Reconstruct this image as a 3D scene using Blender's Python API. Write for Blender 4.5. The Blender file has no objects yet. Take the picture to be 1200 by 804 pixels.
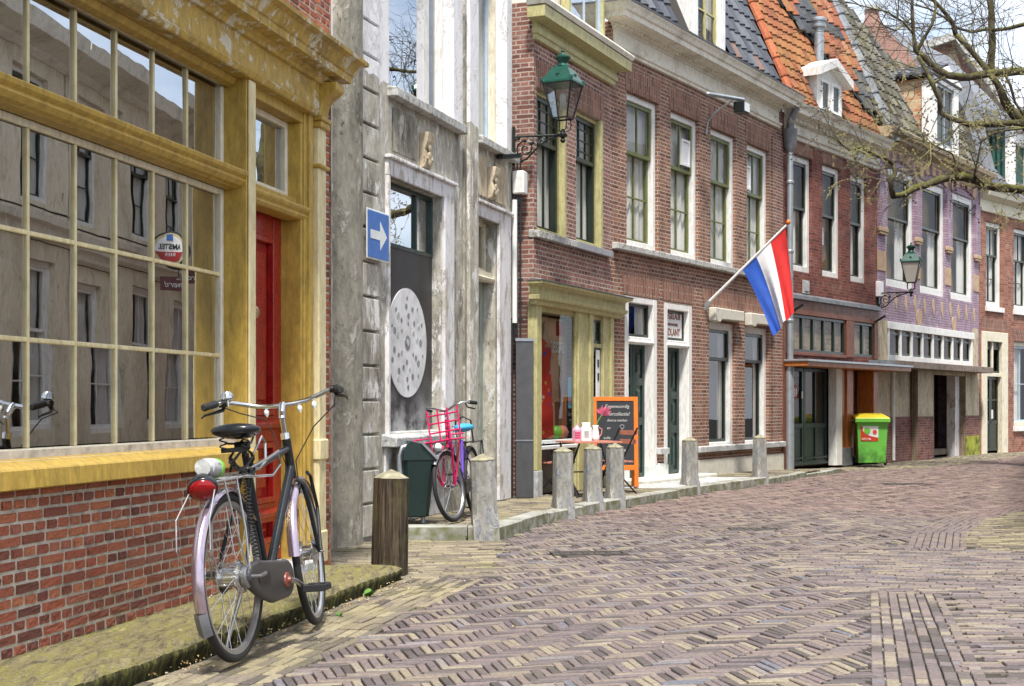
import bpy, bmesh, math, random
from mathutils import Vector, Matrix, noise
random.seed(7)
R=math.radians
scene=bpy.context.scene
COL=scene.collection
F=1700.0;CX=600.0;HY=475.0;CH=1.08     # lens length in photo pixels, principal column, horizon row, eye height (m)

# ------------------------------------------------------------------ mesh builder
class MB:
    def __init__(s): s.v=[];s.f=[];s.m=[];s.r=[];s.rnd=0.0;s.mi=0
    def add(s,vs,fs,m=None,r=None):
        b=len(s.v); s.v+= [tuple(p) for p in vs]
        for f in fs: s.f.append(tuple(b+i for i in f)); s.m.append(s.mi if m is None else m); s.r.append(s.rnd if r is None else r)
    def quad(s,a,b,c,d,m=None,r=None): s.add([a,b,c,d],[(0,1,2,3)],m,r)
    def poly(s,pts,m=None): s.add(pts,[tuple(range(len(pts)))],m)
    def box(s,x0,x1,y0,y1,z0,z1,m=None,r=None):
        s.add([(x0,y0,z0),(x1,y0,z0),(x1,y1,z0),(x0,y1,z0),(x0,y0,z1),(x1,y0,z1),(x1,y1,z1),(x0,y1,z1)],
              [(0,3,2,1),(4,5,6,7),(0,1,5,4),(1,2,6,5),(2,3,7,6),(3,0,4,7)],m,r)
    def obox(s,M,sx,sy,sz,m=None,r=None):
        pts=[M@Vector((x*sx/2,y*sy/2,z*sz/2)) for z in(-1,1) for x,y in((-1,-1),(1,-1),(1,1),(-1,1))]
        s.add(pts,[(0,3,2,1),(4,5,6,7),(0,1,5,4),(1,2,6,5),(2,3,7,6),(3,0,4,7)],m,r)
    def bar(s,a,b,w,h=None,m=None,up=(0,0,1)):
        a=Vector(a);b=Vector(b);h=w if h is None else h
        d=b-a; L=d.length; d.normalize(); u=Vector(up)
        if abs(d.dot(u))>.98: u=Vector((1,0,0))
        y=u.cross(d).normalized(); z=d.cross(y)
        M=Matrix.Translation((a+b)/2)@Matrix((d,y,z)).transposed().to_4x4()
        s.obox(M,L,w,h,m)
    def prism(s,prof,x0,x1,m=None):       # prof: closed (y,z) outline
        n=len(prof)
        vs=[(x0,y,z) for y,z in prof]+[(x1,y,z) for y,z in prof]
        fs=[(i,(i+1)%n,n+(i+1)%n,n+i) for i in range(n)]+[tuple(range(n-1,-1,-1)),tuple(range(n,2*n))]
        s.add(vs,fs,m)
    def extrude(s,pts,vec,m=None):        # closed 3-D outline pushed along vec
        n=len(pts);vec=Vector(vec)
        vs=[tuple(p) for p in pts]+[tuple(Vector(p)+vec) for p in pts]
        fs=[(i,(i+1)%n,n+(i+1)%n,n+i) for i in range(n)]+[tuple(range(n-1,-1,-1)),tuple(range(n,2*n))]
        s.add(vs,fs,m)
    def cornice(s,prof,s0,s1,r0=True,r1=True,back=0.0,m=None):   # prof (out,z) bottom to top; mitred returns
        rows=[]
        for o,z in prof:
            row=[]
            if r0: row+=[(s0-o,back,z),(s0-o,-o,z)]
            else: row+=[(s0,back,z),(s0,-o,z)]
            if r1: row+=[(s1+o,-o,z),(s1+o,back,z)]
            else: row+=[(s1,-o,z),(s1,back,z)]
            rows.append(row)
        vs=[p for r in rows for p in r];fs=[]
        for i in range(len(rows)-1):
            for k in range(3): fs.append((i*4+k,i*4+k+1,(i+1)*4+k+1,(i+1)*4+k))
        L=len(rows)-1
        fs.append((3,2,1,0)); fs.append((L*4,L*4+1,L*4+2,L*4+3))
        s.add(vs,fs,m)
    def tube(s,pts,r,n=8,m=None,closed=False,cap=True):
        pts=[Vector(p) for p in pts];N=len(pts);rs=r if isinstance(r,(list,tuple)) else [r]*N
        ring=[];up=None
        for i,p in enumerate(pts):
            if closed: t=pts[(i+1)%N]-pts[i-1]
            else: t=pts[min(i+1,N-1)]-pts[max(i-1,0)]
            if t.length<1e-9: t=Vector((0,0,1))
            t.normalize()
            if up is None:
                up=Vector((0,0,1)) if abs(t.z)<.9 else Vector((1,0,0))
            a=t.cross(up)
            if a.length<1e-5: up=Vector((1,0,0)) if abs(t.x)<.9 else Vector((0,1,0)); a=t.cross(up)
            a.normalize();b=t.cross(a).normalized();up=-b if False else a.cross(t)
            ring.append([p+(a*math.cos(2*math.pi*k/n)+b*math.sin(2*math.pi*k/n))*rs[i] for k in range(n)])
        vs=[q for g in ring for q in g];fs=[]
        for i in range(N if closed else N-1):
            j=(i+1)%N
            for k in range(n): fs.append((i*n+k,i*n+(k+1)%n,j*n+(k+1)%n,j*n+k))
        if cap and not closed: fs+= [tuple(range(n-1,-1,-1)),tuple((N-1)*n+k for k in range(n))]
        s.add(vs,fs,m)
    def lathe(s,prof,n=16,c=(0,0,0),axis='z',m=None,rot=0,M=None):   # prof (r,h)
        vs=[];fs=[];c=Vector(c)
        for r,h in prof:
            for k in range(n):
                a=2*math.pi*k/n+rot;x,y=r*math.cos(a),r*math.sin(a)
                p=Vector((x,y,h)) if axis=='z' else (Vector((h,x,y)) if axis=='x' else Vector((x,h,y)))
                if M is not None: p=M@p
                vs.append(c+p)
        for i in range(len(prof)-1):
            for k in range(n): fs.append((i*n+k,i*n+(k+1)%n,(i+1)*n+(k+1)%n,(i+1)*n+k))
        fs+=[tuple(range(n-1,-1,-1)),tuple((len(prof)-1)*n+k for k in range(n))]
        s.add(vs,fs,m)
    def wall(s,x0,x1,z0,z1,ops=(),y=0.0,depth=.22,m=None):
        xs=sorted({x0,x1,*[min(max(o[i],x0),x1) for o in ops for i in(0,1)]})
        zs=sorted({z0,z1,*[min(max(o[i],z0),z1) for o in ops for i in(2,3)]})
        for i in range(len(xs)-1):
            for j in range(len(zs)-1):
                cx=(xs[i]+xs[i+1])/2;cz=(zs[j]+zs[j+1])/2
                if any(o[0]<cx<o[1] and o[2]<cz<o[3] for o in ops): continue
                s.quad((xs[i],y,zs[j]),(xs[i+1],y,zs[j]),(xs[i+1],y,zs[j+1]),(xs[i],y,zs[j+1]),m)
        for a,b,c,d in ops:
            yd=y+depth
            s.quad((a,y,c),(a,y,d),(a,yd,d),(a,yd,c),m); s.quad((b,y,c),(b,yd,c),(b,yd,d),(b,y,d),m)
            s.quad((a,y,d),(b,y,d),(b,yd,d),(a,yd,d),m); s.quad((a,y,c),(a,yd,c),(b,yd,c),(b,y,c),m)
    def build(s,name,mats,parent=None,smooth=False,bevel=0,label=None,loc=None,seg=1):
        me=bpy.data.meshes.new(name);me.from_pydata(s.v,[],s.f)
        if not isinstance(mats,(list,tuple)): mats=[mats]
        for m in mats: me.materials.append(m)
        if any(s.m): me.polygons.foreach_set('material_index',s.m)
        if any(s.r):
            at=me.attributes.new('rnd','FLOAT','FACE'); at.data.foreach_set('value',s.r)
        if smooth:
            me.polygons.foreach_set('use_smooth',[True]*len(s.f))
        me.update()
        if bevel or smooth:
            bm=bmesh.new();bm.from_mesh(me);bmesh.ops.recalc_face_normals(bm,faces=bm.faces);bm.to_mesh(me);bm.free()
        o=bpy.data.objects.new(name,me);COL.objects.link(o)
        if parent is not None: o.parent=parent
        if loc is not None: o.location=loc
        if smooth=='auto' or smooth==2:
            me.set_sharp_from_angle(angle=R(38))
        if bevel:
            b=o.modifiers.new('bevel','BEVEL');b.width=bevel;b.segments=seg;b.limit_method='ANGLE';b.angle_limit=R(40)
        if label: o['label']=label
        return o

def tag(o,label=None,cat=None,group=None,kind=None):
    if label: o['label']=label
    if cat: o['category']=cat
    if group: o['group']=group
    if kind: o['kind']=kind
    return o
def empty(name,loc=(0,0,0),rz=0,label=None,cat=None,group=None,rot=None):
    o=bpy.data.objects.new(name,None);COL.objects.link(o);o.location=loc
    o.rotation_euler=rot if rot else (0,0,rz);o.empty_display_size=.1
    return tag(o,label,cat,group)
def copy_tree(o,parent=None):
    c=o.copy();COL.objects.link(c)
    if parent is not None: c.parent=parent
    for ch in [x for x in scene.objects if x.parent==o]: copy_tree(ch,c)
    return c
def text(parent,body,size,loc,mat,name='lettering',rot=(math.pi/2,0,0),ext=.002,sx=1.0,shear=0,align='CENTER',bold=0):
    cu=bpy.data.curves.new(name,'FONT');cu.body=body;cu.size=size;cu.extrude=ext;cu.align_x=align;cu.align_y='CENTER';cu.shear=shear;cu.offset=bold
    cu.resolution_u=3
    t=bpy.data.objects.new(name,cu);COL.objects.link(t)
    bpy.context.view_layer.update()
    me=bpy.data.meshes.new_from_object(t.evaluated_get(bpy.context.evaluated_depsgraph_get()))
    bpy.data.objects.remove(t);bpy.data.curves.remove(cu)
    me.materials.clear();me.materials.append(mat)
    o=bpy.data.objects.new(name,me);COL.objects.link(o)
    if parent is not None:o.parent=parent
    o.location=loc;o.rotation_euler=rot;o.scale=(sx,1,1)
    return o

# ------------------------------------------------------------------ materials
class G:
    def __init__(s,name):
        s.mat=bpy.data.materials.new(name);s.mat.use_nodes=True;s.nt=s.mat.node_tree;s.nt.nodes.clear()
        s.out=s.nt.nodes.new('ShaderNodeOutputMaterial')
    def n(s,t,ins=None,**props):
        nd=s.nt.nodes.new('ShaderNode'+t)
        for k,v in props.items(): setattr(nd,k,v)
        if ins:
            for k,v in ins.items():
                sk=nd.inputs[k]
                if hasattr(v,'links') or isinstance(v,bpy.types.NodeSocket): s.nt.links.new(v,sk)
                else:
                    if sk.type=='RGBA' and len(v)==3: v=(*v,1)
                    sk.default_value=v
        return nd
    def ramp(s,fac,stops,interp='LINEAR'):
        nd=s.n('ValToRGB',{'Fac':fac});cr=nd.color_ramp;cr.interpolation=interp
        while len(cr.elements)<len(stops): cr.elements.new(.5)
        for e,(p,c) in zip(cr.elements,stops): e.position=p;e.color=(*c,1) if len(c)==3 else c
        return nd.outputs[0]
    def mix(s,f,a,b,t='MIX'):
        nd=s.n('Mix',data_type='RGBA',blend_type=t)
        for i,v in((0,f),(6,a),(7,b)):
            if isinstance(v,bpy.types.NodeSocket): s.nt.links.new(v,nd.inputs[i])
            else: nd.inputs[i].default_value=v if i==0 else ((*v,1) if len(v)==3 else v)
        return nd.outputs[2]
    def math(s,op,a,b=0.0,clamp=False):
        nd=s.n('Math',operation=op,use_clamp=clamp)
        for i,v in((0,a),(1,b)):
            if isinstance(v,bpy.types.NodeSocket): s.nt.links.new(v,nd.inputs[i])
            else: nd.inputs[i].default_value=v
        return nd.outputs[0]
    def noise(s,vec,scale,detail=4,rough=.55,dist=0):
        nd=s.n('TexNoise',{'Scale':scale,'Detail':detail,'Roughness':rough,'Distortion':dist})
        if vec is not None: s.nt.links.new(vec,nd.inputs['Vector'])
        return nd.outputs[0]
    def obj(s): return s.n('TexCoord').outputs['Object']
    def stretch(s,vec,sc):
        return s.n('Mapping',{'Vector':vec,'Scale':sc}).outputs[0]
    def bsdf(s,col,rough=.6,metal=0,normal=None,spec=.5,**kw):
        b=s.n('BsdfPrincipled');L=s.nt.links
        for k,v in(('Base Color',col),('Roughness',rough),('Metallic',metal)):
            if isinstance(v,bpy.types.NodeSocket): L.new(v,b.inputs[k])
            else: b.inputs[k].default_value=((*v,1) if k=='Base Color' and len(v)==3 else v)
        b.inputs['Specular IOR Level'].default_value=spec
        for k,v in kw.items():
            sk=b.inputs[k.replace('_',' ')]
            if isinstance(v,bpy.types.NodeSocket): L.new(v,sk)
            else: sk.default_value=v
        if normal is not None: L.new(normal,b.inputs['Normal'])
        L.new(b.outputs[0],s.out.inputs[0]);return b
    def bump(s,h,strength=.5,dist=.01):
        return s.n('Bump',{'Height':h,'Strength':strength,'Distance':dist}).outputs[0]

def simple(name,col,rough=.5,metal=0,var=.12,scale=12,bump=.15,spec=.5):
    g=G(name);v=g.obj();n=g.noise(v,scale,5)
    c2=tuple(x*(1-var*1.6) for x in col);c3=tuple(min(1,x*(1+var)) for x in col)
    c=g.ramp(n,[(.3,c2),(.5,col),(.72,c3)])
    h=g.noise(v,scale*6,3)
    g.bsdf(c,rough,metal,g.bump(h,bump,.004),spec);return g.mat
def paint(name,col,under=(.3,.27,.22),amount=.42,rough=.42,grime=(.12,.1,.07),gs=.5,scale=3.0):
    """painted wood: streaky tone, worn patches down to the undercoat, some grime"""
    g=G(name);v=g.obj()
    st=g.noise(g.stretch(v,(6,6,1.2)),scale*2,5,.6)
    c=g.ramp(st,[(.25,tuple(x*.72 for x in col)),(.5,col),(.78,tuple(min(1,x*1.18) for x in col))])
    gm=g.noise(v,2.3,6,.65)
    gf=g.ramp(gm,[(.5,(0,0,0)),(.78,(gs,)*3)])
    c=g.mix(gf,c,grime)
    w=g.noise(v,scale*5,7,.7,.4);wf=g.ramp(w,[(1-amount-.02,(0,0,0)),(1-amount+.02,(1,1,1))])
    c=g.mix(wf,c,under)
    c=g.mix(.35,c,g.ramp(g.noise(g.stretch(v,(1,1,.5)),22,7,.75),[(.34,(.2,)*3),(.5,(.5,)*3),(.66,(.8,)*3)]),'OVERLAY')
    h=g.math('ADD',g.noise(v,60,3),g.math('MULTIPLY',wf,-1.2))
    g.bsdf(c,g.ramp(w,[(.3,(rough,)*3),(.8,(min(1,rough+.3),)*3)]),0,g.bump(h,.35,.002));return g.mat
def brick(name,cols,mortar,bw=.205,rh=.05,ms=.006,soot=.35,sootc=(.05,.04,.035),bump=.8,squash=.5,yel=None,wash=None,upright=False):
    g=G(name);v=g.obj();sp=g.n('SeparateXYZ',{'Vector':v}).outputs
    u=g.math('ADD',sp[0],sp[1])
    uv=g.n('CombineXYZ',{'X':sp[2],'Y':u,'Z':0.0} if upright else {'X':u,'Y':sp[2],'Z':0.0}).outputs[0]
    nz=g.n('TexNoise',{'Vector':uv,'Scale':14.0,'Detail':2.0}).outputs['Color']
    off=g.n('VectorMath',{0:nz,1:(.5,.5,.5)},operation='SUBTRACT').outputs[0]
    off=g.n('VectorMath',{0:off,'Scale':.010},operation='SCALE').outputs[0]
    uv2=g.n('VectorMath',{0:uv,1:off},operation='ADD').outputs[0]
    b=g.n('TexBrick',{'Vector':uv2,'Color1':(0,0,0),'Color2':(1,1,1),'Mortar':(.5,.5,.5),'Scale':1.0,'Mortar Size':ms,'Mortar Smooth':.25,'Bias':0.0,'Brick Width':bw,'Row Height':rh},offset=.5,offset_frequency=2,squash=squash,squash_frequency=2)
    k=len(cols);c=g.ramp(b.outputs[0],[(i/(k-1) if k>1 else 0,cc) for i,cc in enumerate(cols)])
    fine=g.noise(uv,70,4,.7)
    c=g.mix(.55,c,g.ramp(fine,[(.3,(.25,.25,.25)),(.7,(.9,.9,.9))]),'OVERLAY')
    big=g.noise(uv,1.1,5,.65)
    mfac=b.outputs['Fac']
    mor=g.mix(g.ramp(g.noise(uv,5,4),[(.35,(0,0,0)),(.7,(1,1,1))]),mortar,tuple(x*.6 for x in mortar))
    c=g.mix(mfac,c,mor)
    c=g.mix(g.ramp(big,[(.5,(0,0,0)),(.8,(soot,)*3)]),c,sootc)
    if wash: c=g.mix(g.ramp(g.noise(uv,3.1,6,.7),[(.52,(0,0,0)),(.66,(wash[1],)*3)]),c,wash[0])
    h=g.math('ADD',g.math('MULTIPLY',mfac,-1.0),g.math('MULTIPLY',fine,.5))
    g.bsdf(c,.85,0,g.bump(h,bump,.008),.25);return g.mat
def stucco(name,cols,scale=2.0,streak=(1,1,.45),bump=.5,rough=.85,sharp=.04,top=None,ztop=0):
    g=G(name);v=g.obj();vs=g.stretch(v,streak)
    a=g.noise(vs,scale,8,.68,.3);b=g.noise(vs,scale*2.7,8,.72,.5);d=g.noise(v,45,4,.7)
    k=len(cols)
    c=g.ramp(a,[(.34+.32*i/(k-1),cc) for i,cc in enumerate(cols[:-1])] if k>2 else [(.3,cols[0]),(.7,cols[1])])
    pf=g.ramp(b,[(.56-sharp,(0,0,0)),(.56+sharp,(1,1,1))])
    c=g.mix(pf,c,cols[-1])
    c=g.mix(g.ramp(g.noise(vs,scale*6,6,.75),[(.6,(0,0,0)),(.66,(.75,)*3)]),c,tuple(x*.35 for x in cols[0]))
    if top is not None:
        z=g.n('SeparateXYZ',{'Vector':v}).outputs[2]
        zz=g.math('ADD',z,g.math('MULTIPLY',g.math('SUBTRACT',g.noise(v,3,5),.5),.35))
        tf=g.math('GREATER_THAN',zz,ztop)
        tc=g.mix(g.ramp(b,[(.55,(0,0,0)),(.75,(.6,)*3)]),top,tuple(x*.72 for x in top))
        c=g.mix(tf,c,tc)
    c=g.mix(.5,c,g.ramp(g.noise(vs,13,8,.78),[(.34,(.2,)*3),(.5,(.5,)*3),(.66,(.8,)*3)]),'OVERLAY')
    h=g.math('ADD',g.math('MULTIPLY',pf,1.0),g.math('MULTIPLY',d,.5))
    g.bsdf(c,rough,0,g.bump(h,bump,.006),.3);return g.mat
def glass(name,tint=(.93,.93,.91),refl=.3,wav=.25,see=.75,fk=.5):
    g=G(name);v=g.obj()
    bm=g.bump(g.noise(v,3.0,2,.4),wav,.004)
    fr=g.n('Fresnel',{'IOR':1.5}).outputs[0]
    f=g.math('ADD',g.math('MULTIPLY',fr,fk),refl,True)
    gl=g.n('BsdfGlossy',{'Color':(.95,.97,1,1),'Roughness':.0,'Normal':bm}).outputs[0]
    tr=g.n('BsdfTransparent',{'Color':(*[x*see for x in tint],1)}).outputs[0]
    mx=g.n('MixShader',{0:f,1:tr,2:gl});g.nt.links.new(mx.outputs[0],g.out.inputs[0]);return g.mat
def perface(name,stops,rough=.8,scale=60,bump=.5,moss=None,mossamt=.5,worldshift=None,metal=0,spec=.3,dist=.004):
    """colour picked per face from the 'rnd' attribute"""
    g=G(name);v=g.obj();a=g.n('Attribute',attribute_name='rnd').outputs['Fac']
    c=g.ramp(a,stops)
    if worldshift:
        # second clay type laid in another part of the street
        stops2,axis,lim=worldshift
        c2=g.ramp(a,stops2);sp=g.n('SeparateXYZ',{'Vector':v}).outputs
        y=g.math('ADD',sp[axis],g.math('MULTIPLY',g.math('SUBTRACT',g.noise(v,.45,3),.5),5.0))
        f=g.math('MULTIPLY',g.math('SUBTRACT',y,lim),.5,True);c=g.mix(f,c,c2)
    fine=g.noise(v,scale,5,.7)
    c=g.mix(.6,c,g.ramp(fine,[(.3,(.25,)*3),(.7,(.85,)*3)]),'OVERLAY')
    if moss:
        mf=g.ramp(g.noise(v,1.6,7,.7),[(.45,(0,0,0)),(.7,(mossamt,)*3)]);c=g.mix(mf,c,moss)
    g.bsdf(c,rough,metal,g.bump(fine,bump,dist),spec);return g.mat

M={}
M['ochre']=paint('ochre paint',(.46,.305,.06),(.62,.50,.26),.22,.38,(.2,.12,.03),.45)
M['ochre_worn']=paint('worn ochre paint',(.46,.31,.07),(.60,.55,.43),.44,.5,(.10,.07,.035),.8,1.6)
M['cream']=paint('cream paint',(.72,.62,.36),(.5,.42,.25),.2,.4,(.3,.24,.12),.35)
M['cream_pale']=paint('pale cream paint',(.74,.68,.53),(.45,.38,.28),.24,.5,(.3,.26,.2),.4)
M['red']=paint('oxblood gloss paint',(.30,.012,.010),(.16,.01,.01),.2,.16,(.1,.008,.01),.4)
M['white']=paint('white paint',(.80,.79,.76),(.5,.47,.42),.2,.4,(.42,.4,.36),.3)
M['white_clean']=simple('clean white paint',(.82,.82,.82),.4,var=.04)
M['cornice_w']=paint('weathered cornice paint',(.74,.70,.60),(.34,.28,.22),.3,.6,(.25,.21,.15),.65)
M['olive']=paint('olive paint',(.47,.435,.21),(.5,.47,.25),.2,.42,(.22,.2,.08),.4)
M['dkgreen']=paint('dark green paint',(.012,.035,.030),(.04,.06,.05),.16,.25,(.03,.035,.03),.4)
M['sashgreen']=simple('olive green sash paint',(.13,.15,.05),.4)
M['sashdark']=simple('black green sash paint',(.02,.03,.022),.35)
M['brown']=paint('brown panel paint',(.19,.06,.028),(.1,.04,.02),.25,.4,(.08,.03,.02),.5)
M['brownwood']=paint('varnished wood',(.44,.145,.035),(.12,.03,.015),.3,.3,(.12,.035,.015),.6)
M['beige_w']=stucco('beige render',[(.30,.25,.17),(.48,.40,.28),(.57,.48,.35),(.42,.36,.25)],1.6)
M['stucco2']=stucco('peeling old plaster',[(.16,.15,.125),(.34,.32,.265),(.49,.46,.39),(.74,.73,.70)],1.9,(1.4,1.4,.6),1.0,top=(.80,.79,.80),ztop=3.74)
M['stucco2b']=stucco('grey cement pilaster',[(.10,.095,.07),(.24,.225,.18),(.36,.335,.27),(.5,.47,.40)],2.2,(1,1,.6),1.0)
M['stucco2c']=stucco('chalky plaster trim',[(.55,.52,.5),(.68,.66,.66),(.74,.73,.75),(.45,.42,.36)],2.2,(1.2,1.2,.5),.5)
M['stone']=stucco('bluestone',[(.27,.28,.28),(.38,.39,.39),(.45,.46,.46),(.56,.57,.56)],3.0,(1,1,1),.35)
M['sillstone']=stucco('grey sill stone',[(.3,.3,.28),(.42,.42,.4),(.5,.5,.48),(.24,.23,.2)],5,(1,1,1),.3)
M['zinc']=simple('zinc sheet',(.42,.45,.48),.35,.6,.1,8)
M['lead']=simple('lead flashing',(.22,.23,.25),.5,.3,.2,9)
M['iron']=simple('wrought iron',(.012,.018,.016),.4,.3,.2,30)
M['lampgreen']=simple('lamp green enamel',(.012,.075,.055),.3,.1,.2,20)
M['black']=simple('black metal',(.012,.012,.013),.35,.2,.2,20)
M['blackrub']=simple('black rubber',(.014,.014,.015),.7,0,.15,40)
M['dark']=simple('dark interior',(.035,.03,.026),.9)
M['interior']=simple('interior plaster',(.20,.16,.11),.9,var=.3,scale=1.4)
M['curtain']=simple('net curtain',(.78,.78,.77),.9,var=.1,scale=3)
M['tan_blind']=simple('tan inner blind',(.36,.25,.13),.9,var=.3,scale=2)
M['glass']=glass('window glass',refl=.03,wav=.12,see=.95,fk=.25)
M['glass_old']=glass('old wavy glass',refl=.60,wav=.10,see=.85)
M['glass_dark']=glass('dark window glass',refl=.04,wav=.1,see=.92)
M['glass_clear']=glass('lamp glass',refl=.08,wav=.1,see=.9)
M['brickgeo']=perface('red handmade brick',[(0,(.14,.055,.045)),(.15,(.25,.08,.055)),(.5,(.37,.11,.065)),(.8,(.46,.165,.085)),(.93,(.32,.12,.09)),(1,(.19,.08,.07))],.85,90,.9,(.09,.08,.05),.25)
M['mortar']=simple('lime mortar',(.55,.49,.41),.95,var=.25,scale=14,bump=.7)
M['brick3']=brick('mauve brown brick',[(.125,.052,.042),(.23,.10,.078),(.30,.14,.105),(.17,.078,.062)],(.52,.44,.38),.2,.05,.008,.35,wash=((.46,.36,.31),.3))
M['brick4']=brick('brown brick',[(.11,.048,.034),(.22,.095,.062),(.29,.135,.085),(.15,.066,.046)],(.50,.41,.34),.2,.05,.008,.4,wash=((.42,.32,.25),.3))
M['archbrick']=brick('brown brick on end',[(.13,.055,.04),(.24,.105,.07),(.30,.14,.095),(.17,.07,.05)],(.42,.33,.27),.2,.055,.008,.3,upright=True,squash=1.0)
M['brick5']=brick('dark red brick',[(.10,.025,.022),(.19,.05,.04),(.25,.075,.055),(.13,.04,.035)],(.26,.19,.16),.2,.05,.005,.4,wash=((.34,.2,.17),.5))
M['brick6b']=brick('red plinth brick',[(.11,.04,.035),(.2,.075,.06),(.27,.1,.08)],(.30,.25,.22),.2,.05,.006,.4)
M['brick7']=brick('orange red brick',[(.18,.06,.04),(.30,.11,.07),(.36,.15,.10)],(.40,.31,.25),.2,.05,.005,.3,wash=((.45,.38,.3),.35))
M['brickpink']=brick('pinkish brick',[(.30,.15,.12),(.38,.2,.16),(.33,.17,.13)],(.42,.34,.3),.2,.055,.006,.3)
M['brickorange']=brick('orange and buff brick',[(.5,.16,.06),(.62,.38,.2),(.6,.48,.3),(.45,.15,.06)],(.62,.56,.42),.2,.06,.008,.2)
M['arch3']=perface('arch brick on end',[(0,(.13,.055,.04)),(.5,(.22,.095,.062)),(1,(.30,.145,.095))],.85,50,.7)
M['lilac']=brick('lilac painted brick',[(.30,.21,.27),(.40,.30,.37),(.35,.25,.32)],(.26,.18,.23),.2,.05,.006,.55,(.14,.10,.12),wash=((.52,.45,.49),.8))
M['peach']=simple('peach painted band',(.50,.35,.22),.8,var=.15,scale=6)
M['purple']=simple('purple painted arch',(.24,.10,.15),.8,var=.2,scale=6)
M['slate4']=perface('dark glazed pantile',[(0,(.035,.04,.05)),(.5,(.075,.08,.095)),(.95,(.13,.135,.15)),(1,(.2,.1,.06))],.5,30,.5,spec=.5)
M['orange5']=perface('orange pantile',[(0,(.12,.045,.028)),(.5,(.25,.085,.042)),(1,(.33,.14,.07))],.75,30,.5,(.33,.26,.05),.45)
M['mixed5']=perface('mixed red and blue pantile',[(0,(.035,.04,.05)),(.3,(.07,.075,.09)),(.36,(.20,.065,.035)),(.8,(.29,.10,.055)),(1,(.34,.17,.10))],.7,30,.5,(.3,.25,.06),.35)
M['mossy6']=perface('mossy grey pantile',[(0,(.03,.03,.03)),(.5,(.08,.077,.07)),(1,(.18,.17,.14))],.85,25,.8,(.17,.155,.05),.45)
M['ridge']=perface('clay ridge tile',[(0,(.3,.08,.03)),(.6,(.44,.13,.05)),(1,(.2,.08,.05))],.6,30,.4)
M['ridge_blue']=perface('blue ridge tile',[(0,(.09,.1,.12)),(1,(.22,.24,.27))],.45,30,.4,(.25,.22,.08),.3)
PS=[(0,(.07,.06,.058)),(.18,(.115,.095,.098)),(.40,(.15,.122,.125)),(.62,(.18,.142,.135)),(.80,(.20,.165,.135)),(.93,(.265,.23,.17)),(.965,(.20,.175,.18)),(1,(.12,.125,.155))]
PS2=[(0,(.09,.07,.068)),(.3,(.16,.115,.11)),(.7,(.21,.15,.14)),(1,(.27,.205,.17))]
M['paver']=perface('street clinker',PS,.7,50,.8,(.22,.19,.10),.2,(PS2,1,13.0))
M['paver_moss']=perface('mossy clinker',[(0,(.08,.07,.06)),(.3,(.16,.135,.115)),(.7,(.235,.20,.14)),(1,(.31,.27,.18))],.85,50,.9,(.22,.20,.07),.4)
M['joint']=simple('sandy joint soil',(.035,.03,.024),1,0,.4,9,.8)
M['bollard']=stucco('weathered granite',[(.17,.165,.145),(.29,.285,.26),(.37,.36,.34),(.27,.29,.33)],4,(1,1,.4),.8)
M['bollard_top']=simple('lichened cap',(.30,.28,.19),.9,var=.25,scale=20)
def g_far():
    g=G('distant clinker paving');v=g.obj()
    b=g.n('TexBrick',{'Vector':g.n('Mapping',{'Vector':v,'Rotation':(0,0,.6)}).outputs[0],'Color1':(0,0,0,1),'Color2':(1,1,1,1),'Mortar':(.5,.5,.5,1),'Scale':1.0,'Mortar Size':.004,'Brick Width':.2,'Row Height':.052})
    c=g.mix(b.outputs['Fac'],g.ramp(b.outputs[0],PS2),(.08,.07,.06));g.bsdf(c,.85,0,None,.3);return g.mat
M['ground']=g_far()
def g_ledge():
    g=G('mossy stone ledge');v=g.obj();vs=g.stretch(v,(1,1.0,2.5))
    a=g.noise(g.n('Mapping',{'Vector':v,'Rotation':(0,0,.5),'Scale':(3.4,.8,1)}).outputs[0],6,9,.76,.8)
    c=g.ramp(a,[(.28,(.05,.042,.028)),(.41,(.15,.13,.075)),(.5,(.27,.235,.13)),(.57,(.24,.225,.06)),(.66,(.38,.345,.22))])
    z=g.n('SeparateXYZ',{'Vector':v}).outputs[2]
    c=g.mix(.5,c,g.ramp(g.noise(v,55,5,.7),[(.3,(.2,)*3),(.7,(.85,)*3)]),'OVERLAY')
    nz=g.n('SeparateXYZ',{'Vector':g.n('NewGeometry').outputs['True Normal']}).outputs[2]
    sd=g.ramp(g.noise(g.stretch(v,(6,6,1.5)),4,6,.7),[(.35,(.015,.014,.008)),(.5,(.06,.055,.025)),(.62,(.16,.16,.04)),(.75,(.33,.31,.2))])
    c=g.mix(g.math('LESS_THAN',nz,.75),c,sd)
    g.bsdf(c,.95,0,g.bump(g.math('ADD',a,g.math('MULTIPLY',g.noise(v,30,5,.7),.5)),1.0,.03),.2);return g.mat
M['ledge']=g_ledge()
def g_oldwood():
    g=G('weathered oak post');v=g.obj()
    a=g.noise(g.stretch(v,(26,26,1.6)),1.6,8,.7,.3)
    c=g.ramp(a,[(.38,(.018,.013,.009)),(.49,(.055,.04,.027)),(.6,(.11,.085,.06)),(.74,(.26,.22,.165))])
    c=g.mix(g.ramp(g.noise(v,5,5),[(.5,(0,0,0)),(.75,(.5,)*3)]),c,(.2,.19,.08))
    g.bsdf(c,.9,0,g.bump(a,1.0,.012),.2);return g.mat
M['oldwood']=g_oldwood()
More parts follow.
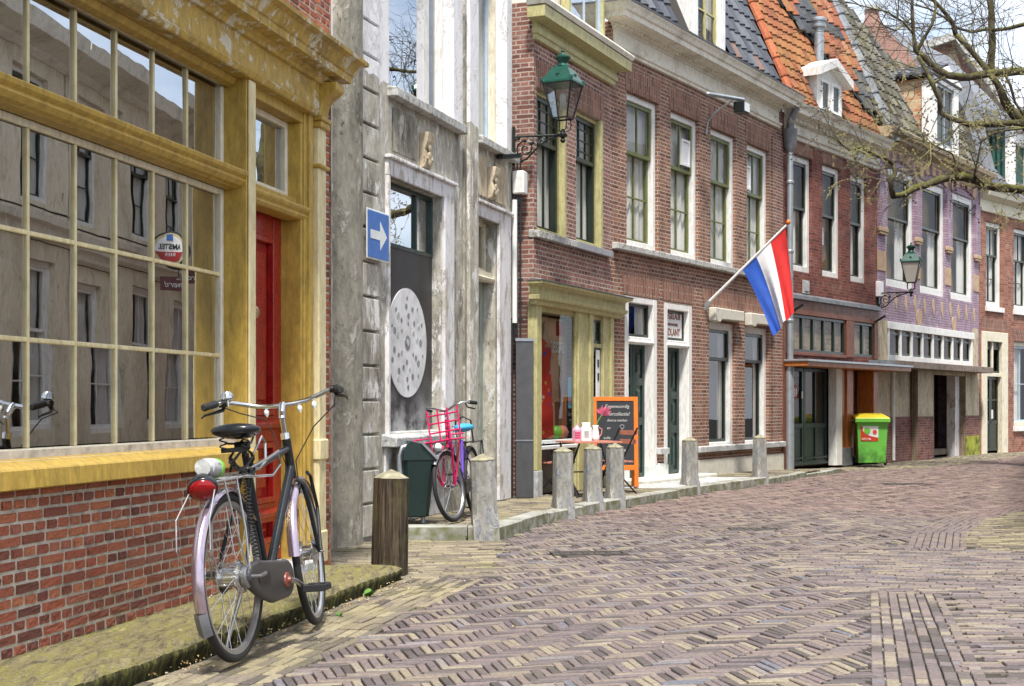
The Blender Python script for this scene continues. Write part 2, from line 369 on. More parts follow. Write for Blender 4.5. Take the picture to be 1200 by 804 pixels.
def g_bark():
    g=G('mossy bark');v=g.obj();a=g.noise(v,9,8,.7,.4)
    nz=g.n('SeparateXYZ',{'Vector':g.n('NewGeometry').outputs['Normal']}).outputs[2]
    c=g.ramp(a,[(.3,(.025,.02,.014)),(.5,(.075,.06,.04)),(.72,(.16,.14,.10))])
    f=g.math('MULTIPLY',g.ramp(g.noise(v,6,5),[(.35,(0,0,0)),(.6,(1,1,1))]),g.math('ADD',nz,.35,True),True)
    c=g.mix(g.math('MULTIPLY',f,.75),c,(.16,.17,.03))
    g.bsdf(c,.95,0,g.bump(a,1,.02),.2);return g.mat
M['bark']=g_bark();M['twig']=simple('twig bark',(.09,.075,.05),.9,var=.3,scale=4)
M['budtwig']=simple('budding twig',(.22,.195,.085),.9,var=.3,scale=4)
for k,c,r,mt in (('orange',(.72,.17,.01),.45,0),('board',(.022,.025,.032),.7,0),('chalk',(.55,.55,.53),.9,0),('signblue',(.05,.16,.48),.35,0),
  ('flagred',(.60,.02,.02),.7,0),('flagwhite',(.80,.80,.82),.7,0),('flagblue',(.015,.08,.42),.7,0),('chrome',(.62,.62,.62),.18,1.0),('alu',(.52,.53,.54),.32,.9),
  ('bikeblack',(.015,.018,.022),.22,.1),('casegrey',(.045,.043,.042),.45,0),('lilacfend',(.56,.46,.54),.2,.9),('redlens',(.26,.004,.006),.12,0),('pink',(.62,.02,.12),.35,0),
  ('gold',(.6,.42,.12),.4,.3),('pinkpale',(.66,.35,.48),.5,0),('petal',(.72,.16,.28),.6,0),('leafg',(.10,.24,.03),.6,0),('bingreen',(.10,.42,.06),.45,0),('binyel',(.72,.55,.03),.45,0),
  ('stickred',(.62,.06,.02),.4,0),('stickgreen',(.18,.5,.05),.4,0),('litter',(.007,.022,.020),.35,0),('galv',(.40,.44,.47),.4,.6),('lime',(.16,.48,.05),.45,0),('skybl',(.05,.36,.62),.6,0),('violet',(.14,.07,.45),.3,0),
  ('reddress',(.60,.035,.02),.7,0),('skin',(.55,.38,.28),.6,0),('salmon',(.55,.22,.16),.6,0),('amber',(.22,.06,.04),.4,0),('whiteg',(.72,.76,.75),.35,0),('steel',(.35,.36,.38),.3,.9),
  ('brass',(.55,.42,.25),.3,.7),('pipewhite',(.78,.78,.75),.5,0),('tanbrick',(.52,.42,.24),.85,0),('signdark',(.12,.03,.03),.4,0),('amsred',(.4,.03,.03),.4,0),('amsgold',(.62,.52,.3),.4,0),
  ('greenboard',(.014,.07,.05),.6,0),('concwhite',(.62,.60,.52),.8,0),('gategrey',(.10,.10,.105),.35,.5),('bluewhite',(.5,.6,.7),.5,0)):
    M[k]=simple(k,c,r,mt,.1,10,.08)

# ------------------------------------------------------------------ facades measured as real vertical planes
class Fac:
    def __init__(s,px0,Y0,vp):
        s.O=((px0-CX)/F*Y0,Y0);ux=(vp-CX)/F;n=math.hypot(ux,1);s.u=(ux/n,1/n);s.ang=math.atan2(s.u[1],s.u[0])
    def w(s,x,y,z):  # local -> world
        n=(s.u[1],-s.u[0]);return (s.O[0]+x*s.u[0]-y*n[0],s.O[1]+x*s.u[1]-y*n[1],z)
    def root(s,name,label,cat='house',group=None): return empty(name,(s.O[0],s.O[1],0),s.ang,label,cat,group)
B1=Fac(0,5.59,965);B2=Fac(390,10.98,1121);B3=Fac(625,15.5,1340);B4=Fac(717,17.79,1590);B5=Fac(918,23.11,1775);B6=Fac(1028,26.51,1740);B7=Fac(1148,31.89,2050)
def ground(px,py,z=0.0):
    Y=(CH-z)*F/(py-HY);return Vector(((px-CX)/F*Y,Y,z))
def at(px,py,Y): return Vector(((px-CX)/F*Y,Y,CH-(py-HY)/F*Y))

def shell(mb,s0,s1,z0,z1,D,y=0.0):
    mb.quad((s0,D,z0),(s0,y,z0),(s0,y,z1),(s0,D,z1));mb.quad((s1,y,z0),(s1,D,z0),(s1,D,z1),(s1,y,z1))
    mb.quad((s1,D,z0),(s0,D,z0),(s0,D,z1),(s1,D,z1))
def rooms(root,s0,s1,zs,D,m='interior'):
    mb=MB()
    for z in zs: mb.box(s0+.02,s1-.02,.3,D-.05,z-.06,z+.06)
    mb.box(s0+.03,s1-.03,min(2.2,D-.3),min(2.2,D-.3)+.05,zs[0],zs[-1])
    return mb.build('floor_slab',M[m],root)
def curtain(root,x0,x1,z0,z1,y,mat='curtain',amp=.018,n=26):
    mb=MB();ph=random.random()*6
    for i in range(n):
        a=x0+(x1-x0)*i/n;b=x0+(x1-x0)*(i+1)/n
        f=lambda x:y+amp*math.sin((x)*70+ph)+amp*.6*math.sin(x*31+ph*2)
        mb.quad((a,f(a),z0),(b,f(b),z0),(b,f(b)+.002,z1),(a,f(a)+.002,z1))
    return mb.build('curtain',M[mat],root,smooth=True)
def window(root,x0,x1,z0,z1,frame='white',sash='sashgreen',fw=.09,rec=.06,rail=.5,nx=2,rows=(1,2),glassm='glass',sill=None,cur=None,bot=None,curm='curtain',bar=.02,lab=None,name='window',fd=.1):
    mb=MB();bw=fw if bot is None else bot
    mb.box(x0,x0+fw,rec,rec+fd,z0,z1);mb.box(x1-fw,x1,rec,rec+fd,z0,z1)
    mb.box(x0+fw,x1-fw,rec+.001,rec+fd,z1-fw,z1);mb.box(x0+fw,x1-fw,rec-.01,rec+fd,z0,z0+bw)
    w=mb.build(name,M[frame],root,bevel=.006,label=lab)
    a,b,c,d=x0+fw,x1-fw,z0+bw,z1-fw
    zr=c+(d-c)*(rail or 1);st=.045
    mb=MB()
    def sashf(za,zb,y,nr):
        mb.box(a,a+st,y,y+.04,za,zb);mb.box(b-st,b,y,y+.04,za,zb)
        mb.box(a+st,b-st,y,y+.04,zb-st,zb);mb.box(a+st,b-st,y,y+.04,za,za+st)
        for i in range(1,nx):
            xx=a+st+(b-a-2*st)*i/nx;mb.box(xx-bar/2,xx+bar/2,y+.008,y+.034,za+st,zb-st)
        for j in range(1,nr):
            zz=za+(zb-za)*j/nr;mb.box(a+st,b-st,y+.01,y+.032,zz-bar/2,zz+bar/2)
    if rail and rail<1:
        sashf(zr-st/2,d,rec+.025,rows[0]);sashf(c,zr+st/2,rec+.068,rows[1])
    else: sashf(c,d,rec+.03,rows[0])
    mb.build('sash',M[sash],w)
    g=MB();
    if rail and rail<1:
        g.quad((a+st,rec+.045,zr+st/2),(b-st,rec+.045,zr+st/2),(b-st,rec+.045,d-st),(a+st,rec+.045,d-st))
        g.quad((a+st,rec+.088,c+st),(b-st,rec+.088,c+st),(b-st,rec+.088,zr-st/2),(a+st,rec+.088,zr-st/2))
    else: g.quad((a+st,rec+.05,c+st),(b-st,rec+.05,c+st),(b-st,rec+.05,d-st),(a+st,rec+.05,d-st))
    g.build('pane',M[glassm],w)
    if sill:
        m_,h_,o_=sill;mb=MB();mb.prism([(-o_,z0-h_),(rec+.02,z0-h_),(rec+.02,z0+.004),(-o_,z0-.012)],x0-.05,x1+.05);mb.build('sill',M[m_],w,bevel=.005)
    if cur:
        for (ca,cb,za,zb) in cur: curtain(w,a+(b-a)*ca,a+(b-a)*cb+(.34 if cb>.9 else .12),c+(d-c)*za,c+(d-c)*zb,rec+.13,curm)
    return w
def soldier(root,x0,x1,z0,z1,name='brick_arch',splay=.05,y=-.005,w=.05):
    """flat arch of bricks laid on end"""
    mb=MB();mb.extrude([(x0,y,z0),(x1,y,z0),(x1+splay,y,z1),(x0-splay,y,z1)],(0,.004,0));return mb.build(name,M['archbrick'],root)
# ================================================================== HOUSE 1: ochre shop front, brick
def brick_field(x0,x1,z0,z1,y=0.0,rh=.0475,L=.188,seed=1,proud=.003,rough=False):
    rr=random.Random(seed);mb=MB();rows=int(round((z1-z0)/rh));rh=(z1-z0)/rows
    for j in range(rows):
        zz=z0+j*rh;w=L if j%2 else L/2;x=x0-(L*.25 if j%2 else 0)-rr.random()*.02
        while x<x1:
            ww=w*rr.uniform(.94,1.05);a=max(x,x0);b=min(x+ww-.017,x1);x+=ww
            if b-a<.02: continue
            p=y-proud+rr.uniform(-.0015,.0015);c=.004;zb=zz+.0045+rr.uniform(0,.0025);zt=zz+rh-.005-rr.uniform(0,.0025)
            J=lambda:rr.uniform(-.0013,.0013)
            o=[(a+J(),y+.01,zb+J()),(b+J(),y+.01,zb+J()),(b+J(),y+.01,zt+J()),(a+J(),y+.01,zt+J())]
            f=[(q[0]+(c if i in(0,3) else -c),p+J(),q[2]+(c if i<2 else -c)) for i,q in enumerate(o)]
            f=[(a+c+J(),p+J(),zb+c*.7+J()),(b-c+J(),p+J(),zb+c*.7+J()),(b-c+J(),p+J(),zt-c*.7+J()),(a+c+J(),p+J(),zt-c*.7+J())]
            h=[(max(a,q[0]-c*.8) if i in(0,3) else min(b,q[0]+c*.8),p+.005,q[2]+(-c*.5 if i<2 else c*.5)) for i,q in enumerate(f)]
            if rough:
                nx_,nz_=4,3;gv=[];
                for jj in range(nz_+1):
                    for ii in range(nx_+1):
                        ta,tb=ii/nx_,jj/nz_
                        q=[f[0][k]*(1-ta)*(1-tb)+f[1][k]*ta*(1-tb)+f[2][k]*ta*tb+f[3][k]*(1-ta)*tb for k in range(3)]
                        if 0<ii<nx_ or 0<jj<nz_: q[1]+=rr.gauss(-.0006,.0012);q[2]+=rr.gauss(0,.0012);q[0]+=rr.gauss(0,.0015)
                        gv.append(tuple(q))
                w_=nx_+1;mb.add(gv,[(jj*w_+ii,jj*w_+ii+1,(jj+1)*w_+ii+1,(jj+1)*w_+ii) for jj in range(nz_) for ii in range(nx_)],r=rr.uniform(.01,1)*(.35 if zz<z0+.10 and rr.random()<.8 else 1));last=mb.r[-1]
            mb.add(o+h+f,([] if rough else [(8,9,10,11)])+[(k,(k+1)%4,4+(k+1)%4,4+k) for k in range(4)]+[(4+k,4+(k+1)%4,8+(k+1)%4,8+k) for k in range(4)],r=(last if rough else rr.uniform(.01,1)))
    return mb
h1=B1.root('shop_house','brick house at left with ochre small-paned shop front and red door','house')
SE=3.84;SL=-3.2
mb=MB();wo=(-.9,2.372,.86,2.86);do=(2.481,3.327,.12,2.86)
mb.wall(SL,SE,-.3,6.6,[(-.9,3.6,.05,3.2)],y=.0145,depth=.2);shell(mb,SL,SE,-.3,6.6,5.0,.012)
mb.wall(-.9,2.481,.0,.9,[],y=.0150)
w1=mb.build('wall',M['mortar'],h1)
b=brick_field(-.9,2.42,.085,.76,0.012,seed=3,rough=True);b.build('brickwork',M['brickgeo'],w1)
b=brick_field(3.60,SE,.0,6.5,0.012,seed=5);b.build('brickwork',M['brickgeo'],w1)
b=brick_field(SL,3.60,3.26,6.5,0.012,seed=9);b.build('brickwork',M['brickgeo'],w1)
mb=MB()   # quoin return facing the neighbour
mb.quad((SE+.002,0.0,0),(SE+.002,5,0),(SE+.002,5,6.5),(SE+.002,0.0,6.5));mb.build('side_wall',M['brick7'],h1)
mb=MB();mb.box(SL,SE,.05,5,6.5,6.7);mb.build('roof',M['lead'],h1)
# shop window
mb=MB()
ML=[-.764,-.379,.006,.391,.781,1.155,1.539,1.924,2.317]
def frame_rect(mb,a,b,c,d,y0,y1,t): mb.box(a,a+t,y0,y1,c,d);mb.box(b-t,b,y0,y1,c,d);mb.box(a+t,b-t,y0+.001,y1,d-t,d);mb.box(a+t,b-t,y0+.001,y1,c,c+t)
frame_rect(mb,ML[0]-.05,2.372,.866,2.262,.100,.16,.036)
frame_rect(mb,ML[0]-.05,2.372,2.352,2.862,.100,.16,.036)
mb2=MB()
for x in ML[1:-1]:
    mb2.box(x-.0095,x+.0095,.108,.140,.902,2.228);mb2.box(x-.0095,x+.0095,.108,.140,2.386,2.828)
for z in(1.351,1.793): mb2.box(ML[0],2.337,.110,.138,z-.0105,z+.0105)
sw=mb.build('shop_window',M['cream_pale'],h1,bevel=.006)
mb2.build('glazing_bar',M['cream'],sw,bevel=.004)
mb=MB()
for i in range(len(ML)-1):   # each pane set at its own slight angle, as old glazing is
    for za,zb in((.908,1.34),(1.36,1.78),(1.80,2.22),(2.395,2.82)):
        a,b_=ML[i]+.012,ML[i+1]-.012
        if i==0:a=ML[0]
        j=[random.uniform(-.0022,.0022) for _ in range(3)]
        mb.quad((a,.122+j[0],za),(b_,.122+j[1],za),(b_,.122+j[2]+j[1]-j[0],zb),(a,.122+j[2],zb))
mb.build('pane',M['glass_old'],sw)
# timber surround
mb=MB()
mb.box(2.372,2.481,-.03,.2,.12,2.9);mb.box(-.95,-.80,-.03,.2,.76,2.9)
mb.box(-.80,2.372,.02,.085,2.262,2.352) # transom core
mb.prism([(.09,2.255),(.03,2.262),(-.005,2.275),(-.028,2.300),(-.012,2.312),(-.034,2.330),(-.040,2.352),(.0,2.366),(.09,2.372)],-.80,2.40)
mb.box(-.80,2.372,.0,.2,2.862,2.91);mb.box(2.481,3.36,.0,.2,2.80,2.91)
mb.prism([(.085,2.815),(.04,2.83),(.02,2.862),(.085,2.863)],-.80,2.371)
mb.build('timber_frame',M['ochre'],h1,bevel=.004)
mb=MB();mb.box(2.381,2.472,-.045,-.0305,.14,2.86);mb.build('pilaster_strip',M['cream'],h1,bevel=.006)
mb=MB();mb.prism([(-.075,.752),(.02,.752),(.02,.87),(-.0,.862),(-.07,.832)],SL+1.5,2.44);mb.build('window_sill',M['ochre'],h1,bevel=.005)
mb=MB();mb.prism([(-.01,.860),(.1,.858),(.1,.900),(.075,.895),(.07,.872)],-.80,2.371);mb.build('sill_moulding',M['cream_pale'],h1,bevel=.003)
# door bay
mb=MB()
mb.box(2.481,3.34,.03,.2,2.215,2.335)
mb.prism([(.09,2.20),(.0,2.208),(-.02,2.232),(-.006,2.242),(-.03,2.262),(-.034,2.285),(.09,2.30)],2.482,3.40)
mb.box(3.30,3.327,.0,.2,.12,2.8)
mb.prism([(.2,0),(.2,1),(.05,1),(.05,0)],0,0) if False else None
mb.box(3.327,3.37,-.012,.2,.12,2.91);mb.box(3.37,3.43,-.03,.2,.12,2.91);mb.box(3.43,3.478,-.012,.2,.12,2.91)
mb.build('door_frame',M['ochre'],h1,bevel=.006)
mb=MB();mb.box(3.478,3.612,-.05,.03,.12,2.86);mb.box(3.465,3.625,-.062,.03,.74,.87);mb.box(3.468,3.622,-.058,.03,.10,.30)
mb.build('pilaster',M['cream'],h1,bevel=.008)
mb=MB()
mb.box(3.462,3.628,-.07,.02,2.55,2.575);mb.build('astragal',M['ochre'],h1,bevel=.006)
mb=MB();mb.box(3.455,3.635,-.08,.02,2.84,2.87);mb.box(3.462,3.628,-.072,.02,2.80,2.8405)
cp=[(.02,2.87),(-.055,2.87),(-.062,2.91),(-.075,2.95),(-.105,2.985),(-.14,3.01),(-.165,3.03),(-.165,3.08),(.02,3.08)]
mb.prism(cp,3.475,3.618);mb.build('console',M['ochre'],h1,bevel=.006)
mb=MB();frame_rect(mb,2.481,3.30,2.335,2.80,.085,.16,.04);tw=mb.build('fanlight',M['cream_pale'],h1,bevel=.005)
mb=MB();mb.quad((2.52,.12,2.375),(3.26,.12,2.375),(3.26,.12,2.76),(2.52,.12,2.76));mb.build('pane',M['glass_old'],tw)
mb=MB();y=.13
mb.box(2.481,2.60,y,y+.05,.15,2.215);mb.box(3.18,3.30,y,y+.05,.15,2.215)
for a,b_ in((2.08,2.215),(.86,1.02),(.42,.50),(.15,.26)): mb.box(2.60,3.18,y+.0005,y+.05,a,b_)
for a,b_ in((1.02,2.08),(.50,.86),(.26,.42)):
    mb.box(2.60,3.18,y+.03,y+.045,a,b_)
    t=.035
    for (x0,x1,z0,z1) in((2.60,2.60+t,a,b_),(3.18-t,3.18,a,b_),(2.60+t,3.18-t,a,a+t),(2.60+t,3.18-t,b_-t,b_)): mb.box(x0,x1,y-.012,y+.03,z0,z1)
    mb.box(2.70,3.08,y+.012,y+.035,a+.09,b_-.09)
mb.prism([(y,.93),(y-.03,.95),(y-.035,.975),(y,1.0)],2.5,3.28);mb.prism([(y,.40),(y-.03,.42),(y-.035,.445),(y,.47)],2.5,3.28)
dr=mb.build('door',M['red'],h1,bevel=.004,label='glossy red panelled door')
mb=MB();mb.lathe([(.0,-.03),(.022,-.03),(.034,-.022),(.036,-.01),(.03,0)],20,(2.86,.13,1.62),'y');mb.build('door_knob',M['brass'],dr,smooth=2)
mb=MB();mb.box(2.45,3.36,-.10,.22,-.1,.145);mb.build('doorstep',M['stone'],h1,bevel=.01)
# entablature
mb=MB();mb.box(SL+1.5,3.475,-.055,.02,2.91,3.075);mb.build('frieze',M['ochre_worn'],h1,bevel=.006)
mb=MB()
mb.cornice([(.055,2.862),(.062,2.868),(.075,2.892),(.062,2.905),(.058,2.912)],SL+1.5,3.42,False,False)
mb.build('architrave',M['ochre_worn'],h1)
mb=MB();pr=[(.05,3.06),(.075,3.065),(.082,3.085),(.105,3.098),(.105,3.112),(.175,3.118),(.178,3.158),(.190,3.165),(.205,3.195),(.225,3.225),(.262,3.240),(.265,3.262),(.0,3.30)]
mb.cornice(pr,SL+1.5,3.56,False,True);mb.build('cornice',M['ochre_worn'],h1)
# room behind the shop window
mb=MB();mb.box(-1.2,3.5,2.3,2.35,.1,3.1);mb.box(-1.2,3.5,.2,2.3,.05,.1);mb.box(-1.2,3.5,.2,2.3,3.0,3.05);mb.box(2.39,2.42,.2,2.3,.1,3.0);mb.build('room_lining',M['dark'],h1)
curtain(h1,-.75,-.1,.9,2.8,.30,'curtain');curtain(h1,2.20,2.34,.9,2.8,.40,'brown');curtain(h1,2.6,2.85,2.3,2.8,.3)
mb=MB();mb.box(-.9,2.37,.2,.6,.80,.86);mb.build('window_board',M['cream_pale'],h1)
def handbag(x,z,sc,label,mat):
    o=empty('handbag',B1.w(x,.38,z),B1.ang,label,'bag','bags hanging inside the shop window')
    mb=MB();mb.lathe([(.02*sc,0),(.13*sc,.03),(.16*sc,.12),(.13*sc,.22),(.09*sc,.26)],14,M=Matrix.Diagonal((1,.4,1)));mb.build('bag_body',M[mat],o,smooth=True)
    mb=MB();mb.tube([(-.09*sc,0,.26),(-.05*sc,0,.45),(0,0,.6),(.05*sc,0,.45),(.09*sc,0,.26)],.006,6);mb.build('strap',M[mat],o)
handbag(.26,1.42,1,'dark slouchy handbag hanging behind the leftmost shop panes','black')
handbag(.62,1.45,.9,'pale round handbag hanging behind the second column of shop panes','tanbrick')
vz=MB();vz.lathe([(.05,0),(.10,.04),(.12,.12),(.08,.2),(.05,.24),(.07,.27)],18);vv=vz.build('vase',M['whiteg'],None,smooth=True,loc=B1.w(.22,.35,.87));tag(vv,'small white vase on the board inside the shop window','vase')

# ================================================================== HOUSE 2: peeling plaster
h2=B2.root('plaster_house','narrow house of peeling cream plaster beside the ochre shop front','house')
o2=[(1.14,2.769,3.73,6.2),(3.374,4.45,3.72,6.2),(1.102,2.44,.846,2.984),(3.374,4.10,.1,2.943)]
mb=MB();mb.wall(-.6,4.63,-.2,6.8,o2,depth=.2);shell(mb,-.6,4.63,-.2,6.8,5);mb.build('wall',M['stucco2'],h2)
mb=MB();mb.box(-.6,4.63,0,5,6.8,6.95);mb.build('roof',M['lead'],h2)
rooms(h2,-.6,4.6,(.1,3.3,6.5),5)
mb=MB();n=10;pts=[(.245-.245*math.cos(math.pi*i/n)+.0,-.10*math.sin(math.pi*i/n)) for i in range(n+1)]
for i in range(n): mb.quad((pts[i][0],pts[i][1],-.05),(pts[i+1][0],pts[i+1][1],-.05),(pts[i+1][0],pts[i+1][1],6.7),(pts[i][0],pts[i][1],6.7))
mb.build('half_column',M['stucco2b'],h2,smooth=True)
mb=MB();z=.02
while z<6.6:
    hgt=.275;j=random.uniform(-.003,.003);mb.box(.50,.85,-.035+j,.0,z+.008,z+hgt-.008);z+=hgt
mb.build('quoin',M['stucco2'],h2,bevel=.01)
# paint trims round the big panel
def surround(x0,x1,z0,z1,l,r_,t,y=-.03,mat='stucco2c'):
    mb=MB();mb.box(x0-l,x0,y,.02,z0,z1);mb.box(x1,x1+r_,y,.02,z0,z1+t);mb.box(x0-l,x1,y+.001,.02,z1,z1+t)
    mb.box(x0-l-.02,x1+r_+.02,y-.03,.0,z1+t,z1+t+.03);return mb.build('surround',M[mat],h2,bevel=.006)
surround(1.102,2.44,.82,2.984,.05,.26,.14)
surround(3.374,4.10,.1,2.943,.0,.40,.13)
mb=MB();mb.box(3.09,3.36,-.05,.0,.1,6.7);mb.build('pilaster',M['stucco2'],h2,bevel=.008)
mb=MB();mb.box(2.73,2.80,-.012,.0,.8,3.1);mb.box(3.02,3.085,-.02,.0,.1,6.7);mb.build('groove_strip',M['stucco2b'],h2,bevel=.004)
for xk,wk in((1.93,.17),(3.86,.16)):
    mb=MB();mb.prism([(0,3.16),(-.05,3.18),(-.075,3.25),(-.05,3.33),(-.08,3.40),(-.09,3.48),(0,3.48)],xk-wk/2,xk+wk/2)
    for k in range(4): mb.lathe([(.0,-.02),(.035,-.015),(.035,.0)],10,(xk,-.06,3.22+k*.065),'y')
    mb.build('keystone',M['beige_w'],h2,bevel=.004)
mb=MB();mb.wall(1.2,1.78,3.21,3.58,[],-.012);mb.build('sunk_panel',M['stucco2b'],h2)
for a_,b_ in((3.45,3.74),(4.0,4.4)):
    mb=MB();mb.wall(a_,b_,3.16,3.56,[],-.012);mb.build('sunk_panel',M['beige_w'],h2)
window(h2,1.14,2.769,3.73,6.2,'white','steel',.07,.10,.8,1,(1,1),'glass_old',None,[(.0,.12,0,1)],fd=.1)
window(h2,3.374,4.45,3.72,6.2,'cream_pale','bluewhite',.06,.12,.8,1,(1,1),'glass',None,[(.05,.9,0,1)])
for a,b_ in((1.10,2.92),(3.36,4.64)):
    mb=MB();mb.prism([(-.09,3.645),(.08,3.645),(.08,3.742),(-.09,3.722)],a,b_);mb.build('sill',M['sillstone'],h2,bevel=.006)
mb=MB();mb.box(4.02,4.08,-.28,-.02,3.60,3.64);mb.build('bracket',M['iron'],h2)
# fanlight over the boarded panel
mb=MB();frame_rect(mb,1.102,2.44,2.432,2.984,.09,.15,.035);mb.box(1.36,1.39,.095,.14,2.46,2.95);mb.box(2.02,2.05,.095,.14,2.46,2.95)
fl=mb.build('fanlight',M['dkgreen'],h2,bevel=.004)
mb=MB();mb.quad((1.13,.12,2.46),(2.41,.12,2.46),(2.41,.12,2.95),(1.13,.12,2.95));mb.build('pane',M['glass_old'],fl)
g=G('chalky black board');v=g.obj();z=g.n('SeparateXYZ',{'Vector':v}).outputs[2]
nz=g.noise(v,4,7,.7);low=g.math('MULTIPLY',g.math('SUBTRACT',1.28,z),2.2,True)
f=g.math('MULTIPLY',g.ramp(nz,[(.42,(0,0,0)),(.6,(1,1,1))]),low,True)
c=g.mix(g.ramp(g.noise(v,1.5,5,.6),[(.35,(0,0,0)),(.8,(.6,)*3)]),(.018,.017,.019),(.09,.085,.09));c=g.mix(f,c,(.45,.45,.46))
g.bsdf(c,.5);M['chalkpanel']=g.mat
mb=MB();mb.box(1.102,2.44,.10,.14,.846,2.432);pn=mb.build('boarded_panel',M['chalkpanel'],h2)
mb=MB();mb.lathe([(.478,0),(.478,-.008),(.0,-.008)],64,(1.80,.10,1.628),'y',m=0)
rr=random.Random(4)
mb.mi=1
for rad,cnt,sz in((.065,1,.065),(.17,6,.022),(.24,9,.026),(.32,11,.028),(.39,10,.02)):
    for k in range(cnt):
        if rad<.1: mb.lathe([(sz,-.0),(sz,-.003),(0,-.003)],18,(1.80,.092,1.628),'y',m=1);continue
        a=2*math.pi*k/cnt+rad*9+rr.uniform(-.1,.1);s_=sz*rr.uniform(.7,1.2)
        mb.lathe([(s_,-.0),(s_,-.003),(0,-.003)],12,(1.80+rad*math.cos(a),.092,1.628+rad*math.sin(a)*1.0),'y',m=1 if rr.random()<.7 else 2)
mb.lathe([(.03,-.0),(.03,-.003),(0,-.003)],12,(1.80,.088,1.628),'y',m=2)
g=G('white painted disc');v=g.obj();g.bsdf(g.ramp(g.noise(v,5,6,.7),[(.3,(.5,.5,.5)),(.55,(.72,.72,.73)),(.7,(.80,.80,.82))]),.5);M['discw']=g.mat
mb.build('painted_disc',[M['discw'],M['steel'],M['stone']],pn)
mb=MB();mb.prism([(-.13,.735),(.1,.735),(.1,.86),(-.13,.815)],.98,2.5);mb.build('window_ledge',M['stone'],h2,bevel=.008)
mb=MB();mb.box(1.02,2.45,-.02,.0,.1,.735);mb.build('apron',M['stucco2c'],h2)
# grey-green door
mb=MB();frame_rect(mb,3.374,4.10,2.44,2.943,.12,.18,.04);fl=mb.build('fanlight',M['cream_pale'],h2)
mb=MB();mb.quad((3.41,.15,2.48),(4.06,.15,2.48),(4.06,.15,2.9),(3.41,.15,2.9));mb.build('pane',M['glass'],fl)
mb=MB();mb.box(3.374,4.10,.06,.19,2.34,2.44);mb.prism([(.06,2.33),(.03,2.345),(.02,2.37),(.06,2.39)],3.374,4.10);mb.build('transom',M['cream_pale'],h2)
mb=MB();y=.15
mb.box(3.374,3.47,y,y+.05,.12,2.34);mb.box(4.0,4.10,y,y+.05,.12,2.34)
for a,b_ in((2.18,2.34),(1.30,1.45),(.62,.74),(.12,.28)): mb.box(3.47,4.0,y+.001,y+.05,a,b_)
mb.box(3.47,4.0,y+.02,y+.04,.74,1.30);mb.box(3.47,4.0,y+.02,y+.04,.28,.62)
M['greygreen']=paint('grey green paint',(.30,.35,.31),(.4,.42,.38),.2,.4,(.2,.2,.17),.4)
dr=mb.build('door',M['greygreen'],h2,bevel=.005)
mb=MB();mb.quad((3.47,y+.03,1.45),(4.0,y+.03,1.45),(4.0,y+.03,2.18),(3.47,y+.03,2.18));mb.build('pane',M['glass'],dr)
mb=MB();mb.box(3.62,3.86,y-.012,y,1.34,1.385);mb.build('letter_slot',M['brass'],dr)

# arrow sign on the quoins
sg=empty('traffic_sign',B2.w(.71,-.075,2.44),B2.ang,'blue sign with white arrow pointing right on the quoined wall','sign')
mb=MB();mb.box(-.235,.235,-.004,.004,-.20,.20);mb.build('sign_plate',M['whiteg'],sg,bevel=.004)
mb=MB();mb.box(-.220,.220,-.008,-.004,-.186,.186);mb.build('sign_face',M['signblue'],sg,bevel=.002)
mb=MB();mb.extrude([(-.17,-.0085,-.035),(.03,-.0085,-.035),(.03,-.0085,-.115),(.17,-.0085,0),(.03,-.0085,.115),(.03,-.0085,.035),(-.17,-.0085,.035)],(0,-.002,0));mb.build('arrow',M['whiteg'],sg)
mb=MB();mb.box(-.12,.12,.004,.04,-.02,.02);mb.build('fixing',M['galv'],sg)
# white rain pipe at the end of house 2
dp=empty('rain_pipe',B2.w(4.56,-.05,0),B2.ang,'thin white pipe with small box at end of plaster house','pipe')
mb=MB();mb.tube([(0,0,1.95),(0,0,3.25)],.028,10);mb.build('pipe',M['pipewhite'],dp,smooth=2)
mb=MB();mb.box(.01,.15,-.10,.03,3.32,3.56);mb.build('junction_box',M['pipewhite'],dp,bevel=.01)

# ================================================================== dark gate in the passage
gt=empty('passage_gate',(0.08,15.30,0),B3.ang,'tall dark metal gate closing the passage beside the dress shop','gate')
gt.location=(.06,15.36,0);gt.rotation_euler=(0,0,R(6))
mb=MB();mb.box(-.02,.17,0,.03,.10,1.76);gp=mb.build('gate_leaf',M['gategrey'],gt,bevel=.004)
mb=MB();mb.box(-.025,.175,-.01,.04,1.76,1.79);mb.box(-.025,.175,-.008,0,.70,.715);mb.build('rail',M['steel'],gp)
mb=MB();mb.box(-.13,-.05,-.02,.06,.09,2.0);mb.build('gate_post',M['black'],gt,bevel=.004)
mb=MB()
for i in range(4): mb.box(-.075+i*.034,-.058+i*.034,.05,.07,1.8,3.75)
for k in range(5): mb.box(-.09,.06,.045,.075,1.98+k*.42,2.01+k*.42)
mb.build('bar_grille',M['black'],gt)

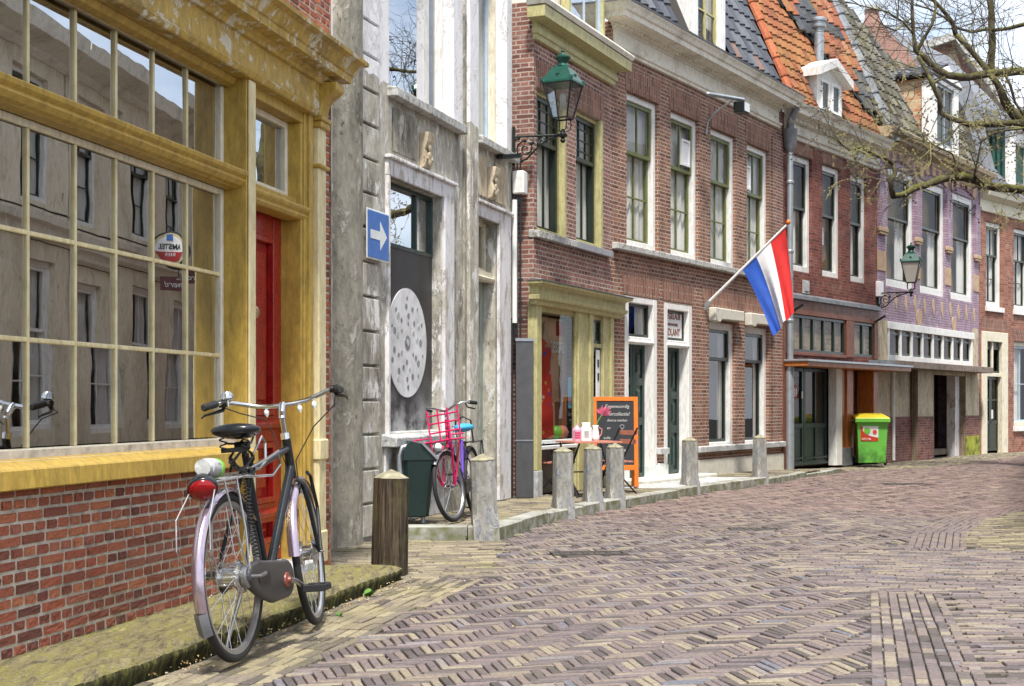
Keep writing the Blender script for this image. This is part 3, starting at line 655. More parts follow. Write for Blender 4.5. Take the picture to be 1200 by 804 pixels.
# ================================================================== HOUSE 3: dress shop
h3=B3.root('dress_shop_house','mauve brick house with olive cornices and dress shop window','house')
o3=[(.095,.923,2.957,4.50),(1.27,2.13,2.957,4.50),(0.0,2.44,.1,2.2)]
mb=MB();mb.wall(0,2.52,-.1,5.4,o3,depth=.15);shell(mb,0,2.52,-.1,5.4,5);w=mb.build('wall',M['brick3'],h3)
mb=MB();mb.box(0.05,2.5,.1,5,5.3,5.4);mb.build('roof',M['lead'],h3)
rooms(h3,0,2.5,(.1,2.6,5.2),5)
soldier(h3,.07,.95,4.505,4.80);soldier(h3,1.245,2.155,4.505,4.80)
for x0,x1 in((.095,.923),(1.27,2.13)):
    w=window(h3,x0,x1,2.957,4.50,'olive','sashdark',.05,.05,.66,3,(4,1),'glass',None,[(0,.98,.0,1)],name='window',bar=.012)
    a=x0+.05;b_=x1-.05
    mb=MB()
    for sx,e in((a+.02,a+.34),(b_-.02,b_-.34)):   # inner casements standing open
        mb.bar((sx,.1,3.02),(sx,.1,3.98),.045);mb.bar((e,.30,3.02),(e,.30,3.98),.045);mb.bar((sx,.1,3.03),(e,.3,3.03),.04);mb.bar((sx,.1,3.97),(e,.3,3.97),.04)
    mb.build('open_casement',M['sashdark'],w)
    mb=MB();mb.box(b_,b_+.07,-.012,.1,2.96,4.5);mb.build('outer_jamb',M['olive'],w,bevel=.004)
mb=MB();mb.prism([(-.07,2.875),(.05,2.875),(.05,2.965),(-.07,2.95)],-.01,1.16);mb.build('sill',M['sillstone'],h3,bevel=.005)
mb=MB();mb.prism([(-.07,2.875),(.05,2.875),(.05,2.965),(-.07,2.95)],1.20,2.36);mb.build('sill',M['zinc'],h3,bevel=.005)
mb=MB();mb.cornice([(.02,4.985),(.045,4.99),(.05,5.04),(.07,5.05),(.075,5.10),(.06,5.105),(.06,5.16),(.09,5.17),(.20,5.185),(.205,5.30),(.0,5.31)],.03,2.45);mb.build('cornice',M['olive'],h3)
mb=MB();mb.cornice([(.10,5.312),(.215,5.314),(.235,5.36),(.225,5.385),(0,5.40)],.03,2.45);mb.build('gutter',M['cornice_w'],h3)
window(h3,1.0,2.2,5.42,6.9,'olive','bluewhite',.07,-.02,None,2,(1,1),'glass_old')
mb=MB();mb.box(.6,2.5,.1,2.5,5.4,7.0);mb.build('attic_wall',M['cornice_w'],h3)
# shop front
mb=MB()
mb.box(-.02,.12,-.05,.06,.38,2.2);mb.box(1.19,1.72,-.03,.02,.1,2.2);mb.box(1.235,1.36,-.05,0,.1,2.2);mb.box(1.60,1.71,-.055,0,.1,2.2)
mb.box(2.12,2.44,-.03,.05,.1,2.2);mb.box(2.33,2.43,-.055,0,.1,2.2)
mb.box(1.72,2.12,-.01,.05,1.765,1.815);mb.box(.12,1.19,.0,.14,2.09,2.2);mb.box(1.72,2.12,.0,.14,2.10,2.2)
mb.build('shop_front',M['olive'],h3,bevel=.006)
mb=MB();mb.box(-.02,.13,-.055,.12,.09,.38);mb.build('post_foot',M['stone'],h3,bevel=.006)
mb=MB();mb.cornice([(.06,2.15),(.08,2.16),(.085,2.20),(.12,2.21),(.125,2.25),(.10,2.26),(.10,2.34),(.13,2.36),(.17,2.37),(.175,2.395),(0,2.40)],.0,2.62);mb.build('shop_cornice',M['olive'],h3)
mb=MB();mb.cornice([(.18,2.398),(.185,2.41),(0,2.43)],.0,2.62);mb.build('shop_flashing',M['lead'],h3)
mb=MB();mb.box(.12,1.19,.02,.12,.12,.60);mb.build('stall_riser',M['black'],h3)
mb=MB();mb.box(.10,1.21,-.05,.12,.60,.64);mb.box(.12,1.19,-.01,.12,.66,.70);mb.build('shop_sill',M['whiteg'],h3,bevel=.005)
mb=MB();mb.quad((.12,-.005,.70),(1.19,-.005,.70),(1.19,-.005,2.09),(.12,-.005,2.09));mb.quad((1.72,.025,1.82),(2.12,.025,1.82),(2.12,.025,2.10),(1.72,.025,2.10));mb.build('shop_pane',M['glass_dark'],h3)
mb=MB();frame_rect(mb,1.72,2.12,1.82,2.10,.01,.04,.03);mb.tube([(1.92+.09*math.cos(t/6*math.pi),.04,1.88+.13*math.sin(t/6*math.pi)) for t in range(7)],.01,6);mb.build('fanlight',M['sashdark'],h3)
mb=MB();frame_rect(mb,1.72,2.12,.12,1.765,.01,.05,.05);mb.box(1.77,2.07,.02,.04,.14,.55);dd=mb.build('shop_door',M['dkgreen'],h3)
mb=MB();mb.box(1.95,2.07,.0,.01,.9,1.74);mb.build('white_strip',M['white_clean'],dd)
for zz in(1.58,1.42): 
    mb=MB();mb.box(1.985,2.035,-.006,.0,zz-.045,zz+.045);mb.build('sticker',M['black'],dd)
mb=MB();mb.box(.1,2.45,.9,.93,.1,2.2);mb.box(.1,2.3,.1,.9,.60,.66);mb.build('window_back',M['tan_blind'],h3)
# contents of the window
bd=empty('poster',B3.w(.98,.13,.7),B3.ang,'tan window poster lettered in white behind the floral dress','poster')
mb=MB();mb.box(-.60,.34,0,.01,.0,1.36);bp=mb.build('poster_sheet',simple('poster tan',(.72,.50,.34),.7,var=.3,scale=3),bd)
text(bp,'DRESSED',.175,(-.02,-.008,1.03),M['white_clean'],'lettering',sx=.9,bold=.004)
mb=MB();mb.box(.0,.26,-.012,-.006,1.17,1.33);mb.build('red_corner',M['amsred'],bp)
mb=MB();mb.box(-.05,.24,-.012,-.004,.02,.42);mb.build('brown_card',simple('brown card',(.17,.07,.04),.7),bp)
text(bp,'lips',.09,(.10,-.016,.26),M['salmon'],'lettering') if False else None
mb=MB();mb.tube([(.10+.012*math.sin(k*1.9),-.02,1.0-.06*k) for k in range(10)],.012,6);mb.build('necklace_print',M['brown'],bp)
ds=empty('dress',B3.w(.60,.105,.70),B3.ang,'long red floral dress on a mannequin in the shop window','dress')
g=G('floral print');v=g.obj();vo=g.n('TexVoronoi',{'Vector':v,'Scale':16.0});cc=g.n('SeparateXYZ',{'Vector':vo.outputs['Color']}).outputs[0]
f=g.math('LESS_THAN',vo.outputs['Distance'],.42);fc=g.ramp(cc,[(.0,(.60,.03,.02)),(.45,(.08,.07,.42)),(.6,(.62,.35,.05)),(.72,(.6,.5,.5)),(.8,(.6,.03,.02))],'CONSTANT')
g.bsdf(g.mix(f,(.58,.03,.02),fc),.8);M['floral']=g.mat
mb=MB();mb.lathe([(.20,.02),(.19,.3),(.15,.65),(.115,.84),(.14,.98),(.15,1.06),(.10,1.12)],20,M=Matrix.Diagonal((1,.3,1)))
mb.build('dress_cloth',M['floral'],ds,smooth=True)
mb=MB();mb.lathe([(.13,1.02),(.10,1.12),(.045,1.17),(.04,1.24),(.05,1.27),(.03,1.3)],16,M=Matrix.Diagonal((1,.4,1)));mb.bar((-.07,0,1.04),(-.05,0,1.2),.02);mb.bar((.07,0,1.04),(.05,0,1.2),.02);mb.build('mannequin',M['skin'],ds,smooth=True)
tg=empty('window_leaflet',B3.w(1.12,.02,1.0),B3.ang,'blue leaflet stuck low in the dress shop window','leaflet')
mb=MB();mb.box(-.05,.05,-.003,.0,.05,.40);mb.build('leaflet_sheet',M['skybl'],tg);mb=MB();mb.box(-.02,.02,-.006,-.003,.1,.15);mb.build('print',M['salmon'],tg)
for x,m_,l in((.72,'signblue','small blue and green ball of trinkets inside shop window'),(.90,'salmon','small salmon trinket jar inside shop window')):
    t=MB();t.lathe([(.02,0),(.07,.03),(.085,.08),(.06,.13),(.03,.15)],16,(0,0,0));o=t.build('trinket',M['stickgreen'] if m_=='signblue' else M[m_],None,smooth=True,loc=B3.w(x+.12,.08,.70));tag(o,l,'trinket','trinkets on the shop window board')

# ================================================================== HOUSE 4
h4=B4.root('long_brick_house','long brown brick house with cream cornice, white windows and dark roof','house')
U=[(.416,1.384),(1.767,2.724),(3.145,4.117),(4.556,5.498)]
o4=[(a,b_,3.08,5.02) for a,b_ in U]+[(.36,1.331,.12,2.46),(1.547,2.484,.12,2.44),(3.09,4.1,.51,2.27),(4.479,5.498,.51,2.27)]
mb=MB();mb.wall(0,6.12,-.1,5.8,o4,depth=.18);shell(mb,0,6.12,-.1,5.8,6);mb.build('wall',M['brick4'],h4)
mb=MB();mb.wall(5.62,6.12,.5,5.3,[],-.012);mb.build('repointed_pier',M['brick3'],h4)
rooms(h4,0,6.1,(.1,2.7,5.6),6)
for i,(a,b_) in enumerate(U):
    soldier(h4,a-.03,b_+.03,5.025,5.33)
    window(h4,a,b_,3.08,5.02,'white','sashgreen',.085,.05,.635,2,(1,2),'glass',None,[(.02,.98,0,1)])
for q0,q1,z0_ in((2.26,2.54,4.36),(4.62,4.86,4.34)):
    mb=MB();frame_rect(mb,q0,q1,z0_,z0_+.36,.05,.085,.03);mb.box(q0+.03,q1-.03,.07,.08,z0_+.03,z0_+.33);mb.build('vent_panel',M['white_clean'],h4)
for a,b_ in((.36,1.331),(1.547,2.484)): soldier(h4,a-.03,b_+.03,2.465,2.74)
soldier(h4,2.9,5.6,2.47,2.74)
mb=MB();mb.prism([(-.09,3.0),(.06,3.0),(.06,3.09),(-.09,3.07)],0,6.05);mb.build('sill_band',M['sillstone'],h4,bevel=.006)
# doors
def pdoor(root,x0,x1,z0,z1,y,panels,mat='dkgreen',leaves=2):
    mb=MB();W=(x1-x0)/leaves
    for L in range(leaves):
        a=x0+W*L+.004;b_=a+W-.008
        mb.box(a,b_,y+.02,y+.05,z0,z1)
        st=.07;mb.box(a,a+st,y,y+.02,z0,z1);mb.box(b_-st,b_,y,y+.02,z0,z1)
        ed=[z0]+[z0+(z1-z0)*p for p in panels]+[z1]
        for k,zz in enumerate(ed):
            za=max(z0,zz-.05);zb=min(z1,zz+.05);mb.box(a+st,b_-st,y+.001,y+.02,za,zb)
            if k<len(ed)-1:
                c0,c1=zz+.09,ed[k+1]-.09
                if c1-c0>.05:
                    q0=[(a+st+.03,y+.02,c0),(b_-st-.03,y+.02,c0),(b_-st-.03,y+.02,c1),(a+st+.03,y+.02,c1)]
                    t=.04;q1=[(q0[0][0]+t,y+.002,c0+t),(q0[1][0]-t,y+.002,c0+t),(q0[2][0]-t,y+.002,c1-t),(q0[3][0]+t,y+.002,c1-t)]
                    mb.add(q0+q1,[(4,5,6,7),(0,1,5,4),(1,2,6,5),(2,3,7,6),(3,0,4,7)])
    d=mb.build('door',M[mat],root,bevel=.003)
    return d
def dframe(root,x0,x1,z0,z1,zr0,zr1,mat='white',fw=.12,y=.0):
    mb=MB();mb.box(x0,x0+fw,y,y+.16,z0,z1);mb.box(x1-fw,x1,y,y+.16,z0,z1);mb.box(x0+fw,x1-fw,y+.001,y+.16,z1-fw*.7,z1);mb.box(x0+fw,x1-fw,y+.02,y+.16,zr0,zr1)
    mb.prism([(y+.02,zr0),(y-.01,zr0+.015),(y-.01,zr0+.035),(y+.02,zr0+.05)],x0+fw*.8,x1-fw*.8)
    return mb.build('door_frame',M[mat],root,bevel=.006)
for a,b_,zt in((.36,1.331,2.46),(1.547,2.484,2.44)):
    dframe(h4,a,b_,.30,zt,1.86,1.95)
    for q0,q1 in((a-.005,a+.13),(b_-.13,b_+.005)):
        mb=MB();mb.box(q0,q1,-.01,.17,.12,.30);mb.build('plinth_block',M['whiteg'],h4,bevel=.006)
    mb=MB();frame_rect(mb,a+.12,b_-.12,1.95,zt-.08,.07,.11,.04);fl=mb.build('fanlight',M['sashdark'],h4)
    mb=MB();mb.quad((a+.15,.09,1.98),(b_-.15,.09,1.98),(b_-.15,.09,zt-.11),(a+.15,.09,zt-.11));mb.build('pane',M['glass'],fl)
    if a<1: curtain(fl,b_-.34,b_-.16,1.98,zt-.1,.14)
pdoor(h4,.48,1.211,.16,1.86,.12,(.42,.72))
dd=pdoor(h4,1.667,2.364,.16,1.86,.14,(.35,.62))
mb=MB();mb.tube([(2.30,.12,.2),(2.30,.12,1.8)],.008,6);mb.build('door_chain',M['steel'],dd)
# letterboard in the second fanlight
pb=MB();pb.box(1.70,2.30,.075,.085,1.99,2.34);pl=pb.build('letter_board',M['white_clean'],h4,label='white board lettered in dark capitals above the open dark door')
text(pl,'YEGELAUE',.115,(2.0,.072,2.275),M['brown'],sx=.95,bold=.001);text(pl,'PROSTAALDERS',.05,(1.98,.072,2.165),M['brown']);text(pl,'REDLANT',.135,(1.97,.072,2.06),M['brown'],sx=.9,bold=.001)
for a,b_ in((3.09,4.1),(4.479,5.498)):
    w=window(h4,a,b_,.51,2.27,'white','sashdark',.10,.05,.74,1,(1,1),'glass_clear',None,[(.80,.98,0,1)],bot=.04,curm='curtain')
    mb=MB();mb.box(a,b_+.8,.50,.52,.3,2.4);mb.build('inner_wall',M['tan_blind'],w)
    mb=MB();mb.box(a,b_,.2,.5,.5,.53);mb.box(a+.35,a+1.1,.28,.33,.53,.86);mb.build('window_shelf',M['dkgreen'],w)
    mb=MB();mb.box(a+.36,a+.50,.26,.262,.56,.64);mb.build('notice_card',M['white_clean'],w)
    mb=MB();mb.extrude([(a-.02,-.11,2.27),(a+.16,-.11,2.25),(a+.22,-.11,2.30),(b_+.08,-.11,2.31),(b_+.08,-.11,2.46),(a-.02,-.11,2.46)],(0,.11,0));mb.build('stone_lintel',M['concwhite'],h4,bevel=.012)
mb=MB();mb.prism([(-.07,.425),(.05,.425),(.05,.515),(-.07,.505)],2.62,6.1);mb.prism([(-.07,.44),(.05,.44),(.05,.53),(-.07,.52)],1.30,1.58);mb.build('sill_band',M['stone'],h4,bevel=.006)
mb=MB();mb.box(2.52,6.1,-.03,.0,.05,.32);mb.build('plinth',M['concwhite'],h4,bevel=.006)
mb=MB();mb.box(1.34,1.545,-.03,.0,.05,.32);mb.build('plinth',M['whiteg'],h4,bevel=.006)
mb=MB();mb.box(.30,2.55,-.35,.18,.04,.15);mb.build('doorstep',M['concwhite'],h4,bevel=.01)
# cornice
pr=[(.03,5.44),(.045,5.445),(.05,5.475),(.07,5.49),(.075,5.515),(.03,5.52),(.03,5.70)]
mb=MB();mb.cornice(pr+[(.05,5.71),(.055,5.735),(.085,5.745),(.085,5.765),(.28,5.785),(.285,5.845),(.31,5.86),(.33,5.90),(.355,5.93),(.36,5.945),(0,5.96)],.06,5.84);mb.build('cornice',M['cornice_w'],h4)
mb=MB()
for i in range(58): mb.box(.12+i*.1,.17+i*.1,-.115,-.08,5.735,5.78)
mb.build('dentil',M['cornice_w'],h4)
mb=MB();mb.cornice([(.30,5.946),(.37,5.947),(.375,5.965),(.0,5.98)],.06,5.84);mb.build('gutter_edge',M['lead'],h4)

# ---------------------------------------------------------------- pantile roofs
def pantiles(root,name,mat,s0,s1,vmax,ye,ze,pitch,tw=.235,th=.27,inside=None,rnd=None,amp=.030,off=0.0,label=None):
    """individual overlapping pantiles on a pitched plane: local x along eave, v up slope"""
    mb=MB();cp,sp=math.cos(pitch),math.sin(pitch);nx=int((s1-s0)/tw);nv=int(vmax/th)
    rr=random.Random(len(name)*7+int(s1*10))
    def P(x,v,h): h+=off;return (x,ye+v*cp-h*sp,ze+v*sp+h*cp)
    prof=[(0,.0),(.18,-.012),(.42,.008),(.62,.8*amp/.03*.03),(.8,amp),(.93,amp*.7),(1.02,.004)]
    for j in range(nv):
        for i in range(nx):
            x=s0+i*tw;v=j*th
            if inside and not inside(x+tw/2,v+th/2): continue
            r=rnd(rr,x,v) if rnd else rr.uniform(.02,1);lift=.034+rr.uniform(-.004,.004);jx=rr.uniform(-.004,.004)
            lo=[P(x+jx+a*tw,v-.02,h+lift) for a,h in prof];hi=[P(x+jx+a*tw,v+th+.02,h+.004) for a,h in prof]
            lb=[P(x+jx+a*tw,v-.02,h+lift-.02) for a,h in prof]
            k=len(prof)
            mb.add(lo+hi+lb,[(q,q+1,k+q+1,k+q) for q in range(k-1)]+[(2*k+q,2*k+q+1,q+1,q) for q in range(k-1)],r=r)
    o=mb.build(name,M[mat],root,label=label)
    b2=MB();
    return o
def verge(root,name,mat,x,v0,v1,ye,ze,pitch,r=.10,seg=.34,off=.05):
    mb=MB();cp,sp=math.cos(pitch),math.sin(pitch);v=v0;rr=random.Random(int(x*100)+3)
    while v<v1:
        n=9;lo=[];hi=[]
        for k in range(n):
            a=math.pi*k/(n-1);dx=math.cos(a);h=math.sin(a)
            rl=r*1.08;rh=r*.90
            f=lambda rr_,vv,o:(x+rr_*dx,ye+vv*cp-(rr_*h+o)*sp,ze+vv*sp+(rr_*h+o)*cp)
            lo.append(f(rl,v,off));hi.append(f(rh,v+seg+.03,off-.01))
        lb=[(p[0],p[1]+.016*sp*0,p[2]-.02) for p in lo]
        mb.add(lo+hi+lb,[(q,q+1,n+q+1,n+q) for q in range(n-1)]+[(2*n+q,2*n+q+1,q+1,q) for q in range(n-1)],r=rr.uniform(.02,1));v+=seg
    return mb.build(name,M[mat],root)
def rplane(Fc,px,py,ye,ze,pitch):
    """photo pixel -> (along eave, up slope) on a roof plane"""
    n=(Fc.u[1],-Fc.u[0]);d=((px-CX)/F,1.0,-(py-HY)/F)
    ox,oy=-Fc.O[0],-Fc.O[1]
    lx=ox*Fc.u[0]+oy*Fc.u[1];ly=-(ox*n[0]+oy*n[1]);dx=d[0]*Fc.u[0]+d[1]*Fc.u[1];dy=-(d[0]*n[0]+d[1]*n[1])
    cp,sp=math.cos(pitch),math.sin(pitch)
    # plane: (y-ye)*sp-(z-ze)*cp=0
    t=((CH-ze)*cp-(ly-ye)*sp)/(dy*sp-d[2]*cp)
    x=lx+t*dx;y=ly+t*dy;z=CH+t*d[2];return x,(y-ye)*cp+(z-ze)*sp
def inpoly(poly):
    def f(x,y):
        c=False;j=len(poly)-1
        for i in range(len(poly)):
            xi,yi=poly[i];xj,yj=poly[j]
            if (yi>y)!=(yj>y) and x<(xj-xi)*(y-yi)/(yj-yi)+xi: c=not c
            j=i
        return c
    return f
def underlay(root,s0,s1,v1,ye,ze,pitch,poly=None):
    cp,sp=math.cos(pitch),math.sin(pitch);P=lambda x,v,h=-.01:(x,ye+v*cp-h*sp,ze+v*sp+h*cp)
    mb=MB();pts=poly or [(s0,0),(s1,0),(s1,v1),(s0,v1)]
    mb.extrude([P(x,v) for x,v in pts],(0,.08,-.02));return mb.build('roof_deck',M['dark'],root)
P4=R(67);YE=-.08
underlay(h4,.08,6.0,3.4,YE,5.96,P4)
dorm4=rplane(B4,808,64,YE,5.96,P4)[0],rplane(B4,852,64,YE,5.96,P4)[0]
pantiles(h4,'roof',"slate4",.08,6.05,3.4,YE,5.97,P4,inside=lambda x,v:not(dorm4[0]<x<dorm4[1] and v<2.6))
verge(h4,'verge_tile','ridge',6.12,0,3.5,YE,5.97,P4)
# dormer 4
d4=MB();a,b_=dorm4;a0,b0=2.50,3.66
d4.box(a0,a0+.16,-.02,1.3,5.97,8.4);d4.box(b0-.20,b0,-.02,1.3,5.97,8.4);d4.box(a0,b0,-.02,1.3,8.3,8.5);d4.box(a0-.08,b0+.10,.25,1.3,5.97,8.4) if False else None
dm=d4.build('dormer',M['white'],h4,bevel=.01)
mb=MB();frame_rect(mb,a0+.16,b0-.20,6.0,8.3,.04,.09,.05);mb.box((a0+b0)/2-.03,(a0+b0)/2+.01,.045,.085,6.0,8.3);mb.box(a0+.2,b0-.24,.05,.08,6.62,6.645);mb.build('sash',M['olive'],dm)
mb=MB();mb.quad((a0+.16,.07,6.0),(b0-.2,.07,6.0),(b0-.2,.07,8.3),(a0+.16,.07,8.3));mb.build('pane',M['glass_dark'],dm)
curtain(dm,b0-.45,b0-.22,6.0,8.3,.16)
# ================================================================== HOUSE 5
h5=B5.root('narrow_brick_house','narrow dark red brick house with orange tiled roof and brown shop front','house')
o5=[(.355,1.139,3.26,5.15),(1.579,2.394,3.26,5.15),(2.837,3.619,3.26,5.15),(.33,2.577,1.95,2.55),(2.97,3.92,1.95,2.55),(.40,2.34,.0,1.74),(2.34,4.10,.0,1.74)]
mb=MB();mb.wall(-.06,4.137,-.1,5.75,[o for o in o5],depth=.14);shell(mb,-.06,4.137,-.1,5.75,6);mb.build('wall',M['brick5'],h5)
rooms(h5,0,4.1,(.1,2.7,5.6),6)
for i,(a,b_) in enumerate([(.355,1.139),(1.579,2.394),(2.837,3.619)]):
    soldier(h5,a-.03,b_+.03,5.16,5.36)
    w=window(h5,a,b_,3.26,5.15,'white','sashdark',.10,.05,.56,1,(1,1),'glass',None,[(.05,.5,0,.55)] if i!=1 else None,bot=.10)
    mb=MB();mb.box(a,b_+.5,.24,.25,3.2,5.2);mb.build('blind',M['tan_blind'],w)
    if i==1: mb=MB();mb.box(a+.16,a+.42,.15,.155,3.82,4.12);mb.build('paper_notice',M['white_clean'],w)
mb=MB();mb.cornice([(.03,5.36),(.05,5.37),(.055,5.42),(.085,5.44),(.09,5.47),(.05,5.48),(.05,5.62),(.08,5.63),(.09,5.66),(.26,5.72),(.27,5.79),(.31,5.83),(.33,5.88),(0,5.90)],.02,4.13,False,False);mb.build('cornice',M['cornice_w'],h5)
mb=MB()
for i in range(26): mb.box(.05+i*.157,.13+i*.157,-.13,-.05,5.63,5.70)
mb.build('dentil',M['cornice_w'],h5)
mb=MB();mb.box(.74,1.0,-.02,0,2.91,3.13);mb.box(.78,.96,-.03,-.02,2.95,3.09);mb.build('relief_stone',M['stone'],h5,bevel=.005)
mb=MB();mb.prism([(-.08,2.80),(0,2.80),(0,2.90),(-.08,2.86)],-.02,4.12);mb.build('lead_ledge',M['lead'],h5)
mb=MB();mb.box(-.0,4.12,-.03,.0,2.56,2.80);mb.box(2.60,2.95,-.028,0,1.92,2.56);mb.box(-.0,.30,-.028,0,1.92,2.56);mb.box(3.94,4.12,-.028,0,1.92,2.56);mb.box(.30,2.60,-.03,0,1.90,1.95);mb.build('shop_fascia',M['brown'],h5,bevel=.004)
g=G('dusty shelf behind panes');v=g.obj();z=g.n('SeparateXYZ',{'Vector':v}).outputs
b=g.n('TexBrick',{'Vector':g.n('CombineXYZ',{'X':z[0],'Y':z[2],'Z':0.0}).outputs[0],'Color1':(.40,.30,.18,1),'Color2':(.28,.2,.12,1),'Mortar':(.2,.1,.05,1),'Scale':1.0,'Mortar Size':.012,'Brick Width':.5,'Row Height':.085})
g.bsdf(g.mix(g.ramp(g.noise(v,3,4),[(.4,(0,0,0)),(.6,(1,1,1))]),(.46,.37,.25),b.outputs[0]),.8);M['shelf']=g.mat
for a,b_,n in((.33,2.577,5),(2.97,3.92,2)):
    mb=MB();frame_rect(mb,a,b_,1.95,2.55,.0,.06,.045)
    for i in range(1,n): x=a+(b_-a)*i/n;mb.box(x-.03,x+.03,.005,.055,1.99,2.51)
    w=mb.build('strip_window',M['sashdark'],h5,bevel=.003)
    mb=MB();mb.quad((a,.03,1.99),(b_,.03,1.99),(b_,.03,2.51),(a,.03,2.51));mb.build('pane',M['glass'],w)
    mb=MB();mb.box(a,b_,.065,.08,1.95,2.55);mb.build('backing_board',M['shelf'],w)
mb=MB()
for x in(.28,3.94): mb.bar((x,-.02,2.58),(x+.02,-.22,2.70),.035)
mb.build('iron_bracket',M['iron'],h5)
mb=MB();mb.box(-.02,4.75,-.42,.0,1.70,1.775);mb.build('canopy',M['brownwood'],h5,bevel=.006)
mb=MB();mb.box(-.04,4.78,-.45,.0,1.776,1.81);mb.build('canopy_top',M['zinc'],h5,bevel=.004)
mb=MB();mb.tube([(.08,-.07,.05),(.08,-.07,1.70)],.07,12);mb.build('drain_pipe',M['galv'],h5,smooth=2)
mb=MB();mb.box(-.06,.02,-.03,.1,.05,2.9);mb.build('brown_post',M['brown'],h5)
# double green door
mb=MB();mb.box(.22,.42,.0,.16,.05,1.70);mb.build('door_jamb',M['galv'],h5)
for k,(a,b_) in enumerate(((.43,1.08),(1.10,2.07))):
    mb=MB();y=.12
    mb.box(a,a+.07,y,y+.05,.08,1.70);mb.box(b_-.07,b_,y,y+.05,.08,1.70);mb.box(a+.07,b_-.07,y,y+.05,1.64,1.70);mb.box(a+.07,b_-.07,y,y+.05,.70,.78)
    mb.box(a+.07,b_-.07,y,y+.05,.08,.16);mb.box(a+.07,b_-.07,y+.02,y+.04,.16,.70);mb.box(a-.01,b_+.01,y-.025,y,.09,.12);mb.box(a+.02,b_-.02,y-.02,y,.19,.22)
    if k: mb.box((a+b_)/2-.02,(a+b_)/2+.02,y,y+.05,.16,1.64)
    d=mb.build('door',M['dkgreen'],h5,bevel=.004)
    mb=MB();mb.quad((a+.07,y+.03,.78),(b_-.07,y+.03,.78),(b_-.07,y+.03,1.64),(a+.07,y+.03,1.64));mb.build('pane',M['glass'],d)
    mb=MB();mb.box(a,b_+.4,y+.22,y+.23,.5,1.7);mb.build('inner_screen',M['tan_blind'],d)
    if k==0:
        mb=MB();mb.lathe([(.115,0),(.115,-.006),(.08,-.0061),(.08,-.008),(0,-.008)],28,(a+.33,y+.02,1.30),'y');rd=mb.build('round_sticker',M['flagred'],d)
        mb=MB();mb.lathe([(.078,0),(.078,-.004),(0,-.004)],28,(a+.33,y+.012,1.30),'y');mb.build('sticker_face',M['white_clean'],d)
        for zz in(1.345,1.30,1.255):
            mb=MB();mb.box(a+.315,a+.345,y+.004,y+.0085,zz-.013,zz+.013);mb.build('sticker_mark',M['sashdark'],d)
        text(d,'33',.075,(a+.38,y+.02,1.53),M['whiteg'])
        mb=MB();mb.box(a+.55,a+.60,y-.012,y,1.19,1.31);mb.build('door_handle',M['whiteg'],d)
mb=MB();mb.box(2.08,2.34,-.05,.10,.05,1.71);mb.build('white_post',M['white'],h5,bevel=.006)
# brown door recess
mb=MB();mb.box(2.34,2.62,.02,.12,.25,1.70);mb.box(2.66,2.86,-.01,.12,.05,1.70);mb.box(2.92,3.05,.03,.2,.05,1.70);mb.box(3.90,4.12,-.02,.3,.05,1.70);mb.build('panelling',M['brownwood'],h5,bevel=.008)
mb=MB();mb.box(2.36,2.88,-.03,.10,.03,.34);mb.build('zinc_kick',M['lead'],h5,bevel=.006)
mb=MB();y=.34
mb.box(3.05,3.90,y,y+.04,.06,1.72);mb.box(3.15,3.80,y-.02,y,1.50,1.62);mb.box(3.15,3.80,y-.015,y,.75,1.45);mb.box(3.15,3.80,y-.015,y,.15,.62);mb.build('wooden_door',M['brownwood'],h5,bevel=.008)
# roof 5
P5=R(67)
ln=[rplane(B5,x,y,-.1,5.88,P5) for x,y in((907,0),(1029,149))]
def left_of(x,v):
    (xa,va),(xb,vb)=ln;return (xb-xa)*(v-va)-(vb-va)*(x-xa)
sgn=left_of(.4,.3)>0
d5a,d5b=1.35,2.45
notd=lambda x,v:not(d5a-.0<x<d5b and v<.95)
underlay(h5,.0,4.45,5.0,-.1,5.86,P5)
pantiles(h5,'roof','orange5',.05,4.5,5.2,-.1,5.88,P5,tw=.2,th=.2,amp=.022,inside=lambda x,v:(left_of(x,v)>0)==sgn and notd(x,v),rnd=lambda rr,x,v:min(1,max(.02,rr.gauss(.55,.14))))
pantiles(h5,'roof','mixed5',.0,4.5,5.2,-.1,5.88,P5,tw=.26,th=.3,amp=.04,off=.05,inside=lambda x,v:(left_of(x,v)>0)!=sgn and notd(x,v),rnd=lambda rr,x,v:(rr.uniform(.03,.3) if noise.noise((x*1.1,v*1.1,3))>-.02 else rr.uniform(.4,1)))
verge(h5,'verge_tile','ridge_blue',4.5,0,5.2,-.1,5.88,P5,r=.13,off=.07)
(xa,va),(xb,vb)=ln
mb=MB();cp,sp=math.cos(P5),math.sin(P5);P=lambda x,v,h:(x,-.1+v*cp-h*sp,5.88+v*sp+h*cp)
mb.bar(P(xb,vb,.05),P(xa,va,.05),.03,.05);mb.build('valley_strip',M['iron'],h5)
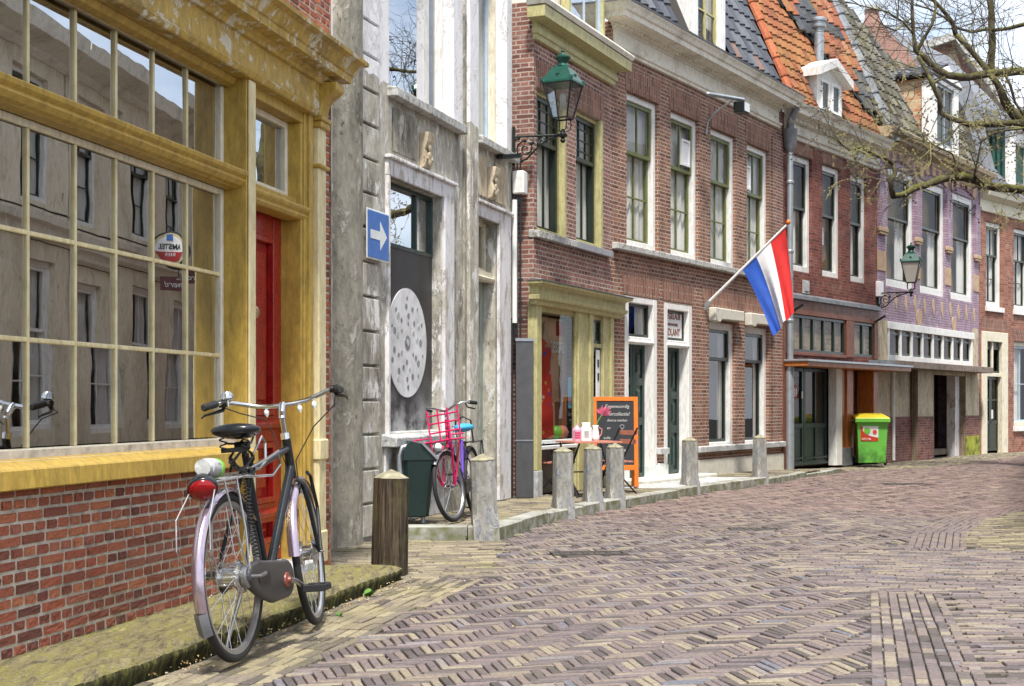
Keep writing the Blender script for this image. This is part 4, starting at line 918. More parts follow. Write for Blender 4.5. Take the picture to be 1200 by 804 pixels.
# white dormer with a shallow gable
mb=MB();zf=5.95;mb.box(d5a,d5b,.0,.9,zf,6.62);zt=6.62;xm=(d5a+d5b)/2
mb.extrude([(d5a,0,zt),(d5b,0,zt),(xm,0,zt+.20)],(0,.9,0));dm=mb.build('dormer',M['white'],h5)
mb=MB();mb.extrude([(d5a-.18,-.14,zt-.06),(xm,-.14,zt+.20),(xm,-.14,zt+.34),(d5a-.18,-.14,zt+.08)],(0,1.3,0));mb.extrude([(d5b+.18,-.14,zt-.06),(xm,-.14,zt+.20),(xm,-.14,zt+.34),(d5b+.18,-.14,zt+.08)],(0,1.3,0));mb.build('dormer_roof',M['white'],dm)
for a,b_ in((d5a+.14,xm-.06),(xm+.06,d5b-.14)):
    mb=MB();frame_rect(mb,a,b_,6.06,6.56,-.03,.02,.04);fr=mb.build('dormer_sash',M['white_clean'],dm)
    mb=MB();mb.quad((a+.04,-.006,6.1),(b_-.04,-.006,6.1),(b_-.04,-.006,6.52),(a+.04,-.006,6.52));mb.build('dormer_pane',M['sashdark'],dm)
mb=MB();mb.box(d5a+.02,d5b-.02,-.10,.0,5.86,5.96);mb.build('dormer_apron',M['zinc'],dm)
cx,cv=rplane(B5,952,60,-.1,5.88,P5);p0=P(cx,cv,.0)
mb=MB();mb.lathe([(.085,-.3),(.085,.34),(.075,.35),(.075,.38),(.12,.39),(.125,.41),(.125,.44),(.10,.45),(.10,.49),(.135,.50),(.135,.54),(.08,.57),(0,.58)],18,(p0[0],p0[1]-.12,p0[2]));mb.build('vent_pipe',M['galv'],h5,smooth=2)

# big downpipe between houses 4 and 5
dp=empty('downpipe',B4.w(6.16,-.11,0),B4.ang,'long grey rainwater downpipe between the two brick houses','downpipe')
mb=MB();mb.tube([(0,0,1.8),(0,0,5.2)],.05,12);mb.build('pipe',M['galv'],dp,smooth=2)
mb=MB();mb.lathe([(.055,5.1),(.10,5.2),(.115,5.42),(.12,5.43),(.12,5.47),(.08,5.47)],16);mb.tube([(0,0,5.4),(-.02,-.02,5.6),(-.05,-.12,5.8)],.06,10);mb.build('hopper',M['lead'],dp,smooth=2)
for z in(2.4,3.5,4.6):
    mb=MB();mb.lathe([(.057,z),(.062,z+.01),(.062,z+.04),(.057,z+.05)],12);mb.build('pipe_collar',M['galv'],dp)

# ================================================================== HOUSE 6 lilac
h6=B6.root('lilac_house','lilac painted brick house with peach bands, white windows and wide canopy','house')
W6=[(.455,2.05),(2.42,4.0),(4.385,6.0)]
o6=[(a,b_,3.30,5.54) for a,b_ in W6]+[(.50,5.87,1.92,2.60),(.734,2.256,0,1.8),(3.261,5.398,0,1.8)]
mb=MB();mb.wall(0,6.42,1.80,6.0,[(a,b_,max(c,1.9),d) for a,b_,c,d in o6[:4]],depth=.15);shell(mb,0,6.42,-.1,6.0,6);mb.build('wall',M['lilac'],h6)
rooms(h6,0,6.4,(.1,2.8,5.9),6)
mb=MB();ops=[(.734,2.256,-.2,1.78),(3.261,5.398,-.2,1.78)]
mb.wall(0,6.42,.86,1.9,ops,y=-.004,depth=.12);mb.box(0,.48,-.02,0,1.8,2.65) ;mb.box(5.9,6.3,-.012,0,1.8,2.75);mb.build('rendered_pier',M['beige_w'],h6)
mb=MB();mb.wall(0,6.42,-.1,.86,ops,y=-.012,depth=.14);mb.box(.734,2.256,.12,.16,-.1,.86);mb.build('brick_dado',M['brick6b'],h6)
mb=MB();mb.box(.734,2.256,.14,.18,.86,1.85);mb.build('recessed_wall',M['beige_w'],h6)
mb=MB();mb.box(3.25,3.27,.3,1.0,-.1,1.85);mb.box(3.2,6.8,.9,.95,-.1,1.85);mb.build('passage_wall',M['brick6b'],h6)
mb=MB();mb.box(5.10,5.39,.12,.3,-.1,1.85);mb.build('passage_post',M['stucco2c'],h6)
mb=MB();mb.box(3.2,5.5,.02,2.5,1.82,1.88);mb.box(3.27,5.39,.0,.1,1.70,1.80);mb.build('passage_ceiling',M['beige_w'],h6)
mb=MB();mb.box(5.55,5.85,.88,.9,1.38,1.50);mb.build('house_number',M['white_clean'],h6)
mb=MB();mb.box(5.40,6.40,-.03,-.012,-.05,.42);mb.build('algae_band',simple('green algae on brick',(.28,.30,.03),.9,var=.5,scale=5,bump=.6),h6)
for i,(a,b_) in enumerate(W6):
    w=window(h6,a,b_,3.30,5.54,'white','sashdark',.14,.04,.60,1,(1,1),'glass',None,[(.62,.98,0,.6)],bot=.14)
    mb=MB();mb.box(a+.1,b_+.5,.30,.31,3.3,5.5);mb.build('blind',M['tan_blind'],w)
    mb=MB();n=9
    for k in range(n):
        x0=a-.05+(b_-a+.1)*k/n;x1=a-.05+(b_-a+.1)*(k+1)/n
        z0=5.55+.14*math.sin(math.pi*k/n);z1=5.55+.14*math.sin(math.pi*(k+1)/n);e=.04
        mb.extrude([(x0,-.03,z0),(x1,-.03,z1),(x1+(k-n/2+1)*.03,-.03,z1+.30),(x0+(k-n/2)*.03,-.03,z0+.30)],(0,.04,0),m=k%2)
    mb.build('arch',[M['peach'],M['purple']],h6)
for x0,x1 in((.02,.42),(2.08,2.39),(4.03,4.36),(6.03,6.38)):
    mb=MB();mb.box(x0,x1,-.05,0,4.35,5.45);mb.build('pilaster',M['lilac'],h6)
    mb=MB();mb.box(x0-.02,x1+.02,-.065,0,4.27,4.35);mb.box(x0,x1,-.055,0,4.22,4.27);mb.build('corbel',M['peach'],h6,bevel=.01)
    mb=MB();mb.box(x0-.02,x1+.03,-.012,0,3.56,3.92);mb.build('peach_band',M['peach'],h6)
for k in range(11):
    x=.45+k*.56;z=3.02+(k%2)*.03
    mb=MB();mb.extrude([(x,-.008,z-.17),(x+.07,-.008,z-.02),(x+.05,-.008,z+.12),(x,-.008,z+.18),(x-.05,-.008,z+.12),(x-.07,-.008,z-.02)],(0,.008,0));mb.build('painted_drop',M['peach'],h6)
for x,z,r_ in((2.35,2.80,.17),(4.6,2.78,.15)):
    mb=MB();mb.lathe([(r_,0),(r_,-.01),(0,-.01)],20,(x,0,z),'y');mb.build('painted_disc',M['peach'],h6)
text(h6,'1885 PICTURA',.24,(3.6,-.01,3.12),M['purple'],sx=.8) if False else None
mb=MB();frame_rect(mb,.50,5.87,1.92,2.60,-.03,.06,.10)
mb.box(.45,5.92,-.05,-.03,2.50,2.64)
n=8
for i in range(1,n): x=.6+(5.17)*i/n;mb.box(x-.05,x+.05,-.02,.06,2.02,2.50)
w=mb.build('strip_window',M['white'],h6,bevel=.006)
mb=MB();
for i in range(n):
    a=.6+5.17*i/n+.055;b_=.6+5.17*(i+1)/n-.055;frame_rect(mb,a,b_,2.03,2.44,.01,.04,.035)
mb.build('sash',M['sashdark'],w)
mb=MB();mb.quad((.6,.03,2.02),(5.8,.03,2.02),(5.8,.03,2.5),(.6,.03,2.5));mb.build('pane',M['glass'],w)
mb=MB();mb.box(.6,5.9,.16,.17,1.9,2.6);mb.build('blind',simple('mauve blind',(.25,.16,.15),.8),w)
mb=MB();mb.box(-.15,6.25,-.36,.0,1.775,1.90);mb.build('canopy',simple('grey brown canopy board',(.22,.17,.13),.7,var=.3),h6,bevel=.006)
mb=MB();mb.box(-.6,-.10,-.37,-.05,1.80,1.89);mb.build('canopy_return',M['lead'],h6,bevel=.004)
mb=MB();mb.tube([(.745,-.05,.05),(.745,-.05,1.78)],.03,8);mb.build('pipe',M['pipewhite'],h6)
mb=MB();mb.cornice([(.02,5.86),(.05,5.88),(.055,5.95),(.22,5.99),(.23,6.04),(.30,6.06),(.32,6.15),(.30,6.17),(0,6.18)],.0,6.42,False,True);mb.build('cornice',paint('brown grey gutter paint',(.42,.33,.22),(.15,.1,.06),.4,.7,(.12,.09,.05),.7),h6)
P6=R(64)
poly=[rplane(B6,x,y,-.1,6.15,P6) for x,y in((1040,156),(962,-10),(979,-10),(1046,73),(1090,88),(1128,120),(1168,208))]
poly[0]=(poly[0][0]-.1,0);poly[-1]=(6.5,0)
ip=inpoly(poly)
dl,dr_=2.62,4.25
underlay(h6,0,0,0,-.1,6.12,P6,poly)
pantiles(h6,'roof','mossy6',-1.2,7.2,5.4,-.1,6.15,P6,tw=.21,th=.26,amp=.028,inside=lambda x,v:ip(x,v) and x<6.6 and not(dl<x<dr_ and v<1.3))
# brick dormer
mb=MB();mb.box(dl,dr_,-.12,1.6,6.16,7.55);dm=mb.build('dormer',M['brickorange'],h6)
mb=MB();mb.box(dl-.02,dl+.24,-.20,-.12,6.16,7.5);mb.box(dr_-.30,dr_+.02,-.20,-.12,6.16,7.5);mb.box(dl-.02,dr_+.02,-.21,-.12,7.50,7.62);mb.extrude([(dl-.12,-.26,7.62),(dr_+.12,-.26,7.62),((dl+dr_)/2,-.26,7.92)],(0,.14,0));mb.box(dl+.24,dr_-.30,-.17,-.12,6.16,6.3);mb.box(dl-.035,dl-.0,-.12,.02,6.16,7.5);mb.build('dormer_front',M['white'],dm)
mb=MB();frame_rect(mb,dl+.24,dr_-.30,6.3,7.50,-.17,-.13,.05);mb.box((dl+dr_)/2-.05,(dl+dr_)/2,-.17,-.13,6.35,7.45);mb.box(dl+.3,dr_-.35,-.17,-.13,6.95,7.0);mb.build('dormer_sash',M['galv'],dm)
mb=MB();mb.quad((dl+.26,-.14,6.32),(dr_-.32,-.14,6.32),(dr_-.32,-.14,7.48),(dl+.26,-.14,7.48));mb.build('dormer_pane',M['sashdark'],dm)
def small_tiles(root,x0,x1,y0,z0,y1,z1,mat,name,nu,nv,along='y'):
    mb=MB();rr=random.Random(int(x0*50))
    for i in range(nu):
        for j in range(nv):
            pass
    return mb
# tiled cap of the brick dormer: two slopes falling to the sides
def cap(root,x0,x1,y0,y1,ze,zr,mat,nu=5,nv=6,name='dormer_roof'):
    mb=MB();rr=random.Random(int(x0*30));xm=(x0+x1)/2
    for sd in(-1,1):
        xe=x0 if sd<0 else x1
        for i in range(nv):
            for j in range(nu):
                a=i/nv;b_=(i+1.12)/nv;ya=y0+(y1-y0)*j/nu;yb=y0+(y1-y0)*(j+1)/nu;r=rr.uniform(.02,1)
                pr=[(0,.0),(.3,.012),(.55,.05),(.8,.055),(1,.0)]
                L=[(xe+(xm-xe)*a,ya+(yb-ya)*t,ze+(zr-ze)*a+.045+h) for t,h in pr];H=[(xe+(xm-xe)*min(b_,1.02),ya+(yb-ya)*t,ze+(zr-ze)*min(b_,1.02)+.01+h) for t,h in pr];Bm=[(p[0],p[1],p[2]-.05) for p in L]
                k=len(pr);mb.add(L+H+Bm,[(q,q+1,k+q+1,k+q) for q in range(k-1)]+[(2*k+q,2*k+q+1,q+1,q) for q in range(k-1)],r=r)
    mb.extrude([(x0,y0+.02,ze),(x1,y0+.02,ze),(xm,y0+.02,zr)],(0,y1-y0,0),m=0)
    return mb.build(name,M[mat],root)
cap(dm,dl-.12,dr_+.12,-.24,1.3,7.58,7.94,'slate4',6,4)

# ================================================================== HOUSE 7
h7=B7.root('orange_brick_house','orange red brick house with cream cornice at the right end','house')
W7=[(.347,1.244),(1.945,2.90),(3.6,4.55),(5.3,6.2)]
o7=[(a,b_,3.29,5.17) for a,b_ in W7]+[(.093,1.542,.0,2.72),(1.945,3.15,.60,2.55),(3.7,4.9,.6,2.55)]
mb=MB();mb.wall(0,12,-.1,5.75,o7,depth=.15);shell(mb,0,12,-.1,5.75,6);mb.build('wall',M['brick7'],h7)
rooms(h7,0,12,(.1,2.8,5.6),6)
for a,b_ in W7:
    w=window(h7,a,b_,3.29,5.17,'white','sashdark',.10,.05,.62,2,(1,2),'glass',('white',.12,.05),[(.5,.98,0,1)])
    mb=MB();mb.box(a,b_+.5,.28,.29,3.3,5.2);mb.build('blind',M['tan_blind'],w)
for a,b_ in((1.945,3.15),(3.7,4.9)): window(h7,a,b_,.60,2.55,'cream_pale','bluewhite',.10,.05,None,2,(2,1),'glass',('white',.12,.05),[(.1,.6,0,1)])
soldier(h7,.12,1.5,2.74,3.0);soldier(h7,1.95,3.15,2.57,2.85)
mb=MB();mb.box(.093,.36,-.03,.1,.0,2.72);mb.box(1.22,1.542,-.03,.1,.0,2.72);mb.box(.36,1.22,-.028,.1,2.50,2.72);mb.box(.36,1.22,.0,.1,1.72,1.80);mb.box(.73,.79,.01,.09,1.8,2.5);mb.build('door_surround',M['cream_pale'],h7,bevel=.008)
mb=MB();frame_rect(mb,.36,.73,1.8,2.38,.05,.09,.05);frame_rect(mb,.79,1.22,1.8,2.38,.05,.09,.05);mb.box(.36,1.22,.06,.08,2.38,2.5);mb.build('fanlight',M['sashdark'],h7)
mb=MB()
for a,b_ in((.36,.79),(.795,1.22)):
    frame_rect(mb,a,b_,.06,1.72,.08,.12,.06);mb.box(a,b_,.08,.12,.66,.74);mb.box(a,b_,.09,.12,.12,.66);mb.box(a,b_,.085,.115,1.18,1.22)
d=mb.build('door',M['sashdark'],h7)
mb=MB();mb.quad((.4,.10,.7),(1.2,.10,.7),(1.2,.10,2.4),(.4,.10,2.4));mb.build('pane',M['glass'],d)
mb=MB();mb.box(.83,.87,.05,.08,.78,.98);mb.build('door_handle',M['white_clean'],d)
mb=MB();mb.cornice([(.03,5.36),(.05,5.37),(.05,5.43),(.02,5.44),(.02,5.62),(.08,5.64),(.22,5.70),(.24,5.78),(.27,5.83),(0,5.86)],.0,12,False,False);mb.build('cornice',M['cream_pale'],h7)
underlay(h7,0,12,2.6,-.05,5.84,R(50))
pantiles(h7,'roof','slate4',.0,9,2.4,-.05,5.86,R(50))
# green boarded dormer
a,b_=2.2,3.5
mb=MB();mb.box(a,b_,.30,1.7,5.86,7.52)
g=G('green boards');v=g.obj();s_=g.n('SeparateXYZ',{'Vector':v}).outputs;wv=g.math('SINE',g.math('MULTIPLY',g.math('ADD',s_[0],s_[1]),52.0))
g.bsdf(g.ramp(g.noise(v,4,5),[(.3,(.008,.045,.035)),(.7,(.02,.10,.075))]),.5,0,g.bump(wv,.7,.02));M['boards']=g.mat
dm=mb.build('dormer',M['boards'],h7)
mb=MB();mb.box(a-.03,a+.28,.16,.30,5.86,7.52);mb.box(b_-.2,b_+.03,.16,.30,5.86,7.52);mb.box(a-.1,b_+.1,.1,1.8,7.52,7.60);mb.box(a+.28,b_-.2,.22,.30,7.2,7.52);mb.build('dormer_front',M['white'],dm,bevel=.01)
cap(dm,a-.2,b_+.15,.05,1.8,7.58,8.05,'slate4',7,4)

# ================================================================== far roofs behind
fh=empty('gabled_house',(0,0,0),0,'narrow brick neck gable rising behind the mossy roof','house')
mb=MB();pts=[at(x,y,33.0) for x,y in((1000,130),(1004,60),(1008,33),(1013,24),(1015,9),(1030,9),(1031,21),(1036,32),(1046,42),(1062,58),(1080,84),(1088,130))]
mb.extrude(pts,(.10,.45,0));fh_w=mb.build('gable_wall',M['brickpink'],fh)
mb=MB();pts=[at(x,y,33.0) for x,y in((1014,11),(1014,6),(1031,6),(1031,11))];mb.extrude([p+Vector((0,-.05,0)) for p in pts],(.1,.55,0))
mb.build('coping',M['sillstone'],fh)
mb=MB();q=[at(x,y,33.2) for x,y in((1036,30),(1098,92),(1120,140),(1060,140))];mb.extrude(q,(2.4,3.0,.0));mb.build('roof',M['lead'],fh)
fh=empty('gabled_house',(0,0,0),0,'pink rendered gable house behind the bare tree branches','house')
mb=MB();Y=38.0
pts=[at(x,y,Y) for x,y in((1078,150),(1078,58),(1118,44),(1180,132),(1180,200),(1078,200))]
mb.extrude(pts,(1.5,5,0));w=mb.build('gable_wall',M['brickpink'],fh)
mb=MB()
def strip(p,q,wd,m):
    a_,b2=at(*p,Y-.15),at(*q,Y-.15);mb.bar(a_,b2,.5,wd,m)
strip((1062,62),(1119,43),.20,0);strip((1119,43),(1184,136),.24,0)
mb.build('verge_board',M['sillstone'],fh)
mb=MB();pts=[at(x,y,Y-.02) for x,y in((1102,70),(1118,58),(1127,84),(1118,96),(1096,96))];mb.extrude(pts,(0,-.05,0));mb.build('render_patch',M['beige_w'],fh)
fh=empty('gabled_house',(0,0,0),0,'white boarded house end at far right above the tiled dormer','house')
mb=MB();pts=[at(x,y,43.0) for x,y in((1150,108),(1176,118),(1195,155),(1195,260),(1150,260))];mb.extrude(pts,(3,5,0));mb.build('gable_wall',M['white'],fh)
mb=MB();mb.bar(at(1146,100,42.8),at(1200,160,42.8),.4,.12);mb.build('verge_board',M['lead'],fh)
# slate flank with skylight between the dormers
sl=MB();pts=[at(x,y,33.6) for x,y in((1100,90),(1134,92),(1150,130),(1168,208),(1100,208))];sl.extrude(pts,(.6,1.6,0))

# ================================================================== across the street (mirrored in the shop window)
def opposite(x0,y0,x1,y1,label,mat,H=6.3,win='white'):
    ang=math.atan2(y0-y1,x0-x1);L=math.hypot(x1-x0,y1-y0)   # local x runs from far end back to near end so local -y faces the street
    r=empty('house_across',(x1,y1,0),ang,label,'house')
    ops=[];n=max(1,int(L/2.0))
    for i in range(n):
        c=(i+.5)*L/n;ops+=[(c-.64,c+.64,.7,3.0),(c-.58,c+.58,3.75,5.6)]
    mb=MB();mb.wall(0,L,-.1,H,ops,depth=.2);shell(mb,0,L,-.1,H,6);mb.build('wall',M[mat],r)
    mb=MB();mb.box(0,L,.02,6,H,H+.1);mb.build('roof',M['lead'],r)
    mb=MB();mb.cornice([(.03,5.8),(.08,5.85),(.1,5.9),(.4,6.0),(.45,6.2),(0,6.3)],0,L,False,False);mb.cornice([(.0,3.25),(.10,3.3),(.12,3.42),(.2,3.45),(.22,3.55),(0,3.6)],0,L,False,False);mb.build('cornice',M['cornice_w'],r)
    mb=MB()
    for k in range(20):
        z=.3+k*.42
        if z<5.75: mb.box(0,L,-.004,.002,z,z+.025) if not any(o[2]<z<o[3] for o in ops) else None
    if mat=='opp': mb.build('groove',M['dark'],r)
    for o in ops:
        window(r,*o,win,'sashdark' if o[2]>3 else win,.08,.08,.6,2,(1,2),'glass',None,[(0,.34,0,1),(.62,1,0,1)])
    return r
M['opp']=stucco('ochre beige render',[(.56,.49,.36),(.68,.61,.47),(.76,.69,.54),(.6,.53,.40)],1.2)
M['oppb']=brick('pale brick',[(.3,.24,.18),(.38,.3,.22)],(.5,.45,.38))
k=CX/F
off=1.75
opp1=opposite(.353*9+off,9,.353*17.5+off,17.5,'beige rendered house across the street, mirrored in shop window','opp')
opp2=opposite(.353*17.55+off,17.55,.353*26+off,26,'second beige rendered house across the street, mirrored nearer the door','opp')
# pub signs hanging on house across
def refl_point(px,py,t):
    s,z,Y=None,None,None
    a=(px-CX)/F;n=(B1.u[1],-B1.u[0]);ox,oy=B1.O
    tt=(a*oy-ox)/(B1.u[0]-a*B1.u[1]);Yh=oy+tt*B1.u[1];Ph=Vector((a*Yh,Yh,CH-(py-HY)/F*Yh))
    d=Vector((a,1,-(py-HY)/F)).normalized();nv=Vector((n[0],n[1],0));rdir=d-2*d.dot(nv)*nv
    return Ph+rdir*t
P_=refl_point(229,291,15.9)
sgn_=empty('pub_sign',P_,R(-90)+math.atan2(1,.353)-R(20),'round beer sign reading AMSTEL BIER, mirrored in the shop panes','sign')
sgn_.rotation_euler=(0,0,math.atan2(-P_.x+(-1.6),-(7.4-P_.y))+0)
dirn=Vector((-1.6,7.4,0))-Vector((P_.x,P_.y,0));sgn_.rotation_euler=(0,0,math.atan2(dirn.y,dirn.x)+math.pi/2)
mb=MB();mb.lathe([(.34,.04),(.34,-.04),(.30,-.045),(0,-.045)],32,(0,0,0),'y');p=mb.build('sign_drum',M['sashdark'],sgn_)
mb=MB();mb.lathe([(.30,-.046),(.30,-.05),(0,-.05)],32,(0,0,0),'y');mb.build('gold_ring',M['amsgold'],sgn_)
mb=MB();mb.lathe([(.25,-.051),(.25,-.055),(0,-.055)],32,(0,0,0),'y');mb.build('white_face',M['white_clean'],sgn_)
mb=MB();mb.extrude([(.25*math.cos(a),-.056,.25*math.sin(a)) for a in [math.pi+R(10)+i*(math.pi-R(20))/14 for i in range(15)]],(0,-.004,0));mb.build('red_half',M['amsred'],sgn_)
sgn_.scale=(.85,.85,.85)
text(sgn_,'AMSTEL',.135,(0,-.062,.05),M['sashdark'],bold=.003,sx=.85);text(sgn_,'BIER',.09,(0,-.064,-.10),M['white_clean'])
mb=MB();mb.box(-.06,.06,-.066,-.056,.16,.27);mb.build('blue_crest',M['signblue'],sgn_)
mb=MB();mb.tube([(0,.03,.30),(0,.03,.42),(0,1.4,.42)],.014,6);mb.build('bracket',M['iron'],sgn_)
s2=empty('pub_sign',P_+Vector((0,0,-.50)),0,'dark cafe name board reading Lieverd under the round beer sign','sign');s2.rotation_euler=sgn_.rotation_euler
s2.scale=(.75,.75,.75)
mb=MB();mb.box(-.36,.36,-.03,.03,-.14,.14);mb.build('sign_board',M['signdark'],s2);text(s2,'Lieverd',.17,(0,-.036,-.02),M['whiteg'],shear=.3);text(s2,'Cafe',.06,(0,-.036,.09),M['whiteg'])
mb=MB();mb.bar((0,0,.14),(0,0,.30),.03);mb.build('hanger',M['iron'],s2)
sl_o=sl.build('roof_flank',M['lead'],None)
tag(sl_o,'grey slate roof flank between the two small dormers','roof')
# ================================================================== ground
LEDGE=lambda y:-1.477+.235*(y-5.58)
KERB=[(-.36,11.74),(-.117,11.72),(.355,13.4),(.899,14.69),(1.165,15.24),(2.263,17.65),(3.46,19.74),(5.365,23.69)]
PAVE=[(5.365,23.69),(6.2,24.2),(7.45,25.5),(10.98,31.1),(14.2,36.5)]
def interp(pl,y):
    for (xa,ya),(xb,yb) in zip(pl,pl[1:]):
        if ya<=y<=yb: return xa+(xb-xa)*(y-ya)/(yb-ya)
    return pl[0][0] if y<pl[0][1] else pl[-1][0]+(y-pl[-1][1])*.6
KB=[(-.117,11.72)]+KERB[2:]
def wallx(y):
    for Fc,y0,y1 in((B2,0,15.5),(B3,15.5,17.79),(B4,17.79,23.11),(B5,23.11,26.51),(B6,26.51,31.89),(B7,31.89,60)):
        if y0<=y<y1 or Fc is B7: t=(y-Fc.O[1])/Fc.u[1];return Fc.O[0]+t*Fc.u[0]
gm=MB();gm.quad((-60,-20,-.05),(80,-20,-.05),(80,140,-.05),(-60,140,-.05));go=gm.build('ground',M['joint'],None);tag(go,kind='structure')
covers=[ground(885,620),ground(690,648),ground(1061,567.5)]
CW=[(.44,.24),(.55,.22),(.60,.40)]
def incover(x,y):
    return any(abs(x-c.x)<w/2+.03 and abs(y-c.y)<h/2+.03 for c,(w,h) in zip(covers,CW))
rr=random.Random(11)
def paverb(mb,x,y,ang,L,W,z,depth=.05,r=None,hj=.0035,tilt=.014,ch=.0038,tint=None):
    c,s=math.cos(ang),math.sin(ang);tx=rr.gauss(0,tilt);ty=rr.gauss(0,tilt*1.5);dz=rr.gauss(0,hj*.6)
    L-=.007;W-=.0075;vs=[]
    for k,(hx,hy) in enumerate(((-1,-1),(1,-1),(1,1),(-1,1))):
        a,b_=hx*L/2+rr.uniform(-.0015,.0015),hy*W/2+rr.uniform(-.0015,.0015);vs.append((x+a*c-b_*s,y+a*s+b_*c,z-depth))
    for k,(hx,hy) in enumerate(((-1,-1),(1,-1),(1,1),(-1,1))):
        a,b_=hx*(L/2-ch*.3)+rr.uniform(-.0015,.0015),hy*(W/2-ch*.3);vs.append((x+a*c-b_*s,y+a*s+b_*c,z+dz-ch+a*tx+b_*ty))
    for k,(hx,hy) in enumerate(((-1,-1),(1,-1),(1,1),(-1,1))):
        a,b_=hx*(L/2-ch),hy*(W/2-ch)+rr.uniform(-.001,.001);vs.append((x+a*c-b_*s,y+a*s+b_*c,z+dz+a*tx+b_*ty))
    fs=[(8,9,10,11)]+[(4+k,4+(k+1)%4,8+(k+1)%4,8+k) for k in range(4)]+[(k,(k+1)%4,4+(k+1)%4,4+k) for k in range(4)]
    mb.add(vs,fs,r=(rr.uniform(.01,1) if r is None else r))
def dome(x,y):  # gentle unevenness of the old paving
    return .012*noise.noise((x*.45,y*.45,1.3))+.006*noise.noise((x*1.4,y*1.4,5.1))
patchL=[(.9,3.6),(1.38,5.58),(2.06,8.35)];patchR=[(1.33,3.6),(1.845,5.58),(2.47,8.35)]
s2L=[(2.91,10.74),(3.38,12.24),(4.08,13.8),(5.3,15.7),(7.2,18.2)];
def region(x,y):
    if y<3.9 or x>.353*y+1.7 or x<-.353*y-1.4: return None
    if incover(x,y): return None
    if y<8.95:
        if x<LEDGE(y)+.03: return None
        if x<LEDGE(y)+.50: return 'gutter'
    elif y<11.68:
        if x<-.03-(y-8.95)*-.0 and y>9.0:
            return 'plaza' if x<-.15+(y-9)*.05 else 'herring'
    if y>=11.68 and x<interp(KB,y)+.02 and y<23.69: return None
    if y>=23.69:
        if x<interp(PAVE,y): return 'walk' if x>wallx(y)-.1 else None
    if y<8.38:
        if interp(patchL,y)<x<interp(patchR,y): return 'patch'
        if x>=interp(patchR,y): return 'rows'
    elif y<10.72:
        if x>1.9: return 'rows2'
    else:
        a=interp(s2L,y)
        if a<x<a+.46+.1*(y-10.7)*0: return 'strip2'
        if x>=a+.46 : return 'walkR'
    return 'herring'
bed=MB();nxb,nyb=80,130
bed.add([(-4.5+x*.25,3.6+y*.25,dome(-4.5+x*.25,3.6+y*.25)-.0105) for y in range(nyb) for x in range(nxb)],[(y*nxb+x,y*nxb+x+1,(y+1)*nxb+x+1,(y+1)*nxb+x) for y in range(nyb-1) for x in range(nxb-1)])
bo=bed.build('road_bed',M['joint'],None,smooth=True);tag(bo,kind='structure')
road=MB()
def warp(x,y):
    return x+.16*noise.noise((x*.42,y*.42,11.0))+.03*noise.noise((x*1.3,y*1.3,4.0)),y+.16*noise.noise((x*.42,y*.42,31.0))+.03*noise.noise((x*1.3,y*1.3,8.0))
def herring(mb,ang,L,W,test,x0,x1,y0,y1,org=(0,0)):
    c,s=math.cos(ang),math.sin(ang);ext=max(x1-x0,y1-y0)*1.5;cx,cy=(x0+x1)/2,(y0+y1)/2
    nk=int(ext/W);nt=int(ext/(2*L))+2
    for t in range(-nt,nt+1):
        for kk in range(-nk,nk+1):
            for o in(0,1):
                if o==0: lx,ly=kk*W+L/2+t*2*L,kk*W+W/2;la=0
                else: lx,ly=kk*W+W/2+t*2*L,(kk+1)*W+L/2;la=math.pi/2
                x=cx+lx*c-ly*s;y=cy+lx*s+ly*c
                if not(x0<x<x1 and y0<y<y1): continue
                e_=.09;xa,ya=warp(x-e_*math.cos(ang+la),y-e_*math.sin(ang+la));xb,yb=warp(x+e_*math.cos(ang+la),y+e_*math.sin(ang+la));x,y=(xa+xb)/2,(ya+yb)/2;wa=math.atan2(yb-ya,xb-xa)
                if test(x,y): paverb(mb,x,y,wa+rr.gauss(0,.010),L,W,dome(x,y))
                elif region(x,y) not in(None,'herring') and (test(x-.1,y) or test(x+.1,y) or test(x,y+.1) or test(x,y-.1)): paverb(mb,x,y,ang+la,L,W,dome(x,y)-.010)
herring(road,R(12),.18,.045,lambda x,y:region(x,y)=='herring',-4.6,9,3.9,12.3)
herring(road,R(12),.18,.045,lambda x,y:region(x,y)=='herring',-1,12,12.3,22)
herring(road,R(12),.18,.045,lambda x,y:region(x,y)=='herring',2,16,22,33)
def rows(mb,test,x0,x1,y0,y1,ang=0.0,L=.185,W=.045,rlo=.01,rhi=1):
    c,s=math.cos(ang),math.sin(ang);cx,cy=(x0+x1)/2,(y0+y1)/2;e=max(x1-x0,y1-y0)
    j=-int(e/W)
    while j*W<e:
        i=-int(e/L);o=rr.random()*L
        while i*L<e:
            lx,ly=i*L+o,j*W;x=cx+lx*c-ly*s;y=cy+lx*s+ly*c;i+=1
            if x0<x<x1 and y0<y<y1 and test(x,y): paverb(mb,x,y,ang+rr.gauss(0,.012),L,W,dome(x,y),r=rr.uniform(rlo,rhi))
        j+=1
rows(road,lambda x,y:region(x,y)=='rows',1.2,5,3.9,8.6,R(3))
rows(road,lambda x,y:region(x,y)=='rows2',1.7,6,8.3,10.8,R(-4))
def along(mb,left,ncol,W,y0,y1,Ls=(.2,),wfun=None,rlo=.01,rhi=1):
    # columns of clinkers laid lengthwise following a polyline
    for k in range(ncol):
        y=y0
        while y<y1:
            x=interp(left,y)+(k+.5)*(wfun(y)/ncol if wfun else W);dx=(interp(left,y+.1)-interp(left,y-.1))/.2;a=math.atan2(1,dx)
            L=rr.choice(Ls)*rr.uniform(.95,1.05);yc=y+L/2*math.sin(a);xc=x+L/2*math.cos(a)
            w=(wfun(y)/ncol if wfun else W)*math.sin(a)+.003
            if not incover(xc,yc): paverb(mb,xc,yc,a+rr.gauss(0,.01),L,w,dome(xc,yc),r=rr.uniform(rlo,rhi))
            y+=L*math.sin(a)
